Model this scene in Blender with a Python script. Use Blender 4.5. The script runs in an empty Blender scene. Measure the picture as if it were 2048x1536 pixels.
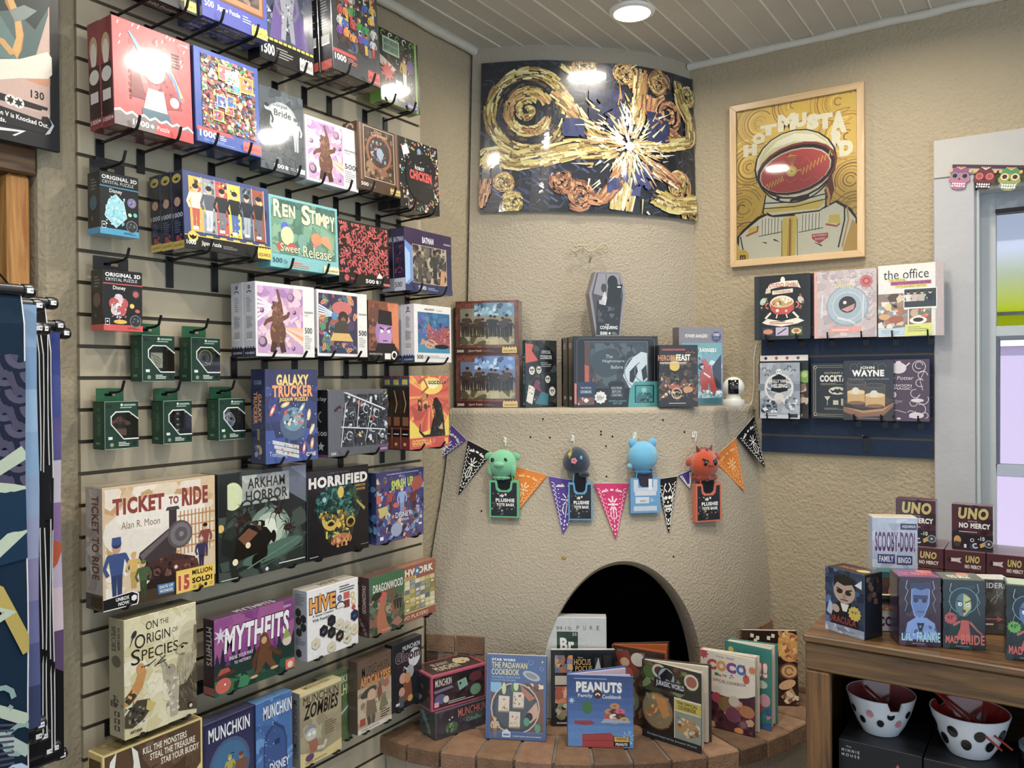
import bpy,bmesh,math,random
from mathutils import Vector,Matrix

PI = math.pi
V = Vector
COL = bpy.context.scene.collection

# ------------------------------------------------------------------ survey of the room
# camera stands 1.944 m from the slatwall; left wall is x=0, right wall is y=3.312
FOC,YAW,PITCH,ROLL = 1648.0,0.5860,-0.0063,-0.0067
CAM = V((1.944,0.0,1.65))
_f = V((-math.sin(YAW)*math.cos(PITCH),math.cos(YAW)*math.cos(PITCH),math.sin(PITCH)))
_r0 = V((math.cos(YAW),math.sin(YAW),0)); _u0 = _r0.cross(_f)
RT = math.cos(ROLL)*_r0 + math.sin(ROLL)*_u0
UP = -math.sin(ROLL)*_r0 + math.cos(ROLL)*_u0
FW = _f
WALL_Y = 3.312
CEIL = 2.966
HEARTH = 0.43
MANTEL = 1.54
CAB = 1.08

def ray(u,v): return FW + RT*((u-1024)/FOC) - UP*((v-768)/FOC)
def onx(u,v,x=0.0): d = ray(u,v); return CAM + d*((x-CAM.x)/d.x)
def ony(u,v,y=WALL_Y): d = ray(u,v); return CAM + d*((y-CAM.y)/d.y)
def onz(u,v,z): d = ray(u,v); return CAM + d*((z-CAM.z)/d.z)
def ond(u,d,z):                                # at camera depth d, column u, height z
    p = CAM + d*(FW + RT*((u-1024)/FOC)); return V((p.x,p.y,z))
def height_at(A,u,v):                          # height reached above A in the upright plane facing the viewer
    n = V((A.x-CAM.x,A.y-CAM.y,0)); d = ray(u,v)
    t = n.dot(A-CAM)/n.dot(d); return (CAM+d*t).z - A.z

# ------------------------------------------------------------------ colour
def lin(h):
    if isinstance(h,tuple): return h
    h = h.lstrip('#'); o = []
    if len(h) == 3: h = ''.join(a*2 for a in h)
    for i in (0,2,4):
        s = int(h[i:i+2],16)/255
        o.append(s/12.92 if s <= .04045 else ((s+.055)/1.055)**2.4)
    return tuple(o)+(1.0,)

# ------------------------------------------------------------------ materials
MATS = {}
def nodes(name):
    m = bpy.data.materials.new(name); m.use_nodes = True
    nt = m.node_tree; b = nt.nodes['Principled BSDF']
    MATS[name] = m
    return m,nt,b
def N(nt,t,**kw):
    n = nt.nodes.new(t)
    for k,v in kw.items():
        if k in n.inputs: n.inputs[k].default_value = v
        else: setattr(n,k,v)
    return n
def attr_mat(name,rough=.4,sat=1,spec=.5,noise=.08,nscale=40,bump=0,bscale=200,coat=0,metal=0,sheen=0,coatr=.05,emis=0):
    m,nt,b = nodes(name); L = nt.links.new
    a = N(nt,'ShaderNodeAttribute',attribute_name='Col')
    tc = N(nt,'ShaderNodeTexCoord')
    nz = N(nt,'ShaderNodeTexNoise',Scale=nscale,Detail=5.0,Roughness=.65)
    L(tc.outputs['Object'],nz.inputs['Vector'])
    mr = N(nt,'ShaderNodeMapRange'); mr.inputs['To Min'].default_value = 1-noise; mr.inputs['To Max'].default_value = 1+noise
    L(nz.outputs['Fac'],mr.inputs['Value'])
    mx = N(nt,'ShaderNodeMix',data_type='RGBA',blend_type='MULTIPLY'); mx.inputs['Factor'].default_value = 1
    L(a.outputs['Color'],mx.inputs['A']); L(mr.outputs['Result'],mx.inputs['B'])
    hs = N(nt,'ShaderNodeHueSaturation',Saturation=sat); L(mx.outputs['Result'],hs.inputs['Color']); L(hs.outputs['Color'],b.inputs['Base Color'])
    b.inputs['Roughness'].default_value = rough
    b.inputs['Specular IOR Level'].default_value = spec
    b.inputs['Metallic'].default_value = metal
    b.inputs['Coat Weight'].default_value = coat; b.inputs['Coat Roughness'].default_value = coatr
    b.inputs['Sheen Weight'].default_value = sheen
    if bump:
        n2 = N(nt,'ShaderNodeTexNoise',Scale=bscale,Detail=4.0); L(tc.outputs['Object'],n2.inputs['Vector'])
        bp = N(nt,'ShaderNodeBump',Strength=bump,Distance=.01); L(n2.outputs['Fac'],bp.inputs['Height']); L(bp.outputs['Normal'],b.inputs['Normal'])
    return m
attr_mat('printed_card',.42,sat=.9,spec=.4,noise=.12,nscale=90)
attr_mat('gloss_card',.3,sat=.88,noise=.16,nscale=80,coat=.55,coatr=.09)
attr_mat('shrink_wrap',.3,sat=.88,noise=.16,nscale=80,coat=.9,coatr=.07,bump=.05,bscale=22)
attr_mat('matte_paper',.75,spec=.2,nscale=80)
attr_mat('black_metal',.35,nscale=90)
attr_mat('plush',.95,spec=.1,noise=.10,nscale=150,bump=.5,bscale=500,sheen=.6)
attr_mat('cloth',.8,spec=.2,noise=.1,nscale=30,bump=.15,bscale=700)
attr_mat('glazed',.12,spec=.6,noise=.02,coat=.4)
attr_mat('plastic',.3,noise=.02)
attr_mat('paint',.5,spec=.4,noise=.07,nscale=9,bump=.12,bscale=40)
attr_mat('brickwork',.8,sat=.82,spec=.25,noise=.5,nscale=24,bump=.5,bscale=160)
attr_mat('soot',.95,spec=.05,noise=.2)
attr_mat('steel',.25,metal=1)

def plaster(name,c1,c2,sc,strength,dist):
    m,nt,b = nodes(name); L = nt.links.new
    tc = N(nt,'ShaderNodeTexCoord')
    n1 = N(nt,'ShaderNodeTexNoise',Scale=1.3,Detail=4.0); L(tc.outputs['Object'],n1.inputs['Vector'])
    mx = N(nt,'ShaderNodeMix',data_type='RGBA'); mx.inputs['A'].default_value = lin(c1); mx.inputs['B'].default_value = lin(c2)
    L(n1.outputs['Fac'],mx.inputs['Factor']); L(mx.outputs['Result'],b.inputs['Base Color'])
    b.inputs['Roughness'].default_value = .62; b.inputs['Specular IOR Level'].default_value = .3
    w = N(nt,'ShaderNodeTexNoise',Scale=sc,Detail=3.0,Roughness=.55,Distortion=1.6); L(tc.outputs['Object'],w.inputs['Vector'])
    w2 = N(nt,'ShaderNodeTexVoronoi',Scale=sc*1.4,feature='SMOOTH_F1'); L(tc.outputs['Object'],w2.inputs['Vector'])
    ad = N(nt,'ShaderNodeMath',operation='ADD'); L(w.outputs['Fac'],ad.inputs[0]); L(w2.outputs['Distance'],ad.inputs[1])
    n3 = N(nt,'ShaderNodeTexNoise',Scale=5.0,Detail=2.0); L(tc.outputs['Object'],n3.inputs['Vector'])
    a2 = N(nt,'ShaderNodeMath',operation='MULTIPLY_ADD'); L(n3.outputs['Fac'],a2.inputs[0]); a2.inputs[1].default_value = 1.2; L(ad.outputs[0],a2.inputs[2])
    bp = N(nt,'ShaderNodeBump',Strength=strength,Distance=dist); L(a2.outputs[0],bp.inputs['Height']); L(bp.outputs['Normal'],b.inputs['Normal'])
    return m
plaster('wall_plaster','#b2a48a','#a89a80',60,.6,.0055)
plaster('fireplace_plaster','#b5aa97','#aca08d',85,.65,.0045)

def wood(name,c1,c2,axis,scale=18.0,rough=.45,ring=9.0):
    m,nt,b = nodes(name); L = nt.links.new
    tc = N(nt,'ShaderNodeTexCoord'); mp = N(nt,'ShaderNodeMapping')
    s = [ring,ring,ring]; s[axis] = .5; mp.inputs['Scale'].default_value = s
    L(tc.outputs['Object'],mp.inputs['Vector'])
    nz = N(nt,'ShaderNodeTexNoise',Scale=6.0,Detail=6.0,Roughness=.65,Distortion=.6); L(mp.outputs['Vector'],nz.inputs['Vector'])
    cr = N(nt,'ShaderNodeValToRGB'); cr.color_ramp.elements[0].color = lin(c1); cr.color_ramp.elements[1].color = lin(c2)
    cr.color_ramp.elements[0].position = .36; cr.color_ramp.elements[1].position = .66
    L(nz.outputs['Fac'],cr.inputs['Fac']); L(cr.outputs['Color'],b.inputs['Base Color'])
    b.inputs['Roughness'].default_value = rough; b.inputs['Coat Weight'].default_value = .25; b.inputs['Coat Roughness'].default_value = .25
    bp = N(nt,'ShaderNodeBump',Strength=.15,Distance=.002); L(nz.outputs['Fac'],bp.inputs['Height']); L(bp.outputs['Normal'],b.inputs['Normal'])
    return m
wood('oak_x','#3d2914','#7b5932',0); wood('oak_z','#472e16','#855c32',2)
wood('pine_z','#a8672a','#e0a85c',2,rough=.5); wood('pine_y','#4a2f1a','#84603c',1)
wood('door_z','#20140f','#47302a',2); wood('frame_x','#c6a478','#d9bb91',0,rough=.5); wood('frame_z','#c6a478','#d9bb91',2,rough=.5)

def emitter(name,c,s):
    m,nt,b = nodes(name); b.inputs['Base Color'].default_value = lin(c)
    b.inputs['Emission Color'].default_value = lin(c); b.inputs['Emission Strength'].default_value = s
    return m
emitter('lamp_lens','#fff4dc',14.0)
m,nt,b = nodes('window_glass'); b.inputs['Transmission Weight'].default_value = 1; b.inputs['Roughness'].default_value = .0; b.inputs['IOR'].default_value = 1.02
m,nt,b = nodes('clear_blister')
g_ = N(nt,'ShaderNodeBsdfGlossy',Roughness=.04); t_ = N(nt,'ShaderNodeBsdfTransparent'); f_ = N(nt,'ShaderNodeFresnel',IOR=1.42); x_ = N(nt,'ShaderNodeMixShader')
nt.links.new(f_.outputs[0],x_.inputs[0]); nt.links.new(t_.outputs[0],x_.inputs[1]); nt.links.new(g_.outputs[0],x_.inputs[2]); nt.links.new(x_.outputs[0],nt.nodes['Material Output'].inputs[0])
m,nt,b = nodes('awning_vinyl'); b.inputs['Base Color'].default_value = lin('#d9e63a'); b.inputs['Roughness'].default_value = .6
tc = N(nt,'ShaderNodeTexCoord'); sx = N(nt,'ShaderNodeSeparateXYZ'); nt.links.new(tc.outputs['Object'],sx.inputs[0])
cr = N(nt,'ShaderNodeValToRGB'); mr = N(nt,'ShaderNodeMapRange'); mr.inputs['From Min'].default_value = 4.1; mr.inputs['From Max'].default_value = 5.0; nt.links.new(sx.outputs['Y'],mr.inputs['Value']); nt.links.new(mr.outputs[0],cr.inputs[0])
cr.color_ramp.elements[0].color = lin('#e9ebf4'); cr.color_ramp.elements[1].color = lin('#d6dc4a'); e_ = cr.color_ramp.elements.new(.35); e_.color = lin('#d8dcca'); nt.links.new(cr.outputs[0],b.inputs['Base Color'])  # pale-to-yellow ramp puts the glow of daylight on the canopy into its colour
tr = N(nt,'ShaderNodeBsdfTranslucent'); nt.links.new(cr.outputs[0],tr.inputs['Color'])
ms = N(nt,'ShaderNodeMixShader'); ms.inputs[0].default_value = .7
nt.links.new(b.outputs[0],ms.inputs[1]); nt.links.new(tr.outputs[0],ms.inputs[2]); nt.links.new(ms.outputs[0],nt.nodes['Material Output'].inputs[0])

# ------------------------------------------------------------------ mesh builder
class MB:
    def __init__(s): s.v = []; s.f = []; s.c = []; s.m = []
    def add(s,vs,fs,col,mi=0):
        o = len(s.v); s.v += [tuple(v) for v in vs]; c = lin(col)
        for f in fs: s.f.append(tuple(i+o for i in f)); s.c.append(c); s.m.append(mi)
        return s
    def box(s,x0,x1,y0,y1,z0,z1,col,mi=0,T=None):
        vs = [V((x,y,z)) for z in (z0,z1) for y in (y0,y1) for x in (x0,x1)]
        if T: vs = [T @ v for v in vs]
        return s.add(vs,[(0,2,3,1),(4,5,7,6),(0,1,5,4),(2,6,7,3),(0,4,6,2),(1,3,7,5)],col,mi)
    def tube(s,pts,r,col,n=8,mi=0,caps=True):
        pts = [V(p) for p in pts]; rs = r if isinstance(r,(list,tuple)) else [r]*len(pts)
        vs = []; fs = []; prev = None
        for i,p in enumerate(pts):
            t = (pts[min(i+1,len(pts)-1)]-pts[max(i-1,0)])
            t = t.normalized() if t.length > 1e-9 else V((0,0,1))
            if prev is None:
                a = V((0,0,1)) if abs(t.z) < .9 else V((1,0,0)); prev = t.cross(a).normalized()
            e1 = (prev - t*prev.dot(t)).normalized(); prev = e1; e2 = t.cross(e1)
            vs += [p + (e1*math.cos(2*PI*k/n)+e2*math.sin(2*PI*k/n))*rs[i] for k in range(n)]
        for i in range(len(pts)-1):
            for k in range(n):
                fs.append((i*n+k,i*n+(k+1) % n,(i+1)*n+(k+1) % n,(i+1)*n+k))
        if caps: fs.append(tuple(range(n-1,-1,-1))); fs.append(tuple((len(pts)-1)*n+k for k in range(n)))
        return s.add(vs,fs,col,mi)
    def lathe(s,prof,col,n=32,c=(0,0,0),mi=0,cut=None):
        vs = []; fs = []; c = V(c)
        for r,z in prof: vs += [c+V((r*math.cos(2*PI*k/n),r*math.sin(2*PI*k/n),z)) for k in range(n)]
        for i in range(len(prof)-1):
            for k in range(n):
                if cut and cut(i,k): continue
                fs.append((i*n+k,i*n+(k+1) % n,(i+1)*n+(k+1) % n,(i+1)*n+k))
        return s.add(vs,fs,col,mi)
    def ball(s,c,r,col,n=16,mi=0,fn=None,T=None):
        c = V(c); r = V(r) if not isinstance(r,(int,float)) else V((r,r,r)); vs = []; fs = []; h = n//2+1
        for i in range(h+1):
            th = PI*i/h
            for k in range(n):
                d = V((math.sin(th)*math.cos(2*PI*k/n),math.sin(th)*math.sin(2*PI*k/n),math.cos(th)))
                p = V((d.x*r.x,d.y*r.y,d.z*r.z))
                if fn: p = fn(p,d)
                if T: p = T @ p
                vs.append(c+p)
        for i in range(h):
            for k in range(n): fs.append((i*n+k,(i+1)*n+k,(i+1)*n+(k+1) % n,i*n+(k+1) % n))
        return s.add(vs,fs,col,mi)
    def slab(s,poly,d,col,T=None,side=None,mi=0):   # polygon in local xz (front y=0) pushed back to y=d
        n = len(poly); vs = [V((x,0,z)) for x,z in poly]+[V((x,d,z)) for x,z in poly]
        if T: vs = [T @ v for v in vs]
        s.add(vs,[tuple(range(n)),tuple(range(2*n-1,n-1,-1))],col,mi)
        return s.add(vs,[((i+1) % n,i,i+n,(i+1) % n+n) for i in range(n)],side or col,mi)
    def build(s,name,mats,parent=None,loc=None,rot=None,smooth=False,bevel=0):
        me = bpy.data.meshes.new(name); me.from_pydata(s.v,[],s.f)
        a = me.color_attributes.new('Col','FLOAT_COLOR','CORNER')
        buf = []
        for p,c in zip(me.polygons,s.c): buf += list(c)*p.loop_total
        a.data.foreach_set('color',buf)
        for mn in ([mats] if isinstance(mats,str) else mats): me.materials.append(MATS[mn])
        me.polygons.foreach_set('material_index',s.m)
        if smooth:
            me.polygons.foreach_set('use_smooth',[True]*len(me.polygons))
        me.update()
        if bevel or smooth:
            bm = bmesh.new(); bm.from_mesh(me)
            bmesh.ops.remove_doubles(bm,verts=bm.verts,dist=1e-6)
            if bevel: bmesh.ops.bevel(bm,geom=list(bm.edges),offset=bevel,segments=1,affect='EDGES')
            bm.to_mesh(me); bm.free()
            if smooth and hasattr(me,'set_sharp_from_angle'): me.set_sharp_from_angle(angle=math.radians(40))
        o = bpy.data.objects.new(name,me); COL.objects.link(o)
        if parent: o.parent = parent
        if loc is not None: o.location = loc
        if rot is not None: o.rotation_euler = rot
        return o
def tag(o,label,cat,group=None,kind=None):
    if label: o['label'] = label
    if cat: o['category'] = cat
    if group: o['group'] = group
    if kind: o['kind'] = kind
    return o
def structure(o): o['kind'] = 'structure'; return o
def empty(name,loc=(0,0,0),rot=(0,0,0),parent=None):
    o = bpy.data.objects.new(name,None); COL.objects.link(o); o.location = loc; o.rotation_euler = rot
    o.empty_display_size = .05
    if parent: o.parent = parent
    return o
def dup(root,loc,label,rot=None,group=None):
    r = root.copy(); COL.objects.link(r); r.location = loc
    if rot is not None: r.rotation_euler = rot
    r['label'] = label
    if group: r['group'] = group
    for ch in list(root.children):
        c = ch.copy(); COL.objects.link(c); c.parent = r
        for g in list(ch.children):
            d = g.copy(); COL.objects.link(d); d.parent = c
    return r

# ------------------------------------------------------------------ flat printed artwork
_tc = {}
def text_mesh(s,bold,sp=0):
    k = (s,round(bold,3),round(sp,3))
    if k not in _tc:
        cu = bpy.data.curves.new('lettering','FONT'); cu.body = s; cu.offset = bold; cu.space_character = 1+max(sp,0)*2.6; cu.resolution_u = 3; cu.fill_mode = 'FRONT'
        ob = bpy.data.objects.new('lettering',cu); me = bpy.data.meshes.new_from_object(ob)
        vs = [(v.co.x,v.co.y) for v in me.vertices]; fs = [tuple(p.vertices) for p in me.polygons]
        bpy.data.objects.remove(ob); bpy.data.curves.remove(cu); bpy.data.meshes.remove(me)
        xs = [v[0] for v in vs] or [0,1]; ys = [v[1] for v in vs] or [0,1]
        _tc[k] = (vs,fs,min(xs),max(xs),min(ys),max(ys))
    return _tc[k]
def clip(poly,x0,y0,x1,y1):
    for ax,lim,sg in ((0,x0,1),(0,x1,-1),(1,y0,1),(1,y1,-1)):
        out = []
        for i in range(len(poly)):
            a,b = poly[i-1],poly[i]; da = (a[ax]-lim)*sg; db = (b[ax]-lim)*sg
            if (da >= 0) != (db >= 0):
                t = da/(da-db); out.append((a[0]+(b[0]-a[0])*t,a[1]+(b[1]-a[1])*t))
            if db >= 0: out.append(b)
        poly = out
        if len(poly) < 3: return []
    return poly
class Art:
    """Printed picture on one face. Coordinates 0..1 across and up; o = lower corner, ex, ey = edge vectors, n = outward normal."""
    def __init__(s,W,H,o,ex,ey,n,parent,mat='printed_card',name='cover_art',tname='title_lettering',bend=None):
        s.W,s.H,s.o,s.ex,s.ey,s.n = W,H,V(o),V(ex).normalized(),V(ey).normalized(),V(n).normalized()
        s.a = MB(); s.t = MB(); s.z = .00045; s.parent = parent; s.mat = mat; s.name = name; s.tname = tname; s.bend = bend
        s.clipbox = (0,0,1,1); s.dz = 4e-6
    def pt(s,x,y):
        if s.bend: return s.bend(x,y,s.z)
        return s.o+s.ex*(x*s.W)+s.ey*(y*s.H)+s.n*s.z
    def P(s,pts,c,up=True):
        pts = clip(list(pts),*s.clipbox)
        if len(pts) < 3: return s
        if up: s.z += s.dz
        if s.bend:                                        # cut into strips so that it follows the curved face
            xs0 = min(p[0] for p in pts); xs1 = max(p[0] for p in pts); k0 = int(xs0*24); k1 = int(math.ceil(xs1*24))
            if k1-k0 > 1:
                for k in range(k0,k1):
                    q = clip(pts,k/24,-9,(k+1)/24,9)
                    if len(q) > 2: s.a.add([s.pt(*p) for p in q],[tuple(range(len(q)))],c)
                return s
        s.a.add([s.pt(*p) for p in pts],[tuple(range(len(pts)))],c); return s
    def R(s,x0,y0,x1,y1,c): return s.P([(x0,y0),(x1,y0),(x1,y1),(x0,y1)],c)
    def E(s,cx,cy,rx,ry,c,rot=0,n=20,a0=0,a1=360):
        k = s.W/s.H; rr = math.radians(rot); pts = []
        for i in range(n if a1-a0 >= 360 else n+1):
            t = math.radians(a0+(a1-a0)*i/n); X = rx*s.W*math.cos(t); Y = ry*s.H*math.sin(t)
            pts.append((cx+(X*math.cos(rr)-Y*math.sin(rr))/s.W,cy+(X*math.sin(rr)+Y*math.cos(rr))/s.H))
        return s.P(pts,c)
    def C(s,cx,cy,r,c,n=20): return s.E(cx,cy,r,r*s.W/s.H,c,n=n)
    def star(s,cx,cy,r1,r2,n,c,rot=90):
        k = s.W/s.H
        return s.P([(cx+(r1 if i % 2 == 0 else r2)*math.cos(math.radians(rot)+PI*i/n),cy+(r1 if i % 2 == 0 else r2)*k*math.sin(math.radians(rot)+PI*i/n)) for i in range(2*n)],c)
    def ngon(s,cx,cy,r,n,c,rot=0):
        k = s.W/s.H
        return s.P([(cx+r*math.cos(math.radians(rot)+2*PI*i/n),cy+r*k*math.sin(math.radians(rot)+2*PI*i/n)) for i in range(n)],c)
    def L(s,pts,w,c,taper=None):                       # ribbon, w in units of the width
        k = s.H/s.W; q = [V((x,y*k,0)) for x,y in pts]; l = []; r = []
        for i,p in enumerate(q):
            t = q[min(i+1,len(q)-1)]-q[max(i-1,0)]
            if t.length < 1e-9: t = V((1,0,0))
            t.normalize(); ww = w/2*(1 if taper is None else taper[0]+(taper[1]-taper[0])*i/(len(q)-1))
            nn = V((-t.y,t.x,0))*ww; l.append(p+nn); r.append(p-nn)
        s.z += s.dz
        for i in range(len(q)-1):
            s.P([(a.x,a.y/k) for a in (l[i],r[i],r[i+1],l[i+1])],c,up=False)
        return s
    def arc(s,cx,cy,r,a0,a1,w,c,n=16,r1=None):     # ring piece or spiral
        k = s.W/s.H; r1 = r if r1 is None else r1; pts = []
        for i in range(n+1):
            t = math.radians(a0+(a1-a0)*i/n); q = r+(r1-r)*i/n; pts.append((cx+q*math.cos(t),cy+q*k*math.sin(t)))
        return s.L(pts,w,c)
    def X(s,x0,y0,x1,y1,n,pal,s0,s1,seed=1,sides=(3,7)):   # confetti of small painted shapes
        rd = random.Random(seed); k = s.W/s.H; cb = s.clipbox; s.clipbox = (max(x0,cb[0]),max(y0,cb[1]),min(x1,cb[2]),min(y1,cb[3]))
        for i in range(n):
            r = rd.uniform(s0,s1); cx = rd.uniform(x0,x1); cy = rd.uniform(y0,y1); m = rd.randint(*sides); a = rd.uniform(0,6.3); el = rd.uniform(.5,1)
            pts = []
            for j in range(m):
                t = 2*PI*j/m; q = r*rd.uniform(.7,1.2); X = q*math.cos(t); Y = q*el*math.sin(t)
                pts.append((cx+X*math.cos(a)-Y*math.sin(a),cy+(X*math.sin(a)+Y*math.cos(a))*k))
            s.P(pts,rd.choice(pal))
        s.clipbox = cb; return s
    def rays(s,cx,cy,r0,r1,n,pal,seed=1,w=.5,a0=0,a1=360):
        rd = random.Random(seed); k = s.W/s.H
        for i in range(n):
            a = math.radians(a0+(a1-a0)*(i+rd.uniform(-.3,.3))/n); d = w*PI/n*rd.uniform(.6,1.2); q = r1*rd.uniform(.55,1); p = r0*rd.uniform(.6,1.2)
            s.P([(cx+p*math.cos(a),cy+p*k*math.sin(a)),(cx+q*math.cos(a-d),cy+q*k*math.sin(a-d)),(cx+q*1.05*math.cos(a),cy+q*1.05*k*math.sin(a)),(cx+q*math.cos(a+d),cy+q*k*math.sin(a+d))],rd.choice(pal))
        return s
    def swirl(s,cx,cy,r,pal,turns=2.2,seed=1,w=.05,a0=0,sq=1):
        rd = random.Random(seed); k = s.W/s.H; n = int(26*turns)
        for lane in range(3):
            for i in range(n):
                f = i/n; a = math.radians(a0)+f*turns*2*PI+lane*.25; q = r*(1-.88*f)+rd.uniform(-.2,.2)*w; da = .30+.3*f
                p = []
                for j in (0,.5,1):
                    b = a+da*j; p.append((cx+q*math.cos(b),cy+q*sq*k*math.sin(b)))
                s.L(p,w*rd.uniform(.35,.8)*(1-.5*f),rd.choice(pal),taper=(1,.45))
        return s
    def person(s,x,y,h,c1,c2,skin='#d9a98a',hair='#2a1a12',arms=None):   # small plain figure
        k = s.W/s.H; w = h/k*.5
        s.P([(x-.14*w,y),(x-.02*w,y),(x,y+.45*h),(x+.02*w,y),(x+.16*w,y),(x+.2*w,y+.5*h),(x-.2*w,y+.5*h)],c2)
        s.P([(x-.2*w,y+.45*h),(x+.2*w,y+.45*h),(x+.3*w,y+.8*h),(x-.3*w,y+.8*h)],c1)
        a = arms or c1
        s.L([(x-.27*w,y+.78*h),(x-.42*w,y+.58*h),(x-.3*w,y+.45*h)],.13*w,a); s.L([(x+.27*w,y+.78*h),(x+.44*w,y+.6*h),(x+.36*w,y+.47*h)],.13*w,a)
        s.E(x,y+.9*h,.15*w,.095*h,skin); s.E(x,y+.945*h,.16*w,.06*h,hair); return s
    def T(s,t,x0,y0,x1,y1,c,b=.012,ol=None,olw=.028,rot=0,sh=0,rise=0,arch=0,shd=None):
        """lettering stretched to the box x0..x1, y0..y1 (rot 90/-90 turns it inside that box)"""
        if shd: s.T(t,x0+shd[1],y0-shd[2],x1+shd[1],y1-shd[2],shd[0],b,None,0,rot,sh,rise,arch)
        if ol: s._txt(t,x0,y0,x1,y1,ol,b+olw,rot,sh,rise,arch,b)
        s._txt(t,x0,y0,x1,y1,c,b,rot,sh,rise,arch,b); return s
    def _txt(s,t,x0,y0,x1,y1,c,b,rot,sh,rise,arch,ref):
        vs,fs,ax,bx,ay,by = text_mesh(t,b,ref); _,_,ax,bx,ay,by = text_mesh(t,ref,ref)
        if not vs: return
        s.z += s.dz*3; out = []
        for x,y in vs:
            p = (x-ax)/max(bx-ax,1e-6); q = (y-ay)/max(by-ay,1e-6)
            q += arch*(1-(2*p-1)**2); p += sh*(q-.5)
            if rot == 90: p,q = 1-q,p
            elif rot == -90: p,q = q,1-p
            X = x0+(x1-x0)*p; Y = y0+(y1-y0)*q+rise*p
            out.append(s.pt(X,Y))
        s.t.add(out,fs,c)
    def end(s):
        o = []
        if s.a.v: o.append(s.a.build(s.name,s.mat,s.parent))
        if s.t.v: o.append(s.t.build(s.tname,s.mat,s.parent))
        return o

# ------------------------------------------------------------------ cartons and books
class Carton:
    """A closed box: local x across the front, y back, z up; origin at the foot of the front."""
    def __init__(s,name,label,cat,W,H,D,loc,rot,tilt=0,col='#222',side=None,top=None,bottom=None,mat='gloss_card',group=None,short=None):
        s.W,s.H,s.D,s.mat = W,H,D,mat; s.loc = V(loc); s.rot = rot; s.tilt = tilt; s.short = short or label
        b = MB(); x = W/2
        vs = [V((X,Y,Z)) for Z in (0,H) for Y in (0,D) for X in (-x,x)]
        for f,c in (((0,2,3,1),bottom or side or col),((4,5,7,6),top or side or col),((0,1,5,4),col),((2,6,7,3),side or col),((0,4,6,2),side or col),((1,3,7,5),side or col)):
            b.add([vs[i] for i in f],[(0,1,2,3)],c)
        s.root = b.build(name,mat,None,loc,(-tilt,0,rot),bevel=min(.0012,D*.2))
        tag(s.root,label,cat,group)
    def art(s,face='front',mat=None):
        W,H,D = s.W,s.H,s.D; x = W/2; m = mat or s.mat
        if face == 'front': return Art(W,H,(-x,0,0),(1,0,0),(0,0,1),(0,-1,0),s.root,m,'cover_art','title_lettering')
        if face == 'left': return Art(D,H,(-x,D,0),(0,-1,0),(0,0,1),(-1,0,0),s.root,m,'side_art','side_lettering')
        if face == 'right': return Art(D,H,(x,0,0),(0,1,0),(0,0,1),(1,0,0),s.root,m,'side_art','side_lettering')
        if face == 'top': return Art(W,D,(-x,0,H),(1,0,0),(0,1,0),(0,0,1),s.root,m,'top_art','top_lettering')
        if face == 'bottom': return Art(W,D,(-x,D,0),(1,0,0),(0,-1,0),(0,0,-1),s.root,m,'underside_art','underside_lettering')
    def local(s,p): return s.loc + Matrix.Rotation(s.rot,3,'Z') @ (Matrix.Rotation(-s.tilt,3,'X') @ V(p))
    def behind(s,n,label,gap=.001,group=None):        # the same box again, n places further back
        d = Matrix.Rotation(s.rot,3,'Z') @ V((0,(s.D+gap)*n,0)); return dup(s.root,s.loc+d,label,group=group)
def quad_left(q,x):                                       # front face corners seen on the plane x
    p = [onx(u,v,x) for u,v in q]
    y0 = (p[0].y+p[3].y)/2; y1 = (p[1].y+p[2].y)/2; z0 = (p[3].z+p[2].z)/2; z1 = (p[0].z+p[1].z)/2
    return y1-y0,z1-z0,V((x,(y0+y1)/2,z0))
def quad_right(q,y):
    p = [ony(u,v,y) for u,v in q]
    x0 = (p[0].x+p[3].x)/2; x1 = (p[1].x+p[2].x)/2; z0 = (p[3].z+p[2].z)/2; z1 = (p[0].z+p[1].z)/2
    return x1-x0,z1-z0,V(((x0+x1)/2,y,z0))
def on_left(name,label,cat,q,x,D,tilt=0,**kw):
    W,H,loc = quad_left(q,x); return Carton(name,label,cat,W,H,D,loc,PI/2,math.radians(tilt),**kw)
def on_right(name,label,cat,q,y,D,tilt=0,**kw):
    W,H,loc = quad_right(q,y); return Carton(name,label,cat,W,H,D,loc,0,math.radians(tilt),**kw)
def on_shelf(name,label,cat,A,B,D,H,tilt=0,**kw):   # foot of the front runs from A to B
    A = V(A); B = V(B); d = B-A; return Carton(name,label,cat,math.hypot(d.x,d.y),H,D,(A+B)/2,math.atan2(d.y,d.x),math.radians(tilt),**kw)
# ================================================================== THE ROOM
WX = -0.012                                               # plaster face behind the slatwall
b = MB(); b.box(-.16,WX,.985,3.45,0,CEIL,'#fff'); structure(b.build('wall_left','wall_plaster',bevel=.012))
b = MB(); b.box(-.16,WX,-1.6,.985,2.19,CEIL,'#fff'); structure(b.build('wall_left_header','wall_plaster'))
OX0,OX1,OZ0,OZ1 = 1.70,3.2,.95,2.31                 # window opening in the right wall
b = MB()
b.box(-.16,OX0,WALL_Y,3.47,0,CEIL,'#fff'); b.box(OX0,OX1,WALL_Y,3.47,OZ1,CEIL,'#fff'); b.box(OX0,OX1,WALL_Y,3.47,0,OZ0,'#fff'); b.box(OX1,4.6,WALL_Y,3.47,0,CEIL,'#fff')
structure(b.build('wall_right','wall_plaster'))
b = MB(); b.box(-.2,4.6,-4.2,3.5,-.06,0,'#8f8c86'); structure(b.build('floor','paint'))
b = MB(); b.box(-.2,4.6,-4.2,3.5,CEIL+.012,CEIL+.08,'#aaa192')
rd = random.Random(4); x = -.14
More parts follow.
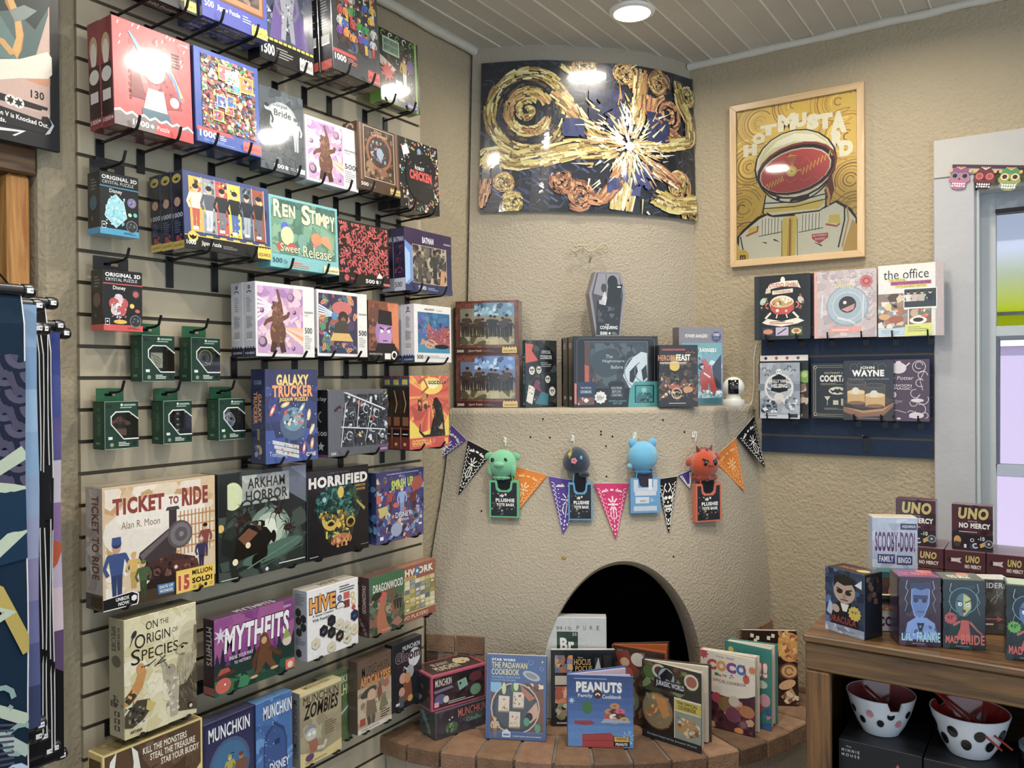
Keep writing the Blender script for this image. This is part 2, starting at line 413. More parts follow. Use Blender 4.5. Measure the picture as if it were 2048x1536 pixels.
while x < 3.4:
    b.box(x+.003,x+.0785,-1.5,3.40,CEIL-.001+rd.uniform(-.0012,.0012),CEIL+.014,rd.choice(['#c6c1b5','#c1bcb0','#cac5b9']))
    b.box(x+.0775,x+.0835,-1.5,3.40,CEIL-.0035,CEIL+.013,rd.choice(['#e2ddd0','#d8d3c6','#e9e5d9']))
    x += .0813
structure(b.build('ceiling','paint'))
def cove(name,p,q,nrm):                                # rough painted bead between wall and ceiling
    b = MB(); rd = random.Random(len(name)+int(p[0]*9)); p = V(p); q = V(q); n = 40; pts = []; rs = []
    for i in range(n+1):
        pts.append(p+(q-p)*i/n+V(nrm)*rd.uniform(.004,.009)+V((0,0,rd.uniform(-.014,-.010)))); rs.append(rd.uniform(.014,.018))
    b.tube(pts,rs,'#d6d0c2',10); return structure(b.build(name,'paint',smooth=True))
cove('trim_1',(0,1.0,CEIL),(0,2.665,CEIL),(1,0,0)); cove('trim_2',(.65,WALL_Y,CEIL),(3.2,WALL_Y,CEIL),(0,-1,0))

# doorway at the near end of the left wall: pine post, header beam, dark plank door
b = MB(); b.box(-.13,-.035,.925,.975,0,2.125,'#fff'); structure(b.build('trim_3','pine_z',bevel=.006))
b = MB(); b.box(-.14,-.02,-1.5,.982,2.125,2.188,'#fff'); structure(b.build('trim_4','pine_y',bevel=.004))
b = MB()
for i in range(14): b.box(-.158,-.125,.93-.13*(i+1)+.003,.93-.13*i,0,2.13,'#fff')
structure(b.build('door_1','door_z'))

# ------------------------------------------------------------------ slatwalls
def slat_panel(name,label,a0,a1,z0,z1,zg,pitch,col,groove,edge,place,depth=.009,gap=.009):
    b = MB(); prof = []; z = zg
    while z-pitch > z0: z -= pitch
    prof = [(z0,0)]
    cuts = []
    while z < z1-.01:
        if z > z0+.012: cuts.append(z)
        z += pitch
    def face(za,xa,zb,xb,c): b.add([place(a0,xa,za),place(a1,xa,za),place(a1,xb,zb),place(a0,xb,zb)],[(0,1,2,3)],c)
    lo = z0
    for c in cuts+[z1+gap/2]:
        hi = c-gap/2
        face(lo,.0,hi,.0,col)
        if hi < z1-1e-4:
            face(hi,0,hi+.0005,-depth,groove); face(hi+.0005,-depth,hi+gap-.0005,-depth,groove); face(hi+gap-.0005,-depth,hi+gap,0,edge)
            for s,aa in ((1,a0),(-1,a1)): b.add([place(aa,0,lo),place(aa,0,hi),place(aa,-.0112,hi),place(aa,-.0112,lo)],[(0,1,2,3)],edge)
        lo = hi+gap
    b.add([place(a0,-.0112,z0),place(a1,-.0112,z0),place(a1,-.0112,z1),place(a0,-.0112,z1)],[(0,1,2,3)],groove)
    b.add([place(a0,0,z1),place(a1,0,z1),place(a1,-.0112,z1),place(a0,-.0112,z1)],[(0,1,2,3)],edge)
    b.add([place(a0,0,z0),place(a1,0,z0),place(a1,-.0112,z0),place(a0,-.0112,z0)],[(0,1,2,3)],edge)
    return tag(b.build(name,'paint'),label,'display panel')
ZG = onx(166,883.7).z
slat_panel('slatwall_panel','tall beige slatwall panel with horizontal grooves carrying the puzzle and game boxes',1.067,2.332,.28,2.72,ZG,.0762,'#c6b99f','#675c4c','#9c8f7a',lambda a,d,z: V((d,a,z)))
NZ = ony(1866,707).z
slat_panel('slatwall_panel','small navy blue slatwall panel behind the cookbooks beside the window',.953,1.568,1.353,1.99,NZ,.0775,'#182a45','#6f655c','#857a70',lambda a,d,z: V((a,WALL_Y-.015-d,z)))

# ------------------------------------------------------------------ window
b = MB(); f = '#b4b3b5'
b.box(1.572,OX0,WALL_Y-.02,WALL_Y,0,2.352,f); b.box(1.572,OX1+.13,WALL_Y-.022,WALL_Y,2.353,2.489,'#b8b5b0'); b.box(OX1,OX1+.13,WALL_Y-.02,WALL_Y,0,2.352,f)
structure(b.build('trim_5','paint',bevel=.003))
b = MB(); f = '#c9cac6'
b.box(OX0,OX0+.012,WALL_Y,3.47,OZ0,OZ1,f); b.box(OX0,OX1,WALL_Y,3.47,OZ1-.012,OZ1,f); b.box(OX0,OX1,WALL_Y-.02,3.47,OZ0,OZ0+.02,f)
fr = structure(b.build('window_1','paint',bevel=.002))
b = MB(); y0,y1 = 3.39,3.43
b.box(OX0+.012,1.758,y0,y1,OZ0+.02,OZ1-.012,'#b9bcbc'); b.box(1.758,OX1,y0,y1,2.238,OZ1-.012,'#b0b4b8'); b.box(1.758,OX1,y0-.012,y1,2.224,2.238,'#15171a')  # near-black strip below the head is a shadow line, painted as a bar
b.box(1.758,OX1,y0,y1,1.79,1.825,'#b9bfc2'); b.box(1.758,OX1,y0,y1,1.293,1.335,'#b4bcca'); b.box(1.758,1.768,y0,y1,1.335,1.79,'#5d6470'); b.box(1.768,OX1,y0,y1,1.776,1.79,'#6d7480')
structure(b.build('window_frame','paint',fr,bevel=.0015))
for z0,z1 in ((1.825,2.224),(1.335,1.776),(.97,1.293)):
    b = MB(); b.box(1.76,OX1,3.408,3.412,z0,z1,'#fff'); structure(b.build('glass_pane','window_glass',fr))
# outside: sunlit street, pale wall, awning over the window
b = MB(); b.box(-6,16,3.5,22,-.1,-.02,'#cfcac2'); structure(b.build('street_ground','matte_paper'))
b = MB(); b.box(-4,14,8.2,8.6,-.02,1.9,'#c9b9d8'); b.box(-4,14,8.15,8.65,1.9,1.97,'#f4f0f4'); b.box(3.1,4.2,8.17,8.2,.2,1.25,'#fbfbff'); b.box(4.6,4.9,8.17,8.2,-.02,1.9,'#b9c4f4')
tag(b.build('garden_wall','matte_paper'),'pale pink wall across the sunny street seen through the window','wall')
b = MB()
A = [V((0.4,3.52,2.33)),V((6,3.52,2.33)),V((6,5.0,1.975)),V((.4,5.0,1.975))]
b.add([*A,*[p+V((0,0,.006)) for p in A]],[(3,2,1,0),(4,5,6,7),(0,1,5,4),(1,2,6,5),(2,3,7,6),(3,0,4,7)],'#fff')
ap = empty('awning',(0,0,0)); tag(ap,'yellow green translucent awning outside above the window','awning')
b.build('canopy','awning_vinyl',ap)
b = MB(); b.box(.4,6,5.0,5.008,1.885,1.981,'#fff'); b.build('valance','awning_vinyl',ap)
b = MB(); b.box(.4,6,4.98,5.0,1.962,1.985,'#9aa0a0'); b.build('rail','steel',ap)

# ------------------------------------------------------------------ corner fireplace
def catmull(pts,n):
    P = [V((*p,0)) for p in pts]; P = [P[0]*2-P[1]]+P+[P[-1]*2-P[-2]]; out = []
    for i in range(1,len(P)-2):
        for k in range(12):
            t = k/12; a,b_,c,d = P[i-1:i+3]
            out.append(.5*((2*b_)+(c-a)*t+(2*a-5*b_+4*c-d)*t*t+(3*b_-a-3*c+d)*t**3))
    out.append(P[-2]); L = [0]
    for i in range(1,len(out)): L.append(L[-1]+(out[i]-out[i-1]).length)
    res = []; j = 0
    for k in range(n+1):
        s = L[-1]*k/n
        while j < len(L)-2 and L[j+1] < s: j += 1
        t = (s-L[j])/max(L[j+1]-L[j],1e-9); res.append(out[j]+(out[j+1]-out[j])*t)
    return res
NS = 96
C_LOW = catmull([(0,2.345),(.15,2.405),(.3,2.465),(.5,2.565),(.7,2.705),(.85,2.885),(.94,3.08),(.978,WALL_Y)],NS)
C_MAN = catmull([(0,2.49),(.15,2.545),(.3,2.605),(.48,2.70),(.65,2.84),(.78,2.98),(.87,3.13),(.925,WALL_Y)],NS)
C_B0 = catmull([(0,2.60),(.16,2.70),(.33,2.86),(.48,3.01),(.59,3.15),(.685,WALL_Y)],NS)
C_B1 = catmull([(0,2.661),(.138,2.72),(.268,2.79),(.371,2.885),(.505,3.01),(.592,3.15),(.652,WALL_Y)],NS)
def at(c,s): k = min(max(s,0),1)*NS; i = min(int(k),NS-1); return c[i]+(c[i+1]-c[i])*(k-i)
def body(s,z):
    t = min(max((z-.75)/(MANTEL-.80),0),1); t = t*t*(3-2*t); p = at(C_LOW,s)*(1-t)+at(C_MAN,s)*t; return V((p.x,p.y,z))
def breast(s,z,off=0):
    t = (z-MANTEL)/(CEIL-MANTEL); p = at(C_B0,s)*(1-t)+at(C_B1,s)*t
    if off:
        q = at(C_B0,min(s+.01,1))*(1-t)+at(C_B1,min(s+.01,1))*t; r = at(C_B0,max(s-.01,0))*(1-t)+at(C_B1,max(s-.01,0))*t
        d = (q-r).normalized(); p = p+V((d.y,-d.x,0))*off
    return V((p.x,p.y,z))
def on_body(u,v):                                        # where the sight line through a pixel meets the fireplace front
    d = ray(u,v); lo = 1.8
    def out(t):
        p = CAM+d*t; best = min(range(0,NS+1,2),key=lambda i: (body(i/NS,p.z)-p).to_2d().length); s = best/NS
        a = body(max(s-.02,0),p.z); c = body(min(s+.02,1),p.z); tt = (c-a).normalized(); n = V((tt.y,-tt.x,0)); return (p-body(s,p.z)).dot(n),s,n
    t = 1.8
    while out(t)[0] > 0 and t < 4: t += .05
    a,c = t-.05,t
    for _ in range(16):
        m_ = (a+c)/2
        if out(m_)[0] > 0: a = m_
        else: c = m_
    _,s,n = out(c); return CAM+d*c,n
def s_of(c,x): return min(range(NS+1),key=lambda i: abs(c[i].x-x))/NS
SA,SB = s_of(C_LOW,.385),s_of(C_LOW,.862); SC = (SA+SB)/2; SH = (SB-SA)/2; AH = .56
fp = empty('corner_fireplace',(.35,2.95,0)); tag(fp,'rounded beige plaster corner fireplace with black arched opening and brick hearth','fireplace')
FI = Matrix.Translation((-.35,-2.95,0))
def fpart(bm,name,mats,**k): bm.v = [tuple(FI @ V(v)) for v in bm.v]; return bm.build(name,mats,fp,**k)
NT,NR = 72,26; ZT = MANTEL-.022; vs = []; b = MB()
rd = random.Random(2)
for j in range(NR+1):
    for i in range(NT+1):
        th = PI*i/NT; ca,sa = math.cos(th),math.sin(th)
        a = V((SC+SH*ca*1.0,HEARTH+AH*(sa**.92 if sa > 0 else 0)))
        k = []                                            # where this ray leaves the face
        if ca > 1e-6: k.append((1-SC)/ca)
        if ca < -1e-6: k.append((0-SC)/ca)
        if sa > 1e-6: k.append((ZT-HEARTH)/(sa*1.15))
        r = min(k); o = V((SC+r*ca,HEARTH+min(r*sa*1.15,ZT-HEARTH)))
        f = j/NR; p = a+(o-a)*f; vs.append(body(p.x,p.y))
o0 = len(vs); fs = [(j*(NT+1)+i,j*(NT+1)+i+1,(j+1)*(NT+1)+i+1,(j+1)*(NT+1)+i) for j in range(NR) for i in range(NT)]
b.add(vs,fs,'#fff')
top = []
for k,(dz,back) in enumerate(((0,0),(.010,.002),(.018,.008),(.022,.02),(.022,.40))):
    row = []
    for i in range(NS+1):
        p = body(i/NS,ZT); q = breast(i/NS,MANTEL)
        d = (V((q.x,q.y,0))-V((p.x,p.y,0))); L_ = d.length
        if back < .3: pp = p+d/max(L_,1e-6)*back
        else: pp = V((q.x,q.y,p.z))
        row.append(V((pp.x,pp.y,ZT+dz)))
    top.append(row)
vv = [p for r in top for p in r]; n1 = NS+1
b.add(vv,[(k*n1+i,k*n1+i+1,(k+1)*n1+i+1,(k+1)*n1+i) for k in range(4) for i in range(NS)],'#fff')
fpart(b,'firebox_surround','fireplace_plaster',smooth=True)
b = MB(); rows = []; nin = V((-.62,.78,0))
cen = body(SC,HEARTH)
for k,(sc,dep) in enumerate(((1,0),(.985,.012),(.965,.035),(.95,.08),(.94,.12))):
    row = []
    for i in range(NT+1):
        th = PI*i/NT; p = body(SC+SH*sc*math.cos(th),HEARTH+AH*sc*max(math.sin(th),0)**.92); row.append(p+nin*dep)
    rows.append(row)
vv = [p for r in rows for p in r]; n1 = NT+1
b.add(vv,[(k*n1+i,k*n1+i+1,(k+1)*n1+i+1,(k+1)*n1+i) for k in range(4) for i in range(NT)],'#fff')
fpart(b,'arch_reveal','fireplace_plaster',smooth=True)
b = MB(); vv = []
for dep,sc in ((.115,.94),(.16,1.0),(.42,.9)):
    for i in range(NT+1):
        th = PI*i/NT; p = body(SC+SH*sc*math.cos(th),HEARTH+AH*sc*max(math.sin(th),0)**.92)+nin*dep; vv.append(p)
b.add(vv,[(k*n1+i,k*n1+i+1,(k+1)*n1+i+1,(k+1)*n1+i) for k in range(2) for i in range(NT)]+[tuple(2*n1+i for i in range(n1))],'#0a0908')
fpart(b,'firebox','soot')
b = MB(); vv = []; n1 = NS+1
for k in range(25):
    z = MANTEL-.002+(CEIL+.004-MANTEL)*k/24; vv += [breast(i/NS,z) for i in range(n1)]
b.add(vv,[(k*n1+i,k*n1+i+1,(k+1)*n1+i+1,(k+1)*n1+i) for k in range(24) for i in range(NS)],'#fff')
fpart(b,'chimney_breast','fireplace_plaster',smooth=True)
# hearth: plaster bench capped with brick headers and pavers
H_OUT = catmull([(0.004,2.098),(.10,2.090),(.18,2.098),(.28,2.123),(.393,2.158),(.5,2.198),(.6,2.242),(.69,2.292),(.78,2.352),(.874,2.426),(.94,2.49),(1.005,2.565),(1.065,2.65),(1.115,2.75),(1.16,2.87),(1.195,2.98),(1.22,3.15),(1.235,WALL_Y-.002)],200)
def hoff(i,d):
    a = H_OUT[max(i-1,0)]; c = H_OUT[min(i+1,200)]; t = (c-a).normalized(); return H_OUT[i]+V((-t.y,t.x,0))*d
b = MB(); BC = ['#8f6a48','#7c5a3e','#9c7654','#85623f','#6d5038','#93694a']; rd = random.Random(11)
LEN = sum((H_OUT[i+1]-H_OUT[i]).length for i in range(200))
def brick(i0,i1,d0,d1,z0,z1,c):
    q = [hoff(i0,d0),hoff(i1,d0),hoff(i1,d1),hoff(i0,d1)]
    cc = sum(q,V())/4; e = .004; t = [p+(cc-p).normalized()*e for p in q]
    lo = [V((p.x,p.y,z0)) for p in q]; mi = [V((p.x,p.y,z1-.004)) for p in q]; hi = [V((p.x,p.y,z1)) for p in t]
    b.add(lo+mi+hi,[(3,2,1,0),(8,9,10,11)]+[(k,(k+1) % 4,4+(k+1) % 4,4+k) for k in range(4)]+[(4+k,4+(k+1) % 4,8+(k+1) % 4,8+k) for k in range(4)],c)
i = 0
while i < 198:
    j = min(i+13,200); brick(i,max(j-1,i+1),-.004+rd.uniform(-.003,.003),.195,HEARTH-.058,HEARTH-rd.uniform(0,.002),rd.choice(BC)); i = j
for row,(d0,d1) in enumerate(((.205,.30),(.31,.405))):
    i = row*9
    while i < 198:
        j = min(i+26,200); brick(i,j-1,d0,d1,HEARTH-.03,HEARTH-rd.uniform(0,.002),rd.choice(BC)); i = j
o = []; mo = [hoff(i,.012) for i in range(0,201,4)]
pl = [V((p.x,p.y,HEARTH-.006)) for p in mo]+[V((0,WALL_Y,HEARTH-.006))]
lo = [V((p.x,p.y,HEARTH-.056)) for p in pl]; n = len(pl)
b.add(pl+lo,[tuple(range(n))]+[(k,(k+1) % n,n+(k+1) % n,n+k) for k in range(n)],'#7d7266')
# deep pavers under the opening
for k in range(7):
    for l in range(9):
        x = -.02+.1*l; y = 2.42+.105*k
        if (V((x+.05,y+.05,0))-hoff(min(200,max(0,int(200*(x/1.1)))),.45)).y > 0.02: b.box(x+.003,x+.097,y+.003,min(y+.102,3.3),HEARTH-.03,HEARTH-.001,rd.choice(BC))
fpart(b,'hearth_bricks','brickwork')
b = MB(); mo = [hoff(i,.022) for i in range(0,201,4)]; pl = [V((p.x,p.y,HEARTH-.055)) for p in mo]; lo = [V((p.x,p.y,0)) for p in pl]; n = len(pl)
b.add(pl+lo,[(k,k+1,n+k+1,n+k) for k in range(n-1)],'#fff'); fpart(b,'hearth_base','fireplace_plaster',smooth=True)
# exposed brick blocks at both ends of the surround
b = MB(); rd = random.Random(5)
def wallbrick(s0,s1,z0,z1,out,c):
    q = []
    for z in (z0,z1):
        for s,d in ((s0,out),(s1,out),(s1,-.03),(s0,-.03)):
            p = body(s,z); r = body(min(s+.01,1),z)-body(max(s-.01,0),z); r.normalize(); q.append(p+V((r.y,-r.x,0))*d)
    b.add(q,[(3,2,1,0),(4,5,6,7)]+[(k,(k+1) % 4,4+(k+1) % 4,4+k) for k in range(4)],c)
for k,(s0,s1) in enumerate(((.004,.075),(.08,.15))): wallbrick(s0,s1,.655,.715,.012,BC[k])
for s0,s1 in ((.004,.03),(.048,.07),(.085,.11),(.128,.15)): wallbrick(s0,s1,.545,.65,.008,rd.choice(BC))
for k,(s0,s1) in enumerate(((.004,.075),(.08,.15))): wallbrick(s0,s1,.48,.54,.012,BC[k+2])
wallbrick(.004,.15,.432,.65,-.012,'#1c1613')
fpart(b,'brick_vent','brickwork'); b = MB()
for r_ in range(4):
    for k in range(2): wallbrick(.87+.065*k,.933+.065*k,.435+.062*r_,.492+.062*r_,.012,rd.choice(BC))
fpart(b,'brick_corner','brickwork')
# pin holes and brass key plate left in the plaster
b = MB()
for u,v in ((1061,874),(1100,875),(1202,863),(1202,869),(1225,873),(1212,892),(1326,840),(1369,864),(1213,953),(1086,838),(963,1022),(1347,1113)):
    p,n = on_body(u,v); b.ball(p,.0035,'#1b1712',8)
fpart(b,'pin_marks','soot')['kind'] = 'stuff'
p,n = on_body(1128,1116); b = MB(); b.ball(p,(.009,.009,.009),'#a98d4e',14,T=Matrix.Scale(.35,3,n)); fpart(b,'key_plate','black_metal',smooth=True)

# ------------------------------------------------------------------ ceiling lights
def ceiling_light(x,y,label,first=None):
    if first: return dup(first,(x,y,CEIL),label,group='recessed ceiling lights')
    t = empty('ceiling_light',(x,y,CEIL)); tag(t,label,'ceiling light','recessed ceiling lights')
    b = MB(); b.lathe([(.062,-.004),(.066,-.012),(.08,-.008),(.084,.002)],'#f2efe8',48); b.build('trim_ring','plastic',t,smooth=True)
    b = MB(); b.lathe([(.0005,-.009),(.064,-.008)],'#fff',48); b.build('lens','lamp_lens',t); return t
LAMPS = [(.672,2.71),(1.17,1.85),(1.46,2.70),(.48,1.37),(2.5,2.25),(1.9,1.0),(1.1,.3)]
c0 = None
for i,(x,y) in enumerate(LAMPS):
    o = ceiling_light(x,y,'lit round white ceiling light in the plank ceiling near the swirl poster' if i == 0 else 'lit round white ceiling light in the plank ceiling behind the viewer',c0); c0 = c0 or o
    la = bpy.data.lights.new('downlight','AREA'); la.shape = 'DISK'; la.size = .13; la.energy = (4.4,11.5,8,10.5,8,11,10)[i]; la.color = (1.0,.925,.81); la.spread = math.radians(165)
    lo_ = bpy.data.objects.new('downlight',la); COL.objects.link(lo_); lo_.location = (x,y,CEIL-.014)
su = bpy.data.lights.new('sun','SUN'); su.energy = 3.6; su.color = (1,.96,.9); su.angle = .01
so = bpy.data.objects.new('sun',su); COL.objects.link(so); so.rotation_euler = (math.radians(32),0,math.radians(-8)); so.location = (2,-2,6)
w = bpy.data.worlds.new('daylight'); bpy.context.scene.world = w; w.use_nodes = True
w.node_tree.nodes['Background'].inputs[0].default_value = (.70,.85,1.0,1); w.node_tree.nodes['Background'].inputs[1].default_value = 1.4

cd = bpy.data.cameras.new('camera'); co = bpy.data.objects.new('camera',cd); COL.objects.link(co)
cd.sensor_fit = 'HORIZONTAL'; cd.sensor_width = 36; cd.lens = FOC/2048*36; cd.clip_start = .02; co.location = CAM
co.matrix_world = Matrix(((RT.x,UP.x,-FW.x,CAM.x),(RT.y,UP.y,-FW.y,CAM.y),(RT.z,UP.z,-FW.z,CAM.z),(0,0,0,1)))
sc = bpy.context.scene; sc.camera = co
sc.view_settings.view_transform = 'Standard'; sc.view_settings.look = 'None'; sc.view_settings.gamma = 1; sc.view_settings.use_curve_mapping = False
sc.view_settings.exposure = 0.08
# ================================================================== SLATWALL STOCK
def hook(x_tip,y,z,label,rise=.012,plate=(.022,.055),cat='display hook',group=None,tip=.028):
    """black faceout: plate clipped into a groove, rod running out under the stock, tip turned up"""
    t = empty('display_hook',(0.002,y,z)); tag(t,label,cat,group)
    b = MB(); w,h = plate; b.box(0,.003,-w/2,w/2,-h,.006,'#17171a'); b.box(-.006,.001,-w*.42,w*.42,-.002,.006,'#111'); b.build('backplate','black_metal',t,bevel=.0008)
    b = MB(); L_ = x_tip-.002
    b.tube([(.001,0,-.004),(L_*.5,0,-.004+rise*.5),(L_-.012,0,-.004+rise),(L_,0,rise),(L_+.006,0,rise+.008),(L_+.014,0,rise+tip)],.0036,'#141416',8); b.build('arm','black_metal',t,smooth=True)
    return t
def hooks_for(c,short,n=2,plate=(.022,.055),tip=.028,fr=(.24,.76)):
    lo = c.local((0,0,0)); back = c.local((0,c.D,0)); slope = 0 if lo.x-back.x < 1e-6 else (lo.z-back.z)/(lo.x-back.x)
    for k in range(n):
        f = fr[k]; p = c.local(((f-.5)*c.W,0,0)); z = p.z-slope*p.x-.0006
        side = ('nearer the doorway','nearer the fireplace')[k] if n == 2 else 'at its middle'
        hook(p.x+.008,p.y,z,'black hook under the %s, the one %s' % (short,side),rise=slope*p.x,plate=plate,tip=tip)
def GB(label,q,x,D,tilt=0,short=None,hk=True,plate=(.022,.055),name='puzzle_box',cat='puzzle box',fr=(.24,.76),**kw):
    c = on_left(name,label,cat,q,x,D,tilt,**kw)
    if hk: hooks_for(c,short or label,plate=plate,fr=fr,tip=.011 if name == 'game_box' else (.018 if tilt < 1 else .028))
    return c
def five(a,n,x0,y0,x1,y1,c,**k): a.T(n,x0,y0,x1,y1,c,b=.02,**k)
def lines(a,x0,y0,x1,y1,n,c,seed=1):               # unreadably small print
    rd = random.Random(seed); h = (y1-y0)/n
    for i in range(n): a.R(x0,y1-h*(i+.75),x0+(x1-x0)*rd.uniform(.55,1),y1-h*(i+.3),c)
def barcode(a,x0,y0,x1,y1):
    a.R(x0,y0,x1,y1,'#f2f2f0'); rd = random.Random(3); x = x0+.06*(x1-x0)
    while x < x1-.06*(x1-x0): w_ = (x1-x0)*rd.uniform(.015,.05); a.R(x,y0+.15*(y1-y0),min(x+w_,x1),y1,'#15151a'); x += w_*2
def patch(a,x0,y0,x1,y1,c,t='AQUARIUS',tc='#222'):  # jigsaw shaped maker's patch
    a.R(x0,y0,x1,y1,c); n = 5
    for i in range(n): a.C(x0+(x1-x0)*(i+.5)/n,y1,.018,c,10)
    a.T(t,x0+.08*(x1-x0),y0+.2*(y1-y0),x1-.06*(x1-x0),y0+.62*(y1-y0),tc,b=.02)

# ---- top row, cut by the picture edge
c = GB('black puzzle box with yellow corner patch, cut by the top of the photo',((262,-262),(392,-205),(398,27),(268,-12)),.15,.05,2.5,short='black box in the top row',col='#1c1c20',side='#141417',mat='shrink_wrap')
a = c.art(); a.R(.06,.15,.94,.96,'#3c4046'); a.X(.06,.15,.94,.96,90,['#4a4f57','#22252b','#7b7f86','#a9a9a3','#5b4a2e'],.02,.07,3); a.R(0,0,1,.12,'#26262b'); patch(a,.78,.02,.97,.10,'#e6d44a'); a.R(.04,.085,.76,.095,'#d8c84a'); a.T('500',.05,.025,.2,.075,'#eee'); a.end()
a = c.art('bottom'); a.X(.03,.1,.97,.9,40,['#33363c','#24262b','#4c4f52'],.02,.05,5); a.T('500 Puzzle',.3,.45,.75,.7,'#c9c9c4'); a.end()
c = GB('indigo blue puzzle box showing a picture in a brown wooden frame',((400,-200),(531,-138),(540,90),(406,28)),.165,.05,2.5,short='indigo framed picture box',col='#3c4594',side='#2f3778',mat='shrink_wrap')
a = c.art(); a.R(.08,.2,.94,.97,'#6d4630'); a.R(.1,.22,.92,.95,'#9a6a48'); a.R(.15,.27,.87,.95,'#4e4444'); a.X(.15,.27,.87,.95,60,['#3c3436','#5f5352','#77635a','#8a6f66','#2d2629'],.03,.09,7); a.E(.5,.5,.2,.18,'#8d6c66')
a.T('500',.04,.1,.17,.16,'#eef'); a.T('Jigsaw Puzzle',.22,.1,.56,.155,'#dfe3f5'); lines(a,.6,.09,.74,.16,3,'#9aa2d4'); patch(a,.74,.01,.985,.1,'#f0d93a'); a.end()
a = c.art('bottom'); a.R(.03,.55,.97,.95,'#454d8a'); a.X(.03,.1,.97,.55,30,['#55593f','#8d8a45','#3a3d45'],.02,.05,6); a.T('500',.04,.62,.2,.86,'#cfd4ee'); a.T('Jigsaw Puzzle',.26,.62,.6,.84,'#b9bfe6'); a.end()
c.behind(1,'second indigo puzzle box standing hidden behind the framed picture one')
c = GB('black puzzle box with silver armour picture and purple cape, yellow dashed border',((513,-135),(624,-82),(632,160),(524,113)),.12,.05,2.5,short='silver armour box',col='#191a1f',side='#121317',mat='shrink_wrap')
a = c.art(); a.R(.0,.2,1,1,'#3c4458'); a.X(0,.2,1,1,130,['#2a2d3c','#565d70','#79808f','#b7bcc6','#20222c','#3e5d8c','#5a4a7a'],.015,.06,12)
a.P([(.18,.2),(.4,.2),(.46,.7),(.36,.72)],'#5c4a86'); a.P([(.6,.2),(.9,.2),(.7,.68),(.6,.7)],'#5c4a86')
for s in (-1,1): a.P([(.52,.72),(.52+.16*s,.66),(.52+.1*s,.45),(.52+.13*s,.22),(.52+.05*s,.22),(.52,.45)],'#8d919b'); a.L([(.52+.15*s,.66),(.52+.2*s,.5),(.52+.12*s,.42)],.05,'#6c707c')
a.X(.4,.3,.64,.7,26,['#c9ccd2','#555a66','#9aa0ab'],.015,.03,5); a.R(.0,.0,1,.17,'#1c1c1f')
for k in range(12): a.R(.01+.083*k,.175,.075+.083*k,.195,'#e6d63f')
a.T('1500',.03,.05,.26,.14,'#f4f4f0',b=.03); lines(a,.3,.05,.62,.14,4,'#8e8e8c'); patch(a,.72,.02,.97,.12,'#d8d6cc','AQUARIUS','#555'); a.end()
a = c.art('bottom'); a.R(.05,.1,.95,.9,'#2f3136'); a.ngon(.4,.5,.06,6,'#54565a'); a.end()
c = GB('charcoal puzzle box with a crowd of colourful costumed figures and red 1000 label',((663,-82),(754,-40),(768,178),(670,140)),.18,.055,3,short='charcoal crowd box',col='#4a4b50',side='#1f2024',mat='shrink_wrap')
a = c.art(); cb = a.clipbox; a.X(.1,.22,.92,1,60,['#2b2d33','#6b6d72','#3d4046'],.05,.1,4); rd = random.Random(8)
for r_ in range(6):
    for k in range(6): a.person(.16+.14*k+rd.uniform(-.03,.03),.82-.115*r_+rd.uniform(-.02,.02),.2,rd.choice(['#c9352c','#2c5fb3','#e0b52e','#3c9a4c','#d98a2c','#7a3f9c','#c9c9c9','#33363d']),rd.choice(['#c9352c','#26407f','#e0b52e','#2f7a3c','#dcdcdc','#5a3a22']),rd.choice(['#e6bd9a','#c98f6a','#4a8ac9','#d8c84a']),rd.choice(['#222','#a3281f','#e0c24a','#3b2a1c']))
a.R(0,0,1,.2,'#4a4b50'); a.P([(0,.2),(.45,.2),(.5,.17),(0,.17)],'#d33a30'); a.T('1000',.03,.1,.26,.16,'#f6f6f4',b=.03); lines(a,.3,.1,.5,.16,3,'#c96a64'); patch(a,.72,.02,.98,.12,'#d9433a','AQUARIUS','#7a1c18'); a.end()
a = c.art('left'); a.R(.1,.02,.9,.1,'#a3342d'); barcode(a,.2,.24,.8,.33); lines(a,.2,.38,.8,.75,14,'#84868c'); a.end()
a = c.art('bottom'); a.R(.05,.08,.95,.92,'#3a3634'); a.P([(.05,.92),(.35,.92),(.3,.8),(.05,.8)],'#8d332d'); a.T('1000',.1,.66,.32,.85,'#a9a9a6'); a.X(.05,.1,.95,.6,40,['#4a403a','#5f5550','#7a6a58','#2f2c2b'],.02,.05,9); a.end()
c.behind(1,'second charcoal crowd puzzle box, standing behind the front one',group=None)
c = GB('black and lime green puzzle box with white dotted night scene and red splash',((762,50),(837,88),(842,232),(762,197)),.12,.05,2.5,short='black and lime box',col='#141713',side='#7fb53c',mat='shrink_wrap')
a = c.art(); a.R(.9,0,.955,1,'#7fb53c'); a.R(.955,0,1,1,'#0c0e0c'); a.X(0,.2,.9,1,50,['#1f2a1b','#0f120e','#26361f','#3c4a2c'],.03,.1,3)
rd = random.Random(2)
for k in range(46): a.C(rd.uniform(.02,.88),rd.uniform(.18,.97),rd.uniform(.006,.013),'#e9ede0',7)
for k in range(5): a.arc(.1+.18*k,.93,.05,20,250,.018,['#7fb53c','#e9ede0'][k % 2],8)
a.R(.08,.68,.5,.9,'#b9cdb2'); a.R(.1,.7,.48,.88,'#7c9a82'); a.T('BEETLEJUICE',.12,.8,.46,.87,'#2d4236'); a.T('BEETLEJUICE',.12,.71,.46,.78,'#2d4236')
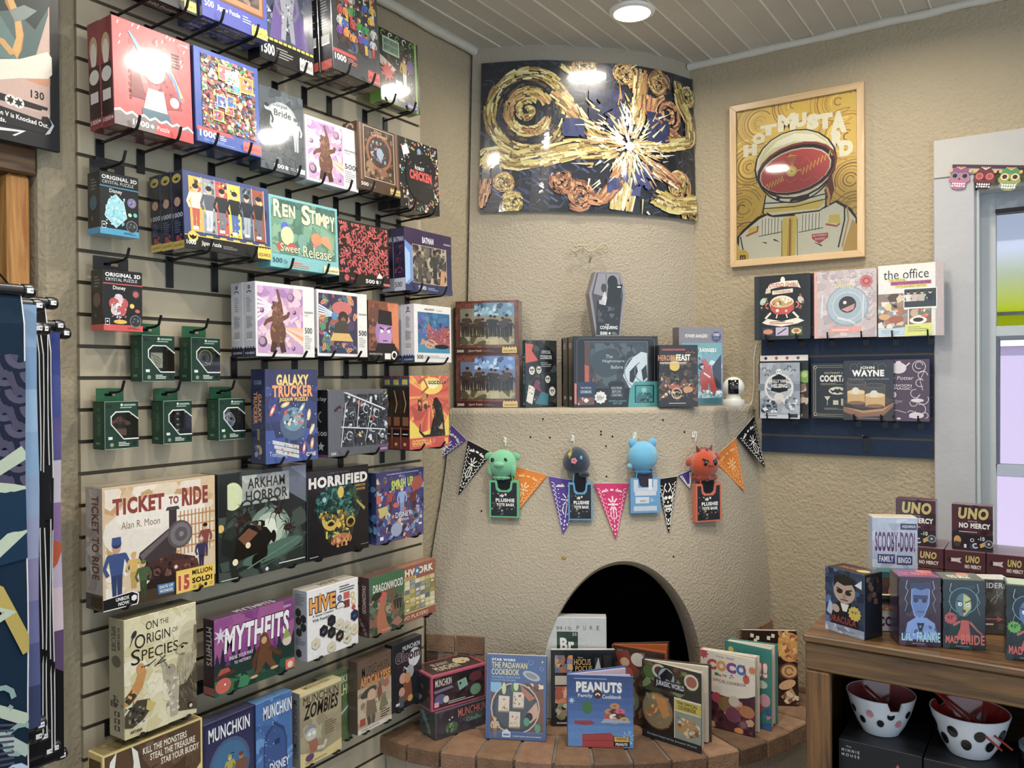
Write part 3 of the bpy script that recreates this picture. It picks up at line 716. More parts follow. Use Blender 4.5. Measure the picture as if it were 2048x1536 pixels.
a.P([(0,.62),(.1,.6),(.4,.5),(.3,.42),(0,.5)],'#d9cdbd'); a.star(.18,.42,.2,.1,9,'#d8352c'); a.person(.62,.3,.42,'#c9a14a','#e6e6e2','#e6cdb0','#b8402a'); a.P([(.36,.2),(.6,.2),(.55,.36),(.38,.36)],'#c3cad2'); a.E(.78,.62,.1,.1,'#5f3f87')
a.T('1000 Jigsaw Puzzle',.02,.07,.6,.13,'#f3f3f0',b=.02); a.R(.66,.03,.94,.1,'#5a3b96'); a.T('AQUARIUS',.7,.045,.92,.08,'#e9e4f5'); a.end()
a = c.art('bottom'); a.R(.04,.1,.96,.92,'#23251f'); a.X(.04,.1,.96,.92,24,['#2f322b','#1a1c18','#3c3f36'],.03,.07,9); a.end()

# ---- second row
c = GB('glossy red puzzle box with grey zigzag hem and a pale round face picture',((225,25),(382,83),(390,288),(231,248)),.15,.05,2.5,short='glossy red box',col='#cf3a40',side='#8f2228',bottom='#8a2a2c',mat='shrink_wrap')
a = c.art(); a.X(.2,.3,.9,.95,50,['#c02f36','#d8474b','#b5282f','#e25a58'],.02,.06,2); rd = random.Random(5)
for k in range(22): x,y = rd.uniform(.06,.95),rd.uniform(.68,.97); a.L([(x,y),(x+.02,y+.035)],.012,'#f0d8d0')
a.P([(.2,.3),(.4,.3),(.3,.62),(.22,.55)],'#7a1d26'); a.P([(.55,.25),(.86,.3),(.8,.6),(.62,.66)],'#a3222c'); a.X(.56,.3,.84,.62,26,['#8d1a24','#c9434a','#6f1520'],.02,.04,3)
a.E(.5,.62,.15,.14,'#efe3d3'); a.L([(.62,.72),(.74,.6),(.86,.42)],.07,'#e0c65a',taper=(1,.6)); a.L([(.66,.68),(.78,.54),(.84,.38)],.05,'#3a72c2',taper=(1,.5)); a.L([(.36,.72),(.26,.84),(.2,.9)],.06,'#5a9fd0',taper=(1,.3))
a.P([(.42,.42),(.62,.42),(.66,.22),(.36,.22)],'#efe9df'); a.P([(.34,.22),(.68,.22),(.72,.12),(.34,.12)],'#4a6b7c'); a.E(.76,.35,.06,.05,'#efe9df')
for k in range(5): a.R(.74,.7+.03*k,.84,.715+.03*k,'#3a1a1e')
for k,v in enumerate(('S','M','U','C','H')): a.T(v,.19,.27+.06*k,.22,.31+.06*k,'#6b151d')
z = [(0,0)]+[(0,.14)]+[(k/14,.14+(.02 if k % 2 else -.012)) for k in range(1,14)]+[(1,.12),(1,0)]
a.P(z,'#f2e9e4'); a.P([(x_,max(y_-.022,0)) for x_,y_ in z],'#82797a'); a.P([(.5,0),(1,0),(1,.1),(.52,.115)],'#c53339'); a.T('1000',.22,.035,.42,.09,'#f7f5f2',b=.03); a.star(.46,.062,.03,.016,6,'#f7f5f2'); a.T('Puzzle',.52,.04,.68,.085,'#f0c9c4'); a.T('AQUARIUS',.84,.935,.98,.955,'#f0d0cc'); a.end()
a = c.art('left'); a.E(.5,.74,.34,.12,'#caa67a'); a.E(.5,.68,.26,.12,'#ead9c6'); a.P([(.1,.58),(.9,.58),(.95,.1),(.05,.1)],'#3a2326'); a.E(.5,.48,.4,.07,'#e3d8cc'); a.R(.15,.24,.8,.34,'#e3d8cc'); a.T('1000',.12,.045,.75,.085,'#f0e6e0'); a.star(.86,.065,.1,.05,6,'#f0e6e0'); a.end()
a = c.art('bottom'); a.R(.04,.1,.96,.9,'#6d3a3a'); a.X(.04,.1,.96,.9,30,['#8a4a46','#57302f','#7f5a55'],.02,.05,4); a.end()
c.behind(1,'second red puzzle box directly behind the glossy red front one')
COMIC = ['#c9352c','#2c5fb3','#e0b52e','#3c9a4c','#e07a2c','#7a3f9c','#e9e2d2','#2a2a35','#d85a6a','#58a8c9','#f0d8a8','#8d1f26']
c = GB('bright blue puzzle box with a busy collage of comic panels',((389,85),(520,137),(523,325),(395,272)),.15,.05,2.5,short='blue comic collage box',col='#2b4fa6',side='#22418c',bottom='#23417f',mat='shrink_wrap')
a = c.art(); a.R(.1,.17,.93,.95,'#8a6a5c'); a.X(.1,.17,.93,.95,300,['#5a3a3c','#33405f','#a8584a','#c9a884','#7a5a6a','#d8c4a4','#8a3030'],.03,.07,20); a.X(.1,.17,.93,.95,420,COMIC,.01,.04,21); rd = random.Random(4)
for k in range(9):
    x,y = rd.uniform(.12,.72),rd.uniform(.22,.78); w_ = rd.uniform(.1,.2); h_ = rd.uniform(.08,.17); a.R(x-.012,y-.01,x+w_+.012,y+h_+.01,rd.choice(['#f0cf3a','#f2ece0','#d84238'])); a.R(x,y,x+w_,y+h_,rd.choice(COMIC)); a.X(x,y,x+w_,y+h_,14,COMIC,.012,.035,k)
a.P([(0,.16),(.5,.16),(.56,.12),(0,.12)],'#d8352c'); a.R(0,0,1,.12,'#2b4fa6'); a.T('1000',.04,.06,.3,.13,'#f6f6f4',b=.03); lines(a,.34,.06,.44,.12,3,'#cfd8ee'); lines(a,.1,.02,.6,.05,2,'#7a94d0'); patch(a,.7,.02,.99,.12,'#e0463c','AQUARIUS','#8a1d18'); a.end()
a = c.art('bottom'); a.R(.04,.1,.96,.9,'#2c4a86'); a.X(.04,.1,.96,.9,36,['#3a5a96','#5a4a5c','#8a5a55','#28406f'],.02,.05,4); a.end()
c.behind(1,'second blue comic collage puzzle box behind the front one')
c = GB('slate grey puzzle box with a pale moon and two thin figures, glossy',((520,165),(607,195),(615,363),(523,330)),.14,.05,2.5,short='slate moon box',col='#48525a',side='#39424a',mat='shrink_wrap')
a = c.art(); a.X(0,.1,1,1,70,['#3f4950','#525d66','#37414a','#5d6870','#444f57'],.05,.14,4); a.E(.5,.66,.34,.2,'#9aa4aa'); a.E(.5,.66,.3,.18,'#aeb6ba'); a.T('Bride',.32,.68,.7,.76,'#2f383f'); a.T('Corpse',.3,.78,.62,.84,'#2f383f')
a.person(.16,.38,.42,'#262d33','#262d33','#d7dde0','#1a1f24'); a.person(.8,.3,.42,'#c3ccd3','#aab4bc','#c9d6de','#4d5d6c'); a.T('500',.28,.045,.5,.095,'#f4f5f5',b=.03); a.star(.56,.07,.05,.025,6,'#f4f5f5'); lines(a,.64,.05,.78,.09,2,'#aab'); a.R(.8,.04,.98,.1,'#d9dcde'); a.end()
a = c.art('bottom'); a.R(.05,.1,.95,.9,'#59636a'); a.ngon(.5,.5,.1,6,'#7a848a'); a.end()
def bear(a,sky,x1=.7):
    a.R(.03,.05,x1,.95,sky[0]); a.clipbox = (.03,.05,x1,.95); a.X(.03,.05,x1,.95,70,sky,.04,.13,6)
    for k in range(6): a.L([(.3,.68),(-.1,.85-.09*k)],.02,'#f6e6ee',taper=(.4,2.2));
    for k in range(4): a.L([(.42,.4),(.9,.36-.08*k)],.05,['#f0b48a','#e6c6c6','#e89a6a','#f2d4c4'][k],taper=(.5,1.5))
    for x,y,r,c_ in ((.58,.82,.06,'#8a5a86'),(.1,.62,.035,'#5f3f68'),(.64,.62,.03,'#4a3350'),(.11,.2,.07,'#5a4a5e'),(.62,.12,.03,'#6a3f6f')): a.C(x,y,r,c_); a.C(x-.01,y+.01,r*.7,'#b58fae')
    f = '#6b4230'; a.E(.36,.33,.13,.2,f); a.E(.35,.55,.09,.12,'#7a4c34'); a.E(.33,.68,.065,.07,'#85553a'); a.L([(.42,.58),(.40,.74),(.35,.92)],.07,'#7a4a33',taper=(1,.5)); a.C(.29,.735,.022,'#6b4230',8); a.C(.375,.735,.022,'#6b4230',8); a.E(.31,.655,.035,.025,'#a87a5c'); a.C(.305,.70,.01,'#1a100c',6); a.C(.35,.70,.01,'#1a100c',6)
    a.L([(.28,.52),(.18,.48),(.13,.42)],.07,f,taper=(1,.5)); a.L([(.42,.52),(.52,.56),(.55,.62)],.07,f,taper=(1,.6)); a.L([(.3,.2),(.27,.06)],.09,'#4a2c22'); a.L([(.42,.2),(.45,.06)],.09,'#4a2c22'); a.X(.25,.15,.47,.72,30,['#5a3626','#855a40','#9a6a4a'],.012,.03,8)
    a.C(.305,.662,.01,'#2a1712',6); a.clipbox = (0,0,1,1)
    a.T('AQUARIUS',x1+.025,.62,.97,.65,'#77787c',b=.03); lines(a,x1+.03,.585,.93,.605,1,'#b9b9bb'); a.T('500',x1+.03,.34,.95,.42,'#2c2c30',b=.0); lines(a,x1+.03,.12,.95,.32,6,'#c2c2c4')
PINK = ['#c79acb','#d8b0d6','#b686c0','#e6c2d6','#d09ab8','#a87ab8','#eacbd0']
WB = dict(col='#e9e7e4',side='#cfcdd6',mat='gloss_card')
c = GB('white puzzle box with brown bear in pink space, in the upper stock row',((610,225),(716,262),(718,388),(618,358)),.14,.05,2.5,short='upper bear box',**WB)
a = c.art(); bear(a,PINK); a.end(); a = c.art('bottom'); a.T('500',.4,.4,.55,.65,'#77777a'); lines(a,.1,.3,.35,.7,3,'#b5b5b8'); lines(a,.62,.3,.9,.7,3,'#b5b5b8'); a.end()
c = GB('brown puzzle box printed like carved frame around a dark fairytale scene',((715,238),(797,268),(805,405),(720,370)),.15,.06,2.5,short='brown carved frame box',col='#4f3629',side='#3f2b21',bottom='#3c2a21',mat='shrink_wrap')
a = c.art(); a.R(.03,.14,.13,.99,'#6f4d3a'); a.R(.06,.14,.085,.99,'#a17b62'); a.R(.88,.14,.97,.99,'#6f4d3a'); a.R(.92,.14,.94,.99,'#9c765e'); a.R(.14,.19,.87,.97,'#d8c2a8'); a.R(.155,.2,.855,.96,'#46342a')
a.X(.16,.2,.85,.95,70,['#5a4232','#3a2a22','#70543f','#8a6a4c'],.03,.08,4); a.arc(.5,.62,.28,0,360,.05,'#a3603c',24); a.E(.5,.62,.25,.2,'#4a3d3c'); a.X(.3,.46,.7,.78,40,['#8a9ab0','#b0573a','#c9b49a','#5a4a6a','#3a4a6a'],.02,.05,9); a.T('Crystal',.32,.84,.7,.9,'#d9b48e'); a.T('Dark',.4,.9,.58,.94,'#d9b48e'); a.E(.52,.6,.08,.09,'#9fb0c4'); a.E(.27,.38,.09,.08,'#a07a5c'); a.E(.55,.32,.13,.07,'#8d5f48'); a.X(.2,.22,.8,.36,20,['#a98a6a','#6a4a3a'],.02,.05,2)
a.T('500',.05,.06,.22,.115,'#efe6da',b=.03); lines(a,.25,.06,.4,.115,3,'#a08a7a'); patch(a,.74,.03,.99,.11,'#d9bd5a'); a.end()
a = c.art('left'); a.R(.1,.02,.9,.98,'#5a4030'); a.arc(.5,.9,.25,0,330,.1,'#b99a80',10); a.end()
c = GB('black puzzle box with red lettering ringed by tiny cartoon figures',((797,268),(875,295),(884,435),(806,413)),.15,.05,2.5,short='black and red lettered box',col='#1f2127',side='#191a1f',mat='gloss_card')
a = c.art(); rd = random.Random(6)
for k in range(150):
    t = rd.uniform(0,6.28); q = rd.uniform(.40,.54); x,y = .5+q*math.cos(t)*1.05,.5+q*math.sin(t)*1.05
    if 0 < x < 1 and 0 < y < 1: a.X(max(x-.06,0),max(y-.05,0),min(x+.06,1),min(y+.05,1),2,['#e6d9a8','#5a9a8a','#d8804a','#efece2','#b9403a','#8aa8b8','#3a4a3a','#c9b13a','#6a4a7a'],.015,.04,k)
a.E(.5,.5,.36,.36,'#1f2127'); a.P([(.06,.86),(.2,.92),(.26,.8),(.1,.74)],'#dfe8ee'); a.C(.5,.86,.05,'#8aa6c2'); rd = random.Random(7)
for k in range(12): a.C(rd.uniform(.2,.8),rd.uniform(.62,.86),.008,'#e6e6e6',6)
a.T('ROBOT',.38,.59,.62,.64,'#efeeea',b=.03); a.T('CHICKEN',.24,.44,.8,.575,'#e03a32',b=.06,ol='#5f1512',rise=-.0); a.end()
c.behind(1,'second black puzzle box behind the red lettered one')

# ---- third row
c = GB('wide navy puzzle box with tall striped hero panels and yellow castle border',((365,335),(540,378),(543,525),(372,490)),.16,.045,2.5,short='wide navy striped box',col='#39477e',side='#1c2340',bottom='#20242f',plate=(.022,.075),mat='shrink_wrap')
a = c.art(); a.R(.0,.0,1,.17,'#1f2022'); z = [(0,.17)]
for k in range(13): z += [(k/13+.01,.2 if k % 2 else .18),((k+1)/13,.2 if k % 2 else .18)]
a.P(z+[(1,.17)],'#e8c93a'); pal = [['#d8b23a','#e9dcc9','#3a3a40','#c24a3a'],['#9aa0ac','#5f6570','#e0c23a','#c9cdd6'],['#c9483a','#33343c','#e6d34a','#7a7f8c'],['#f0dc2c','#2a2b30','#d8842c','#3f66b0'],['#59677a','#2c3440','#8490a0','#a9b4c0'],['#a3472c','#30333b','#e0c94a','#6a6f7a']]
for k in range(6):
    x0 = .06+.145*k; a.P([(x0,.94),(x0+.135,.94),(x0+.15,.23),(x0+.015,.23)],pal[k][0]); a.X(x0+.015,.24,x0+.135,.93,30,pal[k],.012,.035,30+k); a.person(x0+.075,.27,.58,pal[k][1],pal[k][3],'#e0b594','#2a2a2e'); a.R(x0+.04,.26,x0+.1,.3,'#e9e6dc'); a.L([(x0+.14,.95),(x0+.155,.22)],.006,'#e6e6e6')
a.E(.09,.16,.055,.07,'#e8c93a'); a.P([(.045,.18),(.075,.165),(.085,.185),(.09,.175),(.095,.185),(.105,.165),(.135,.18),(.12,.14),(.09,.12),(.06,.14)],'#17171a'); a.T('1000',.02,.055,.12,.11,'#f4f4f2',b=.03); a.T('Jigsaw Puzzle',.18,.05,.4,.12,'#efefe9'); lines(a,.42,.05,.6,.1,3,'#8a8a88'); patch(a,.83,.0,1,.13,'#ecc93a'); a.end()
a = c.art('left'); a.R(0,0,1,.1,'#dcb93a'); a.T('AQUARIUS',.1,.03,.9,.065,'#222'); a.E(.5,.9,.4,.06,'#d9b93a'); a.P([(.24,.91),(.4,.895),(.46,.915),(.5,.905),(.54,.915),(.6,.895),(.76,.91),(.66,.88),(.5,.868),(.34,.88)],'#1c1e24'); a.P([(.2,.58),(.85,.56),(.8,.78),(.25,.76)],'#23262f'); a.E(.5,.6,.28,.06,'#d9a083'); a.T('1000',.06,.40,.94,.46,'#e9ebf2',rot=0); lines(a,.2,.2,.8,.37,6,'#5c668f'); a.X(.3,.1,.8,.19,8,['#c23a34','#a32f2c'],.08,.16,2); a.end()
a = c.art('bottom'); a.R(.03,.1,.97,.92,'#30333b'); a.T('1000',.05,.7,.16,.88,'#b9b9b6'); a.T('Jigsaw Puzzle',.22,.7,.45,.88,'#6d6f74'); a.end()
c.behind(1,'middle of three navy puzzle boxes standing in line, spine showing'); c.behind(2,'rearmost of three navy puzzle boxes standing in line, next to the wall')
c = GB('aqua puzzle box with cream wobbly lettering over a green picture',((538,388),(675,415),(681,550),(543,535)),.16,.05,2,short='aqua lettered box',col='#79c0c4',side='#62a6aa',bottom='#5c9ca2',plate=(.022,.075))
a = c.art(); a.R(.03,.2,.96,.96,'#64957d'); a.X(.03,.2,.96,.96,60,['#6d9f86','#5b8a74','#78a98e','#517e6c','#86b096'],.06,.16,3); a.X(.03,.86,.96,.96,26,['#3f6a62','#4a756a'],.04,.09,5)
cr = '#f3e9bd'
for t_,x0,y0,x1,y1 in (('R',.06,.70,.17,.95),('E',.18,.72,.26,.9),('N',.27,.72,.36,.9),('S',.45,.66,.58,.95),('T',.57,.70,.66,.9),('I',.66,.7,.7,.87),('M',.7,.69,.80,.88),('P',.8,.67,.87,.86),('Y',.87,.64,.95,.86)): a.T(t_,x0,y0,x1,y1,cr,b=.04,ol='#3a5a4c',olw=.03)
a.C(.21,.58,.055,'#3c63c8'); a.C(.26,.55,.03,'#efe9dc'); a.E(.24,.46,.09,.13,'#f0dca2'); a.E(.14,.3,.05,.06,'#c2453c'); a.E(.3,.3,.06,.07,'#c2453c'); a.E(.45,.42,.07,.1,'#77a79a'); a.E(.45,.32,.045,.07,'#77a79a'); a.E(.66,.48,.08,.09,'#e2854f'); a.P([(.72,.45),(.9,.34),(.84,.56),(.74,.52)],'#e8925c'); a.P([(.6,.38),(.7,.46),(.62,.3)],'#d8747f')
a.T('Sweet',.14,.235,.42,.35,cr,b=.0,ol='#44695a',olw=.03); a.T('Release',.46,.20,.88,.36,cr,b=.0,ol='#44695a',olw=.03); a.T('500',.03,.07,.16,.135,'#2f4a5c',b=.01); lines(a,.18,.07,.24,.13,3,'#5a8a90'); lines(a,.28,.03,.56,.12,3,'#e08a7a'); patch(a,.76,.01,.995,.1,'#ece0ae'); a.end()
a = c.art('bottom'); a.T('...',.1,.6,.16,.7,'#1f3a44',b=.05); a.R(.04,.15,.96,.45,'#4f8a92'); a.end()
c = GB('black puzzle box covered with red swirls and black cats',((676,432),(777,460),(783,580),(680,560)),.15,.05,2,short='red swirl cat box',col='#1b181a',side='#15161c',plate=(.022,.075))
a = c.art(); a.R(.01,.16,.965,.97,'#17121a' if 0 else '#1d1416'); rd = random.Random(3); a.clipbox = (.01,.16,.965,.97)
for i in range(9):
    for j in range(8):
        x,y = .06+.11*i+rd.uniform(-.03,.03),.2+.105*j+rd.uniform(-.03,.03); t0 = rd.uniform(0,360); a.arc(x,y,.045,t0,t0+300,.022,rd.choice(['#c23b3f','#d0474a','#b23338']),9,.02); a.arc(x+.04,y+.02,.04,t0+90,t0+240,.016,'#c8434a',6)
        if rd.random() < .3: a.L([(x,y),(x+.015,y)],.012,'#efe6e0')
a.clipbox = (0,0,1,1); a.C(.14,.08,.045,'#c23b3f'); a.T('Emily',.22,.05,.34,.1,'#d8605e'); a.T('500',.5,.035,.68,.1,'#f4f2f0',b=.03); a.star(.73,.068,.035,.018,6,'#f4f2f0'); lines(a,.78,.04,.86,.1,2,'#aaa'); a.P([(.72,.13),(.78,.23),(.86,.14)],'#efe9e2'); a.R(.86,.02,.99,.06,'#c9605c'); a.end()
c.behind(1,'second black puzzle box behind the red swirl cat one')
c = GB('violet and blue puzzle box with grey window picture of armoured men',((810,452),(904,475),(905,590),(812,582)),.16,.05,1.5,short='violet window picture box',col='#2a2c56',side='#2b2348',mat='shrink_wrap',plate=(.022,.075))
a = c.art(); a.R(0,.7,1,1,'#35294f'); a.P([(0,.05),(.18,.2),(.18,.7),(0,.8)],'#5a8ad0'); a.P([(.0,.1),(.1,.2),(.1,.6),(0,.7)],'#9cc0ea'); a.R(.15,.14,.88,.76,'#b5a58e'); a.X(.16,.15,.87,.75,110,['#4a4643','#6d655c','#38363a','#8a7f70','#2c2b30','#5c5650'],.02,.08,4); a.person(.62,.16,.56,'#3d3b40','#2e2d33','#4a443f','#2b2a2e'); a.person(.3,.16,.5,'#5a534a','#4a453f','#6a5f52','#3a3630'); a.P([(.72,.14),(.82,.14),(.84,.4),(.75,.38)],'#c98a5c')
a.T('BATMAN',.36,.8,.6,.9,'#e3e3ea',b=.04); a.T('AQUARIUS',.82,.83,.98,.86,'#e9e9f0'); a.R(0,0,1,.1,'#23305f'); a.T('500',.26,.04,.42,.1,'#dfe6f5'); lines(a,.46,.04,.7,.09,2,'#8a9ac9'); a.end()
a = c.art('left'); a.X(.1,.28,.9,.75,40,['#4a2c40','#2a2038','#7a3c40','#33304a'],.1,.2,3); a.T('BATMAN',.08,.78,.92,.86,'#c9c4d8'); a.R(0,.0,1,.2,'#c3c4d6'); a.T('500',.1,.06,.7,.14,'#222'); a.end()
c.behind(1,'second violet puzzle box behind the grey window picture one')

# ---- fourth row, white boxes
def whitespine(c,foot,n=1):
    a = c.art('left'); a.R(0,0,1,.115,foot); a.T('AQUARIUS',.12,.03,.88,.065,'#d8d6e2'); barcode(a,.22,.22,.74,.33); lines(a,.25,.38,.8,.55,9,'#8a8a92'); lines(a,.3,.6,.7,.8,7,'#9a9aa2'); a.arc(.5,.83,.2,30,150,.06,'#4a4a52',8); a.C(.5,.93,.1,'#1e1e24',12); a.C(.5,.93,.045,'#cfcdd6',8)
    for k in range(4): a.R(.1+.22*k,.115,.2+.22*k,.135,foot)
    a.end()
c = GB('white puzzle box with brown bear in pink space, in the middle stock row',((511,562),(629,575),(630,716),(512,712)),.16,.05,.5,short='middle bear box',**WB); a = c.art(); bear(a,PINK,.79); a.end(); whitespine(c,'#2c2440'); c.behind(1,'second white bear puzzle box with its barcode spine behind the middle one')
c = GB('white puzzle box with space gorilla and flying food picture',((634,577),(735,590),(735,714),(635,713)),.155,.05,.5,short='space gorilla box',**WB)
a = c.art(); sky = ['#3a2c4a','#5a3f6a','#7a4a5a','#2a3a5c','#4a6a8a','#a3504a','#5f8a6a','#c98a5a']; a.clipbox = (.03,.05,.79,.95); a.R(.03,.05,.79,.95,'#43304f'); a.X(.03,.05,.79,.95,90,sky,.03,.12,9); rd = random.Random(9)
for k in range(30): a.C(rd.uniform(.05,.78),rd.uniform(.06,.94),.006,'#f0ecf5',6)
for k in range(5): a.L([(.42,.62),(-.05,.8-.05*k)],.014,'#d9e6f5',taper=(.4,2))
a.E(.48,.74,.2,.11,'#c9605f'); a.E(.5,.6,.1,.1,'#3a2b2a'); a.E(.5,.56,.05,.05,'#8a5f48'); a.E(.48,.4,.16,.16,'#4a4438'); a.P([(.24,.24),(.7,.24),(.62,.36),(.3,.36)],'#d8b25c'); a.C(.33,.62,.06,'#4a86b8'); a.C(.66,.48,.07,'#4a3f6a'); a.C(.1,.45,.05,'#3c9a6a')
for x,y,r_ in ((.12,.82,30),(.12,.14,70),(.68,.86,120),(.73,.62,80),(.62,.1,20),(.1,.6,10)): a.E(x,y,.06,.03,'#d9a05c',rot=r_); a.E(x,y,.05,.012,'#c2402f',rot=r_)
a.X(.1,.3,.24,.4,10,['#e6d8a8','#3c8ac9'],.01,.03,2); a.clipbox = (0,0,1,1); a.T('AQUARIUS',.815,.66,.985,.69,'#77787c',b=.03); a.T('500',.815,.34,.98,.42,'#2c2c30'); lines(a,.82,.16,.97,.32,5,'#c2c2c4'); a.end(); whitespine(c,'#2a2a33')
c = GB('dark orange puzzle box with a violet scowling face in a black cap',((737,600),(797,606),(798,722),(737,722)),.13,.05,.5,short='orange scowling face box',col='#3a2620',side='#2a1c18',fr=(.2,.8))
a = c.art(); a.R(0,.17,1,1,'#8a4a2c'); a.P([(.62,.98),(1,.98),(1,.2),(.8,.3)],'#d8763a'); a.E(.22,.74,.2,.2,'#6a4034'); a.X(0,.2,.45,.95,26,['#70422e','#5a3226','#9a5c3c'],.04,.12,4); a.E(.5,.48,.28,.26,'#a374b4'); a.E(.55,.4,.22,.18,'#b98ac6'); a.P([(.3,.62),(.78,.6),(.76,.84),(.34,.86)],'#1d1518'); a.E(.43,.5,.05,.03,'#e9e4ea'); a.E(.66,.5,.05,.03,'#e9e4ea'); a.L([(.36,.56),(.5,.53)],.03,'#2a1820'); a.L([(.6,.53),(.74,.57)],.03,'#2a1820'); a.L([(.46,.34),(.62,.34)],.025,'#4a2a4a'); a.P([(.2,.17),(.95,.17),(.85,.3),(.3,.3)],'#1f1518')
a.R(0,0,1,.17,'#17130f'); a.T('1000 PIECE PUZZLE',.02,.1,.45,.13,'#d9cfc2'); a.C(.84,.1,.1,'#efece6'); a.C(.84,.1,.06,'#1b1714'); a.R(.52,.03,.72,.13,'#efece6'); a.end()
c = GB('white puzzle box with a sleeping multicoloured cat on teal',((828,604),(903,618),(903,726),(830,724)),.17,.052,.5,short='sleeping cat box',**WB)
a = c.art(); a.clipbox = (.09,.17,.95,.87); a.R(.09,.17,.95,.87,'#2a6b98'); a.X(.09,.5,.95,.87,50,['#2f78a8','#24588a','#5a4a98','#3a8ab0','#6a5ab0','#1f4a78'],.02,.08,4); a.R(.09,.17,.95,.32,'#2a8ab0'); a.P([(.62,.25),(.95,.25),(.95,.62),(.7,.62)],'#a34a4f'); a.E(.52,.42,.2,.15,'#9c4a5a'); a.P([(.3,.52),(.36,.72),(.48,.56)],'#b05a5c'); a.P([(.14,.3),(.2,.42),(.34,.34)],'#c98a7a')
a.E(.42,.32,.16,.08,'#c99a7a'); rd = random.Random(4)
for k in range(46): x,y = rd.uniform(.3,.92),rd.uniform(.27,.6); a.L([(x,y),(x+rd.uniform(-.03,.06),y+rd.uniform(-.03,.03))],.014,rd.choice(['#e6c24a','#d8605c','#5a3a7a','#e08a4a','#2a1c2c','#e9b0b8']))
a.L([(.36,.38),(.5,.34)],.014,'#1d1318'); a.E(.72,.28,.2,.04,'#1d2430'); a.clipbox = (0,0,1,1); a.T('AQUARIUS',.26,.905,.52,.94,'#5c5c62',b=.03); lines(a,.58,.905,.85,.935,1,'#c5c5c8'); a.T('500',.06,.06,.22,.13,'#2c2c30'); lines(a,.25,.07,.9,.13,2,'#c2c2c6'); a.end(); whitespine(c,'#223c66'); c.behind(1,'second white cat puzzle box behind the sleeping cat front one')

# ---- fifth row
c = GB('tall navy puzzle box with orange lettering and a cartoon spaceship picture',((531,737),(635,740),(635,918),(531,929)),.15,.06,0,short='tall navy spaceship box',col='#23356f',side='#222a55',bottom='#1f2f66',mat='gloss_card')
a = c.art(); a.R(0,0,1,.35,'#2a4a98'); a.X(0,.1,1,.95,50,['#26397a','#20305f','#2c4388','#1f2d5a'],.05,.14,2); rd = random.Random(3)
for k in range(40): a.C(rd.uniform(.03,.97),rd.uniform(.05,.95),rd.uniform(.004,.01),'#e9eefa',6)
a.R(0,.82,1,1,'#28305c')
a.T('GALAXY',.2,.82,.82,.945,'#efcf6a',b=.05,ol='#3a2a52'); a.T('TRUCKER',.12,.70,.9,.83,'#ee9a4a',b=.05,ol='#3a2a52'); a.T('JIGSAW PUZZLE',.25,.645,.8,.695,'#f0d06a',b=.04,ol='#2a2a52',olw=.03)
a.E(.52,.40,.26,.17,'#46607c'); a.E(.52,.46,.2,.13,'#6d94a8'); a.X(.34,.36,.72,.56,40,['#8ab4c4','#e0a05a','#d8d8d0','#c2503f','#5a7a98','#efe4c0','#3a4a64'],.02,.05,5)
for k in range(3): a.P([(.12+.03*k,.25-.05*k),(.62,.17-.05*k),(.62,.13-.05*k),(.12+.03*k,.21-.05*k)],'#c9ccd2'); a.X(.26,.15-.04*k,.58,.2-.04*k,6,['#e0c04a','#5a9a5a','#c2503f'],.012,.025,k)
for x,y,r_,c_ in ((.12,.56,60,'#d8604a'),(.36,.62,20,'#e0b84a'),(.82,.5,80,'#e6cf7a'),(.88,.34,60,'#e6cf7a'),(.88,.18,80,'#d88a4a'),(.72,.14,80,'#c94a6a'),(.68,.58,50,'#8fb4a0')): a.E(x,y,.09,.025,c_,rot=r_); a.E(x,y,.05,.012,'#f0ead8',rot=r_)
a.T('Tomas K.',.06,.08,.4,.13,'#c9d4ee',b=-.005,rise=-.03); a.T('CGE',.76,.045,.95,.085,'#efe9e4',b=.03); a.end()
a = c.art('left'); a.T('GALAXY',.5,.44,.74,.74,'#e0924a',b=.04,rot=-90); a.T('TRUCKER',.2,.42,.46,.76,'#e0924a',b=.04,rot=-90); a.T('JIGSAW',.4,.25,.6,.37,'#c9a04a',b=.03,rot=-90); a.X(.25,.05,.75,.2,14,['#8a98c0','#c9a06a','#46588a'],.08,.2,3); a.T('CGE',.25,.84,.75,.88,'#9aa4c8'); a.end()
c = GB('dark grey puzzle box with slanted black comic panels, 500 on its corner',((655,783),(775,775),(775,903),(657,915)),.15,.05,0,short='grey comic panel box',col='#5d6067',side='#1d1e24',top='#3c3d42',mat='gloss_card')
a = c.art(); a.clipbox = (.1,.1,1,.96); rd = random.Random(8)
for i in range(4):
    for j in range(4):
        x0 = .22+.2*i+.02*j; y0 = .14+.2*j; a.P([(x0,y0),(x0+.18,y0-.01),(x0+.16,y0+.18),(x0-.02,y0+.19)],rd.choice(['#22252b','#2c3038','#1a1c20','#33383f'])); a.X(x0,y0,x0+.16,y0+.17,14,['#0f1013','#4a5058','#8a9098','#d0d4d8','#2a3f48','#16181c'],.01,.035,i*9+j)
for x,y,c_ in ((.1,.66,'#a34048'),(.45,.74,'#b0563f'),(.66,.5,'#a3483c'),(.46,.26,'#c9c08a'),(.88,.92,'#a9b83c')): a.X(x,y,x+.1,y+.1,7,[c_,c_,'#222'],.015,.04,int(x*50))
a.L([(.24,.97),(.95,.68)],.018,'#d9dcde'); a.L([(.28,.8),(.2,.14)],.012,'#d9dcde'); a.L([(.2,.44),(.95,.36)],.014,'#d9dcde'); a.L([(.5,.84),(.46,.4)],.01,'#d9dcde'); a.L([(.72,.74),(.6,.2)],.01,'#c9ccd0')
for x,y in ((.62,.7),(.8,.62),(.34,.3),(.74,.4),(.9,.3)): a.arc(x,y,.05,20,300,.012,'#c9ced4',8)
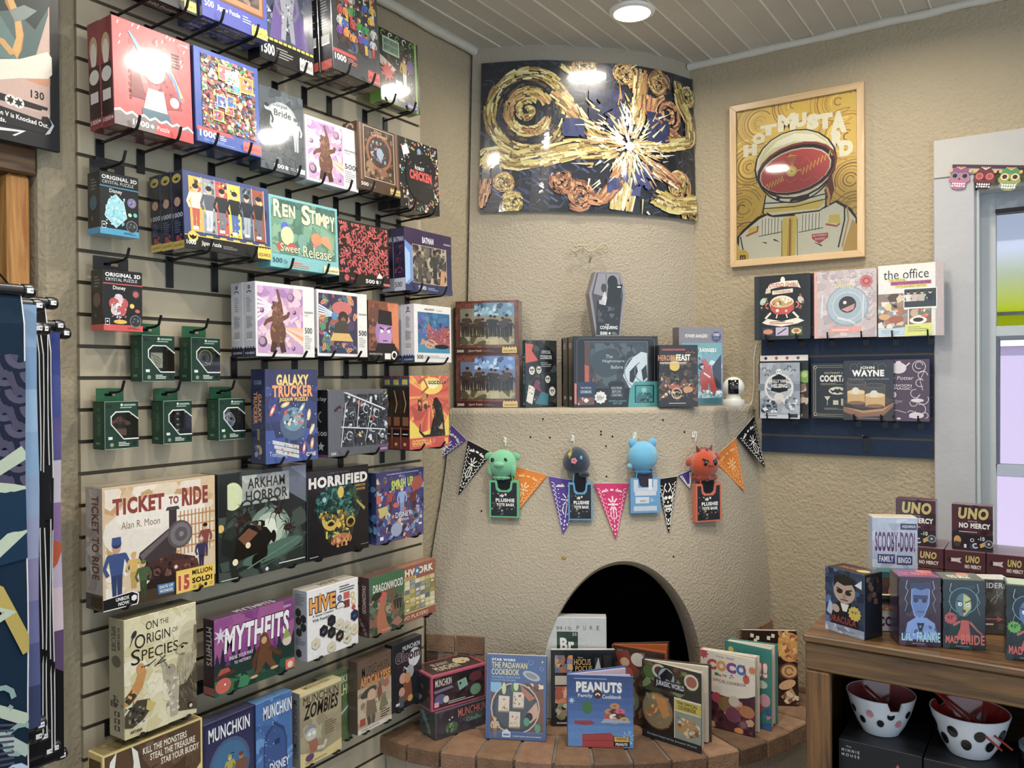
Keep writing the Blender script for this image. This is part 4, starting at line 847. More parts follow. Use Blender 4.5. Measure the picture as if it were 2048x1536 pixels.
a.clipbox = (0,0,1,1); a.T('500',.04,.03,.12,.07,'#e6e6e6'); a.R(.83,.02,1,.1,'#6d3a78'); a.T('AQUARIUS',.85,.04,.98,.07,'#e6dcea'); a.end()
a = c.art('left'); a.T('500',.1,.32,.9,.38,'#d0d0d6'); a.T('elay',.1,.82,.9,.9,'#c9cbd2'); a.arc(.5,.6,.3,100,260,.1,'#9aa0aa',8); a.star(.4,.16,.3,.14,5,'#d0d0d6'); a.R(0,0,1,.04,'#6d3a78'); a.end()
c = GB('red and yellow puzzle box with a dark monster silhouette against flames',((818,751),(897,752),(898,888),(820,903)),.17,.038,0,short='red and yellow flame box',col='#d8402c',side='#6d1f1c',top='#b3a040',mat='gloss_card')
a = c.art(); a.R(0,.14,1,1,'#d8502f'); a.rays(.5,.72,.02,.9,30,['#e0693a','#c93a28','#f0a23a','#d84a2c'],3,.6); a.E(.55,.86,.28,.12,'#f6cf4a'); a.E(.58,.88,.14,.06,'#fdf0b0'); a.P([(0,.14),(1,.14),(1,.46),(.85,.3),(.3,.22),(.1,.36),(0,.4)],'#efcf3a')
a.L([(.2,.9),(.35,.96),(.45,.84),(.3,.76),(.35,.66)],.05,'#a8562c'); a.P([(.02,.6),(.3,.5),(.45,.55),(.3,.4),(.12,.38)],'#b5402c'); a.P([(.98,.66),(.8,.56),(.7,.6),(.78,.46)],'#b5402c'); a.X(.2,.5,.5,.75,24,['#8a4422','#c9752f','#5a2c1a','#e0a04a'],.03,.07,4)
a.P([(.48,.14),(.9,.14),(.86,.42),(.8,.6),(.68,.7),(.6,.68),(.58,.6),(.64,.5),(.56,.36)],'#26211f'); a.L([(.52,.16),(.36,.16),(.24,.24),(.26,.34)],.07,'#26211f',taper=(1,.3)); a.X(.56,.16,.84,.6,26,['#3a322f','#1a1615','#4a403a'],.02,.05,6); a.P([(.72,.26),(.84,.24),(.82,.34)],'#c9a98a')
a.T('GODZILLA',.46,.88,.93,.93,'#20100c',b=.05,ol='#f5ead0'); a.R(0,0,1,.15,'#d03a2a'); a.T('GODZILLA',.06,.055,.54,.125,'#f4c93a',b=.03); a.L([(.07,.04),(.55,.045)],.012,'#e6a03a'); a.R(.88,.03,.97,.12,'#e8b83a'); a.T('TOHO',.57,.06,.63,.12,'#f0b03a',rot=90); a.star(.1,.94,.07,.03,5,'#e9b93a'); a.end()
a = c.art('left'); a.R(.0,.86,1,.97,'#24466f'); a.R(.2,.88,.8,.95,'#c9b23c'); a.R(0,.3,1,.86,'#1f1614'); a.L([(.3,.8),(.6,.62),(.4,.5)],.1,'#c98a4a'); a.R(.2,.32,.9,.44,'#8a4a2c'); a.R(.1,.17,.9,.27,'#120d0c'); a.R(.2,.2,.8,.215,'#c9d4dc'); a.R(.3,.05,.6,.09,'#d8a83a'); a.end()
c.behind(1,'second red flame puzzle box, its dark red spine showing behind the front one',gap=.0005); c.behind(2,'third red flame puzzle box, rearmost of the three',gap=.0005)

# ---- board games, three rows
def BG(label,q,x,D,short,tilt=0,**kw):
    return GB(label,q,x,D,tilt,short,name='game_box',cat='board game',plate=(.02,.03),fr=(.18,.82),**kw)
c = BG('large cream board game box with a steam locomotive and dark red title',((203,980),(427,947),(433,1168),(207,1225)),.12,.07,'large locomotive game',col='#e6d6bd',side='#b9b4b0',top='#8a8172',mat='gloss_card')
a = c.art(); a.R(.0,.0,1,1,'#d9bb90'); a.X(.02,.1,.98,.98,90,['#e3d2b8','#d0a676','#e9dccb','#c9985f','#dcc3a0','#efe4d4'],.05,.15,4); a.E(.3,.6,.3,.2,'#e9dfd2'); a.E(.5,.74,.4,.14,'#efe7dc'); a.R(0,.0,1,.1,'#4a3626')
for k in range(9): a.R(.66+.035*k,.34,.672+.035*k,.72,'#b9803f')
for k in range(4): a.R(.64,.4+.09*k,1,.412+.09*k,'#b9803f')
a.T('TICKET',.08,.76,.52,.90,'#8d2a22',b=.05,ol='#efdcb8',olw=.02); a.T('TO',.56,.79,.65,.86,'#8d2a22',b=.05); a.T('RIDE',.68,.76,.93,.92,'#8d2a22',b=.05,ol='#efdcb8',olw=.02); a.T('Alan R. Moon',.15,.64,.48,.70,'#8a6a4a',b=.0)
a.P([(.28,.34),(.30,.42),(.58,.60),(.66,.58),(.62,.36),(.4,.28)],'#43383a'); a.P([(.3,.4),(.58,.585),(.6,.56),(.33,.36)],'#6d6266')
a.R(.56,.58,.63,.74,'#3d3437'); a.P([(.53,.74),(.66,.74),(.645,.77),(.545,.77)],'#4a4044')
a.C(.66,.52,.115,'#5d5558'); a.C(.665,.52,.095,'#7b7377'); a.C(.67,.52,.06,'#5f575a'); a.C(.672,.52,.022,'#8e868a')
a.P([(.3,.32),(.62,.36),(.8,.3),(.82,.16),(.5,.12),(.32,.2)],'#4a2c28')
for x,y in ((.36,.25),(.45,.23),(.55,.2)): a.C(x,y,.05,'#2e1f1e'); a.C(x,y,.032,'#6a463f')
a.P([(.6,.3),(.82,.28),(.84,.2),(.6,.22)],'#5a322c'); a.C(.62,.24,.016,'#f0cfa0'); a.X(.3,.14,.8,.34,40,['#3a2422','#6a4038','#241a1a','#855448'],.008,.025,6); a.P([(.3,.1),(.9,.1),(.86,.17),(.4,.18)],'#2a1e1a')
a.person(.11,.05,.5,'#2c4a86','#23396a','#c99a7a','#22335c'); a.P([(.07,.52),(.15,.52),(.145,.585),(.075,.585)],'#2c4a86'); a.person(.25,.14,.3,'#d8b04a','#c09a3c','#d9a98a','#d0a84a'); a.person(.33,.04,.32,'#4a6038','#3a4a2c','#d9a98a','#55703c'); a.person(.9,.28,.3,'#8a3a30','#6a4a38','#d9a98a'); a.person(.86,.18,.28,'#33305a','#2a284a','#a87a5c','#c9c4bc')
a.R(.62,.0,.985,.2,'#efc62c'); a.R(.6,.0,.62,.2,'#26221c'); a.T('15',.64,.02,.745,.155,'#c0281e',b=.06,ol='#f7e9a8',olw=.03); a.T('MILLION',.77,.135,.965,.18,'#1f1c16',b=.03); a.T('SOLD!',.77,.06,.965,.11,'#1f1c16',b=.05)
for k in range(4): a.C(.79+.055*k,.03,.016,['#b9923c','#8a7a4a','#2a2a2a','#c9a23a'][k],10)
a.P([(.46,.035),(.6,.03),(.605,.115),(.45,.12)],'#3f74a8'); a.T('DAYS OF',.47,.08,.59,.105,'#f4f4f0',b=.02); a.T('WONDER',.47,.045,.59,.07,'#f4f4f0',b=.02)
a.P([(-.0,.0),(.28,.0),(.29,.03),(.29,.09),(.24,.12),(0,.1)],'#efefec'); a.P([(0,.008),(.272,.008),(.28,.035),(.28,.085),(.235,.112),(0,.092)],'#17171b'); a.T('UNBOX',.1,.06,.21,.09,'#f4f4f4',b=.03); a.T('NOW',.12,.02,.21,.05,'#f4f4f4',b=.03); a.ngon(.25,.06,.025,6,'#f0f0f0',30); a.end()
a = c.art('left'); a.X(0,.15,1,1,30,['#c4bfba','#a8a29c','#d2cdc6'],.1,.3,4); a.T('TICKET TO RIDE',.38,.25,.8,.93,'#6d3a34',b=.03,rot=-90); a.R(0,0,1,.13,'#4a4a4c'); a.R(.3,.02,1,.11,'#1b1b1f'); a.end()
a = c.art('top'); a.R(.02,.1,.98,.9,'#9a8f7e'); a.end()
c = BG('large dark green board game box with tentacles, old car and pale title plate',((434,948),(612,930),(612,1125),(440,1168)),.12,.075,'large tentacle game',col='#232a28',side='#17191a',top='#5a5f60',mat='gloss_card')
a = c.art(); a.X(0,0,1,1,70,['#2a3330','#1c2220','#38443f','#262d2b','#44514b'],.06,.18,4); a.E(.56,.42,.24,.22,'#7a9484'); a.E(.56,.42,.18,.16,'#b4c6b4'); a.E(.55,.42,.1,.1,'#dfe8d4'); a.E(.6,.2,.36,.08,'#4f7060',rot=10); a.P([(.7,1),(1,1),(1,.62),(.8,.74)],'#6a7282'); a.P([(.8,1),(1,1),(1,.86)],'#8a93a4')
a.E(.15,.78,.11,.13,'#d5dfae'); a.E(.11,.77,.1,.12,'#232a28',n=18,a0=100,a1=260); a.R(.0,.6,.08,.9,'#1b201f')
a.R(.25,.68,.79,.96,'#a8aca8'); a.X(.25,.68,.79,.96,20,['#b4b8b2','#9a9e9a','#c0c2bc'],.04,.1,3); a.T('ARKHAM',.31,.83,.74,.93,'#2f3230',b=.02); a.T('HORROR',.29,.71,.77,.81,'#2f3230',b=.02)
for (x,y),s in (((.24,.55),.16),((.66,.58),.17),((.77,.4),.1)):
    a.E(x,y,.05,.035,'#2c1c18')
    for k in range(9): t = k*.7; a.L([(x,y),(x+s*.5*math.cos(t),y+s*.55*math.sin(t)+.02),(x+s*math.cos(t+.4),y+s*math.sin(t+.4))],.016,['#33211b','#1f1512','#452c22'][k % 3],taper=(1,.25))
for k in range(4): a.arc(.3+.1*k,.66,.06,0,220,.018,'#26332d',10)
a.P([(.14,.16),(.5,.22),(.6,.34),(.52,.44),(.3,.5),(.2,.4)],'#15130f'); a.P([(.2,.38),(.32,.46),(.42,.4),(.28,.3)],'#7a4a2e'); a.C(.31,.3,.028,'#f2e2b4'); a.C(.17,.165,.03,'#f4e8bc'); a.E(.4,.13,.05,.07,'#0d0c0a'); a.E(.6,.34,.03,.06,'#0d0c0a'); a.E(.47,.21,.06,.09,'#12110e'); a.C(.02,.5,.035,'#e6b85a'); a.X(.35,.42,.5,.52,12,['#2a2018','#0f0d0b','#4a3424'],.015,.04,3)
a.L([(.3,.08),(.9,.28)],.012,'#5f8a78'); a.L([(.45,.06),(.95,.2)],.008,'#4a6a5c'); a.R(.66,.055,.98,.065,'#e6e6e2'); a.R(.02,.015,.2,.022,'#dcdcd8'); a.ngon(.52,.035,.022,4,'#e6e6e2'); a.end()
c = BG('black board game box with white title over a green and gold skull of creatures',((615,942),(737,930),(738,1095),(613,1125)),.12,.07,'black skull game',col='#15161a',side='#101115',top='#1d1e22',mat='gloss_card')
a = c.art(); a.E(.5,.56,.36,.28,'#1a3a36'); a.P([(.2,.5),(.8,.5),(.72,.22),(.62,.12),(.38,.12),(.28,.22)],'#3a3416'); rd = random.Random(5)
for k in range(430):
    t = rd.uniform(0,6.28); q = rd.random()**.5; x = .5+.36*q*math.cos(t)*(1 if math.sin(t) > 0 else .78); y = .52+(.31 if math.sin(t) > 0 else .36)*q*math.sin(t)
    if (abs(x-.36) < .09 or abs(x-.68) < .09) and abs(y-.36) < .075: continue
    c_ = rd.choice(['#1d5a52','#2a7468','#123a38','#0f2628','#3a8a7a']) if y > .5 or rd.random() < .3 else rd.choice(['#c9a42c','#e0c23a','#8a6a1c','#5a4a1a','#1d3a30'])
    a.X(x-.05,y-.04,x+.05,y+.04,1,[c_],.02,.055,k)
for s in (.36,.68): a.E(s,.36,.075,.065,'#c9a83a'); a.E(s,.35,.055,.05,'#1a1408'); a.arc(s,.36,.05,200,340,.02,'#8a6a1c',8)
a.E(.53,.17,.17,.075,'#b3682a'); a.E(.47,.14,.05,.05,'#d8934a'); a.E(.6,.14,.05,.05,'#d8934a')
for x in (.43,.5,.57,.64): a.E(x,.12,.02,.025,'#1a0f08')
a.X(.36,.12,.68,.24,22,['#c97f3a','#8a4a1c','#e0a45a'],.015,.03,4); a.C(.26,.66,.03,'#8fc4d8'); a.E(.52,.72,.05,.07,'#e0c03a'); a.L([(.66,.74),(.8,.6),(.86,.52)],.05,'#3a4a2c'); a.L([(.78,.6),(.92,.48)],.04,'#b59a3a',taper=(.5,1)); a.arc(.36,.44,.12,180,350,.05,'#d0ac34',10)
a.T('HORRIFIED',.02,.80,.97,.925,'#efeae2',b=.06); a.T('A GAME OF THE WILD',.3,.945,.66,.96,'#8a7a5c'); a.T('AMERICAN',.75,.755,.93,.785,'#d0a03c',b=.02); a.T('MONSTERS',.78,.71,.93,.74,'#d0a03c',b=.02); a.R(.03,.035,.16,.045,'#aaa'); a.R(.85,.06,.98,.068,'#888'); a.end()
c = BG('purple board game box crowded with cartoon fighters and a green title',((752,945),(846,935),(848,1068),(754,1090)),.12,.062,'purple fighters game',col='#4a4687',side='#2b3a6d',top='#8a8fa0',mat='gloss_card')
a = c.art(); a.R(0,.35,1,1,'#3c3a7a'); a.X(0,0,1,.93,170,['#6a5ab0','#3a3a7c','#8a2f34','#c9503a','#d8c9a0','#2a2846','#a3a8d0','#5a86c0','#7a4a3a','#c98a5a','#4a3a68'],.02,.075,12)
a.person(.28,.42,.34,'#a8352f','#5a2f2a','#d9a98a'); a.person(.52,.32,.46,'#8fa8d8','#7a92c9','#e6cdb8','#cfd6e6'); a.person(.78,.34,.4,'#6a2f2a','#4a2424','#b56a4a','#8a2f24'); a.E(.84,.78,.14,.1,'#b5482f'); a.E(.82,.3,.09,.06,'#5a6a8c'); a.E(.82,.3,.05,.035,'#2a2a40'); a.P([(.02,.5),(.2,.52),(.24,.42),(.08,.36)],'#c9b86a'); a.E(.4,.16,.12,.1,'#9aa6c4')
a.P([(0,.93),(1,.93),(1,1),(0,1)],'#35346f'); a.T('The Shufflebuilding Game of Total Awesomeness!',.2,.945,.88,.965,'#f0f0f4'); a.T('SMASH UP',.3,.72,.76,.86,'#c6dc5a',b=.05,ol='#23331c',rise=.035); a.T('DISNEY',.38,.32,.72,.4,'#e9e4f0',b=.02,ol='#2a2450',olw=.04); a.T('EDITION',.46,.265,.66,.3,'#e9e4f0',b=.02,ol='#2a2450'); a.R(.06,.05,.13,.1,'#e9e9ee'); a.R(.88,.16,.95,.19,'#e9e9ee'); a.end()
a = c.art('left'); a.X(0,.05,1,.95,24,['#2a5a98','#22305f','#3a7ab0','#1d2444','#5a9ac0'],.1,.3,5); a.end()

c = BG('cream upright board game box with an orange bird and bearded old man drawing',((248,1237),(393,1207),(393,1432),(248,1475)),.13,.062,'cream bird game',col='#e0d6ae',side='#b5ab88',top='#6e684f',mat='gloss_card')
a = c.art(); a.X(0,0,1,1,50,['#e4dbb6','#dacf9f','#e9e2c4','#d5c996'],.08,.2,4); rd = random.Random(2)
for k in range(18): x,y = rd.uniform(.05,.85),rd.uniform(.3,.98); a.L([(x,y),(x+.06,y+.02),(x+.1,y-.01),(x+.16,y+.03)],.005,'#b8a878')
for t_,x0,y0,x1,y1 in (('ON',.29,.87,.45,.94),('THE',.48,.885,.6,.93),('O',.14,.73,.28,.85),('RIGIN',.3,.755,.62,.84),('OF',.65,.79,.73,.83),('S',.09,.6,.21,.73),('PECIES',.23,.62,.73,.71)): a.T(t_,x0,y0,x1,y1,'#262420',b=.0)
a.P([(.72,.30),(.86,.44),(1,.46),(1,.04),(.72,.08)],'#544a3b'); a.E(.91,.70,.17,.15,'#cfc4a3'); a.P([(.74,.74),(.73,.66),(.69,.60),(.74,.585),(.76,.52),(1,.5),(1,.78)],'#c6ba98'); a.P([(.96,.8),(1,.8),(1,.5),(.93,.54),(.95,.66)],'#7d725a'); a.E(.95,.61,.03,.035,'#a3977a')
a.P([(.735,.57),(.72,.52),(.68,.44),(.69,.36),(.75,.30),(.84,.31),(.93,.40),(1,.5),(1,.58),(.9,.56),(.82,.57)],'#aea284'); a.P([(.735,.575),(.80,.555),(.84,.575),(.78,.585)],'#857a60'); a.L([(.74,.645),(.80,.665),(.87,.65)],.028,'#4a4334',taper=(.5,1)); a.E(.79,.635,.022,.012,'#2a251c'); a.L([(.73,.655),(.695,.6),(.73,.585)],.01,'#7d725a'); a.L([(.80,.72),(.93,.74)],.006,'#a3977a'); a.L([(.80,.74),(.92,.765)],.006,'#a3977a')
for k in range(60): x = rd.uniform(.71,.98); y = rd.uniform(.36,.54)+(x-.71)*.18; a.L([(x,y),(x-.015,y-.03),(x-.01,y-.06)],.006,rd.choice(['#d8ccae','#857a60','#6a604a','#c4b896']),taper=(1,.3))
for k in range(40): x = rd.uniform(.74,.99); y = rd.uniform(.12,.34); a.L([(x,y),(x+.03,y-.06)],.009,rd.choice(['#3a342a','#6d6350','#857a62']),taper=(1,.4))
a.P([(.0,.34),(.14,.46),(.2,.56),(.26,.58),(.29,.52),(.24,.4),(.12,.3),(.0,.27)],'#c8883c'); a.E(.21,.56,.055,.045,'#cf8f42'); a.L([(.25,.565),(.33,.575)],.018,'#3a2e20',taper=(1,.2)); a.C(.23,.57,.01,'#2a1c12',8); a.P([(-.02,.34),(.1,.4),(.16,.34),(.06,.28)],'#4a3d2c'); a.X(.0,.3,.15,.4,10,['#2e2a22','#8a7a58','#d9a860'],.012,.03,5); a.L([(.12,.3),(.1,.24)],.01,'#7a4a24')
a.P([(.48,.62),(.6,.44),(.7,.44),(.74,.3),(.72,.06),(.62,.06),(.6,.3),(.52,.42)],'#b3ab94'); a.L([(.47,.63),(.58,.5)],.03,'#8a8370',taper=(.2,1)); a.E(.62,.47,.07,.05,'#a39a82'); a.C(.6,.49,.012,'#1e1b16',8); a.X(.56,.1,.74,.42,26,['#cfc8b2','#8f8770','#dcd6c4','#a09780'],.015,.04,3)
a.P([(.0,.2),(.16,.3),(.32,.28),(.38,.22),(.24,.12),(.1,.08),(0,.1)],'#4a4436'); a.P([(.3,.28),(.42,.22),(.34,.17),(.28,.2)],'#d0b85c'); a.X(0,.1,.26,.26,26,['#6d6650','#2c2820','#8d866c'],.012,.035,6); a.L([(.3,.56),(.42,.6),(.4,.54),(.55,.61)],.014,'#2b2821'); a.L([(.42,.55),(.56,.57)],.012,'#2b2821'); a.E(.13,.86,.05,.02,'#3a3340',rot=60); a.L([(.13,.86),(.07,.76)],.02,'#3a3340',taper=(1,.2))
a.C(.9,.095,.04,'#2b2821'); a.C(.905,.09,.024,'#d9cfa6'); a.T('ARTANA',.07,.035,.23,.06,'#2b2821',b=.03); a.end()
a = c.art('left'); a.T('SPECIES',.2,.72,.48,.93,'#3a362b',rot=-90); a.T('ON THE ORIGIN',.58,.74,.76,.93,'#3a362b',rot=-90); a.E(.5,.64,.3,.05,'#6a6250'); a.X(.1,.25,.9,.35,10,['#5a4a30','#8a7a58','#3a352a'],.08,.2,4)
for k in range(3): a.R(.35,.06+.06*k,.7,.1+.06*k,'#39352b'); a.C(.52,.08+.06*k,.08,'#b5ab88',10)
a.end()
c = BG('purple board game box with big white title and a brown hairy ape walking',((427,1245),(586,1193),(590,1332),(430,1400)),.13,.045,'purple ape game',col='#8a3a86',side='#3b2b33',top='#54304f',mat='gloss_card')
a = c.art(); a.R(0,0,1,1,'#8d3c8a'); a.X(0,.5,1,1,22,['#96448f','#823580','#a0508f'],.1,.22,3); a.R(0,0,1,.42,'#1f3a33')
for k in range(16):
    x = .03+.064*k; a.P([(x-.035,.36),(x+.035,.36),(x+.012,.5+.08*math.sin(k*2.3)),(x,.56+.08*math.sin(k*2.3))],['#25303a','#1f2a33','#6a2c70'][k % 3])
a.P([(0,0),(.35,0),(.28,.14),(.12,.22),(0,.2)],'#2f7046'); a.P([(.3,0),(1,0),(1,.2),(.7,.12),(.5,.14)],'#234a3a'); a.X(0,0,1,.2,20,['#2a5a42','#1d3a30','#37855a'],.03,.08,4)
a.T('MYTHFITS',.12,.52,.93,.86,'#f3eef2',b=.04,ol='#4a1c4a',olw=.03,sh=.02); a.T('SNEAK YOUR WAY',.17,.42,.46,.47,'#e6d6e6',b=.02); a.T('TO VICTORY!',.23,.35,.43,.39,'#e6d6e6',b=.02); a.star(.07,.78,.09,.03,7,'#d9cfe0'); a.L([(.05,.7),(.08,.86)],.02,'#d9cfe0')
a.P([(.5,.18),(.53,.46),(.58,.58),(.66,.56),(.7,.42),(.7,.26),(.76,.14),(.7,.1),(.62,.24),(.54,.12),(.46,.1)],'#6b4024'); a.E(.6,.56,.055,.09,'#6b4024'); a.E(.6,.54,.035,.05,'#c9a06a'); a.L([(.54,.46),(.47,.3),(.47,.2)],.05,'#5c351d'); a.L([(.68,.42),(.76,.32),(.82,.28)],.045,'#5c351d'); a.E(.47,.09,.05,.02,'#d0a878'); a.E(.73,.12,.05,.02,'#d0a878')
a.E(.1,.12,.09,.1,'#c9503f'); a.P([(.02,.24),(.2,.26),(.16,.34),(.07,.34)],'#b0452f'); a.L([(.0,.24),(.23,.27)],.03,'#5a2c24'); a.C(.12,.13,.012,'#f4ead8',8)
a.E(.9,.43,.06,.07,'#d9c9b0'); a.P([(.84,.46),(.96,.48),(.89,.62)],'#8aa83c'); a.R(.88,.02,1,.16,'#d85a44'); a.C(.94,.08,.035,'#f0d0c0',12); a.T('AGES 8+',.86,.9,.96,.93,'#f0e6f0'); a.end()
a = c.art('left'); a.T('MYTHFITS',.3,.4,.8,.9,'#cfc4cc',b=.02,rot=-90); a.R(0,.02,1,.12,'#a35a4a'); a.end()
a = c.art('top'); a.T('MYTHFITS',.3,.2,.8,.8,'#d9c4d6',b=.04); a.end()
c = BG('square white board game box with black and cream hexagon tiles',((612,1183),(715,1155),(718,1284),(616,1326)),.14,.06,'white hexagon game',col='#efedec',side='#b4b6c4',top='#c9c4b8',mat='gloss_card')
a = c.art(); a.T('HIVE',.05,.66,.54,.88,'#e89a34',b=.05,ol='#1f1a16',olw=.05); a.C(.25,.9,.025,'#e89a34',10); a.T('A Game Crawling',.1,.59,.5,.635,'#3a3a40',b=.02); a.T('With Possibilities',.1,.53,.5,.575,'#3a3a40',b=.02); a.T('John Yianni',.36,.88,.54,.91,'#555'); lines(a,.62,.84,.94,.95,3,'#55555c')
D_,Lc = '#26262a','#ddd3b4'
for x,y,f_,m_ in ((.46,.47,D_,'#3f3f45'),(.31,.36,D_,'#6a5a9c'),(.46,.30,D_,'#3a5a44'),(.62,.38,Lc,'#b9a8c8'),(.76,.31,Lc,'#8a9a6a'),(.92,.44,'#1f2c4a','#3a5a9a'),(.92,.23,Lc,'#d8a85c'),(.62,.21,D_,'#d8a06a'),(.77,.14,Lc,'#6a5a4a'),(.16,.22,Lc,'#a3b0b4'),(.46,.09,Lc,'#b5a888')):
    a.ngon(x,y,.092,6,'#8d8878',30); a.ngon(x,y+.006,.088,6,f_,30); a.E(x,y,.04,.018,m_,rot=30); a.E(x+.01,y+.01,.015,.01,f_)
for x,y,c_ in ((.62,.77,'#3a4a7a'),(.88,.76,'#d0a83c'),(.9,.66,'#d0a83c')): a.C(x,y,.045,c_,14); a.C(x,y,.03,'#e9e2cc' if c_ != '#3a4a7a' else '#7a8ab0',12)
a.R(.7,.73,.82,.83,'#c9503f'); a.R(.71,.6,.82,.71,'#8a2c2c'); a.E(.64,.62,.1,.1,'#26262a',a0=0,a1=180); a.E(.64,.625,.08,.075,'#e9e7e4',a0=0,a1=180); a.C(.9,.57,.04,'#c23a34',12); a.end()
a = c.art('left')
for x,y in ((.4,.68),(.75,.6),(.42,.56),(.75,.48),(.45,.4),(.42,.1)): a.ngon(x,y,.22,6,'#33343c',30)
lines(a,.2,.78,.9,.95,5,'#8a8c98'); lines(a,.2,.22,.9,.32,3,'#8a8c98'); a.end()
a = c.art('top'); a.T('HIVE',.35,.3,.7,.7,'#8a6a3a',b=.04); a.end()
c = BG('green and brown game box with a red dragon and white title',((737,1160),(805,1135),(812,1243),(740,1283)),.15,.045,'green dragon game',col='#5a6d4f',side='#4a2f33',top='#6a4440',mat='gloss_card')
a = c.art(); a.R(0,.62,1,1,'#3f7048'); a.X(0,.02,1,.7,70,['#6a7a5c','#8a8a6a','#50604a','#a39a80','#3f4a3a','#8a5a44'],.05,.14,4); a.P([(.3,.7),(.56,.82),(.8,.72),(.7,.5),(.5,.6)],'#6d5a44'); a.P([(.22,0),(.2,.3),(.28,.52),(.36,.6),(.46,.56),(.42,.4),(.48,.2),(.6,0)],'#b5683f'); a.P([(.26,.62),(.36,.72),(.5,.66),(.44,.56),(.3,.54)],'#c94a3f'); a.L([(.34,.68),(.4,.8)],.03,'#8a3a30',taper=(1,.2)); a.P([(.6,.12),(.8,.22),(.95,.1),(.8,.04)],'#a86a5a')
for x in (.72,.8,.88): a.person(x,.34,.22,'#3a3a34','#2a2a26','#8a7a5c')
a.T('DRAGONWOOD',.1,.72,.96,.86,'#f0eee2',b=.02,ol='#1f3a24',rise=.0); a.E(.2,.66,.14,.06,'#1c1f18',rot=10); a.E(.2,.66,.12,.045,'#2c3226',rot=10); a.T('Darren Kisgen',.35,.04,.62,.065,'#e9e4d2'); a.end()
a = c.art('left'); a.T('DRAGONWOOD',.35,.4,.7,.86,'#d9cdb8',rot=-90); a.X(0,.02,1,.3,12,['#5a3a44','#3a262c','#8a6a6c'],.1,.3,3); a.end()
c = BG('brown game box printed with a yellow and blue patchwork quilt',((760,1152),(866,1115),(876,1222),(766,1265)),.125,.045,'quilt pattern game',col='#9c5238',side='#7a3c28',top='#a35a3f',mat='gloss_card')
a = c.art(); a.R(.02,.17,.98,.74,'#b9a86a'); rd = random.Random(3)
for i in range(10):
    for j in range(7):
        x0,y0 = .03+.095*i,.18+.08*j; a.R(x0,y0,x0+.09,y0+.075,rd.choice(['#c9b04a','#8a8a4a','#4f6a8a','#d8c88a','#a89a4c','#6d7a8a','#e6dcb4','#7a7040']))
        if rd.random() < .45:
            for k in range(4): a.L([(x0+.01+.02*k,y0+.01),(x0+.03+.018*k,y0+.07)],.006,'#e9dfb4')
        if rd.random() < .2: a.R(x0+.02,y0+.025,x0+.07,y0+.055,'#f0ead6')
a.T('PATCHWORK',.06,.81,.95,.94,'#f2e9d8',b=.05); a.C(.64,.875,.055,'#3f74a8',14); a.C(.64,.875,.022,'#f2e9d8',8); a.R(.4,.745,.62,.8,'#e6cf7a'); a.R(.42,.755,.6,.79,'#b9803f'); a.T('FOR TWO PLAYERS',.12,.05,.84,.12,'#f0cdb0',b=.02); a.R(.0,.155,1,.17,'#e6c48a'); a.end()

MK = dict(mat='gloss_card')
c = BG('gold edged brown game box with white horns, lowest on the slatwall by the doorway',((203,1518),(402,1432),(408,1662),(208,1770)),.13,.06,'gold edged horn game',col='#5f4630',side='#d9bf74',top='#d9c47a',**MK)
a = c.art(); a.R(0,0,1,1,'#e0c878'); a.R(.02,.02,.98,.985,'#5c432e'); a.X(.03,.03,.97,.97,50,['#6a4e36','#523a28','#755940','#4a3424'],.06,.15,4); a.P([(.3,.02),(.98,.62),(.98,.4),(.56,.02)],'#e0c878')
for s in (-1,1): a.P([(.2+.11*s,.62),(.2+.16*s,.76),(.2+.13*s,.93),(.2+.07*s,.99),(.2+.09*s,.86),(.2+.08*s,.74)],'#efeae0')
a.E(.2,.55,.13,.14,'#a39a8a'); a.T('KILL THE MONSTERS',.38,.885,.83,.94,'#f0e8d8',b=.02); a.T('STEAL THE TREASURE',.45,.815,.92,.87,'#f0e8d8',b=.02); a.T('STAB YOUR BUDDY',.56,.745,.96,.80,'#f0e8d8',b=.02); a.T('ILLUSTRATED BY JOHN KOVALIC',.66,.55,.98,.68,'#4a3a22',rise=.06); a.T('MUNCHKIN',.2,.3,.98,.5,'#26201a',b=.02,rise=.05); a.end()
a = c.art('left'); a.R(.1,.05,.9,.95,'#3c2d20'); a.end()
a = c.art('top'); a.R(.02,.06,.98,.94,'#8a7a48'); a.X(.1,.1,.8,.9,14,['#b5a45c','#6d6038'],.02,.05,3); a.end()
c = BG('dark blue game box with an arch and small cartoon heroes, white title',((405,1448),(507,1415),(512,1590),(408,1636)),.13,.04,'dark blue arch game',col='#23244c',side='#1a1b38',top='#3a3d66',**MK)
a = c.art(); a.R(.04,.03,.96,.96,'#2a2c58'); a.E(.5,.46,.4,.3,'#3f5a86'); a.E(.5,.46,.34,.26,'#2f6a98'); a.P([(.1,.02),(.9,.02),(.84,.46),(.16,.46)],'#2f5f8c'); a.T('MUNCHKIN',.1,.78,.9,.93,'#eef0f4',b=.02); a.arc(.55,.56,.03,0,300,.014,'#111',8); a.person(.5,.25,.32,'#b0a83c','#8a8a34','#d8c48a','#b0a83c'); a.person(.72,.15,.4,'#7a4a2c','#5a3a2c','#a87a5c','#6a3a22'); a.person(.28,.15,.32,'#c9c9c9','#555','#e0d0c0','#222'); a.X(.2,.05,.8,.3,16,['#d8d0b0','#4a7a9a','#6a8a4a','#20305a'],.03,.07,4); a.end()
c = BG('sky blue game box with a round topped blue door and stars',((510,1408),(582,1383),(588,1560),(514,1595)),.13,.04,'sky blue door game',col='#2d6ab0',side='#1f4a86',top='#4a86c0',**MK)
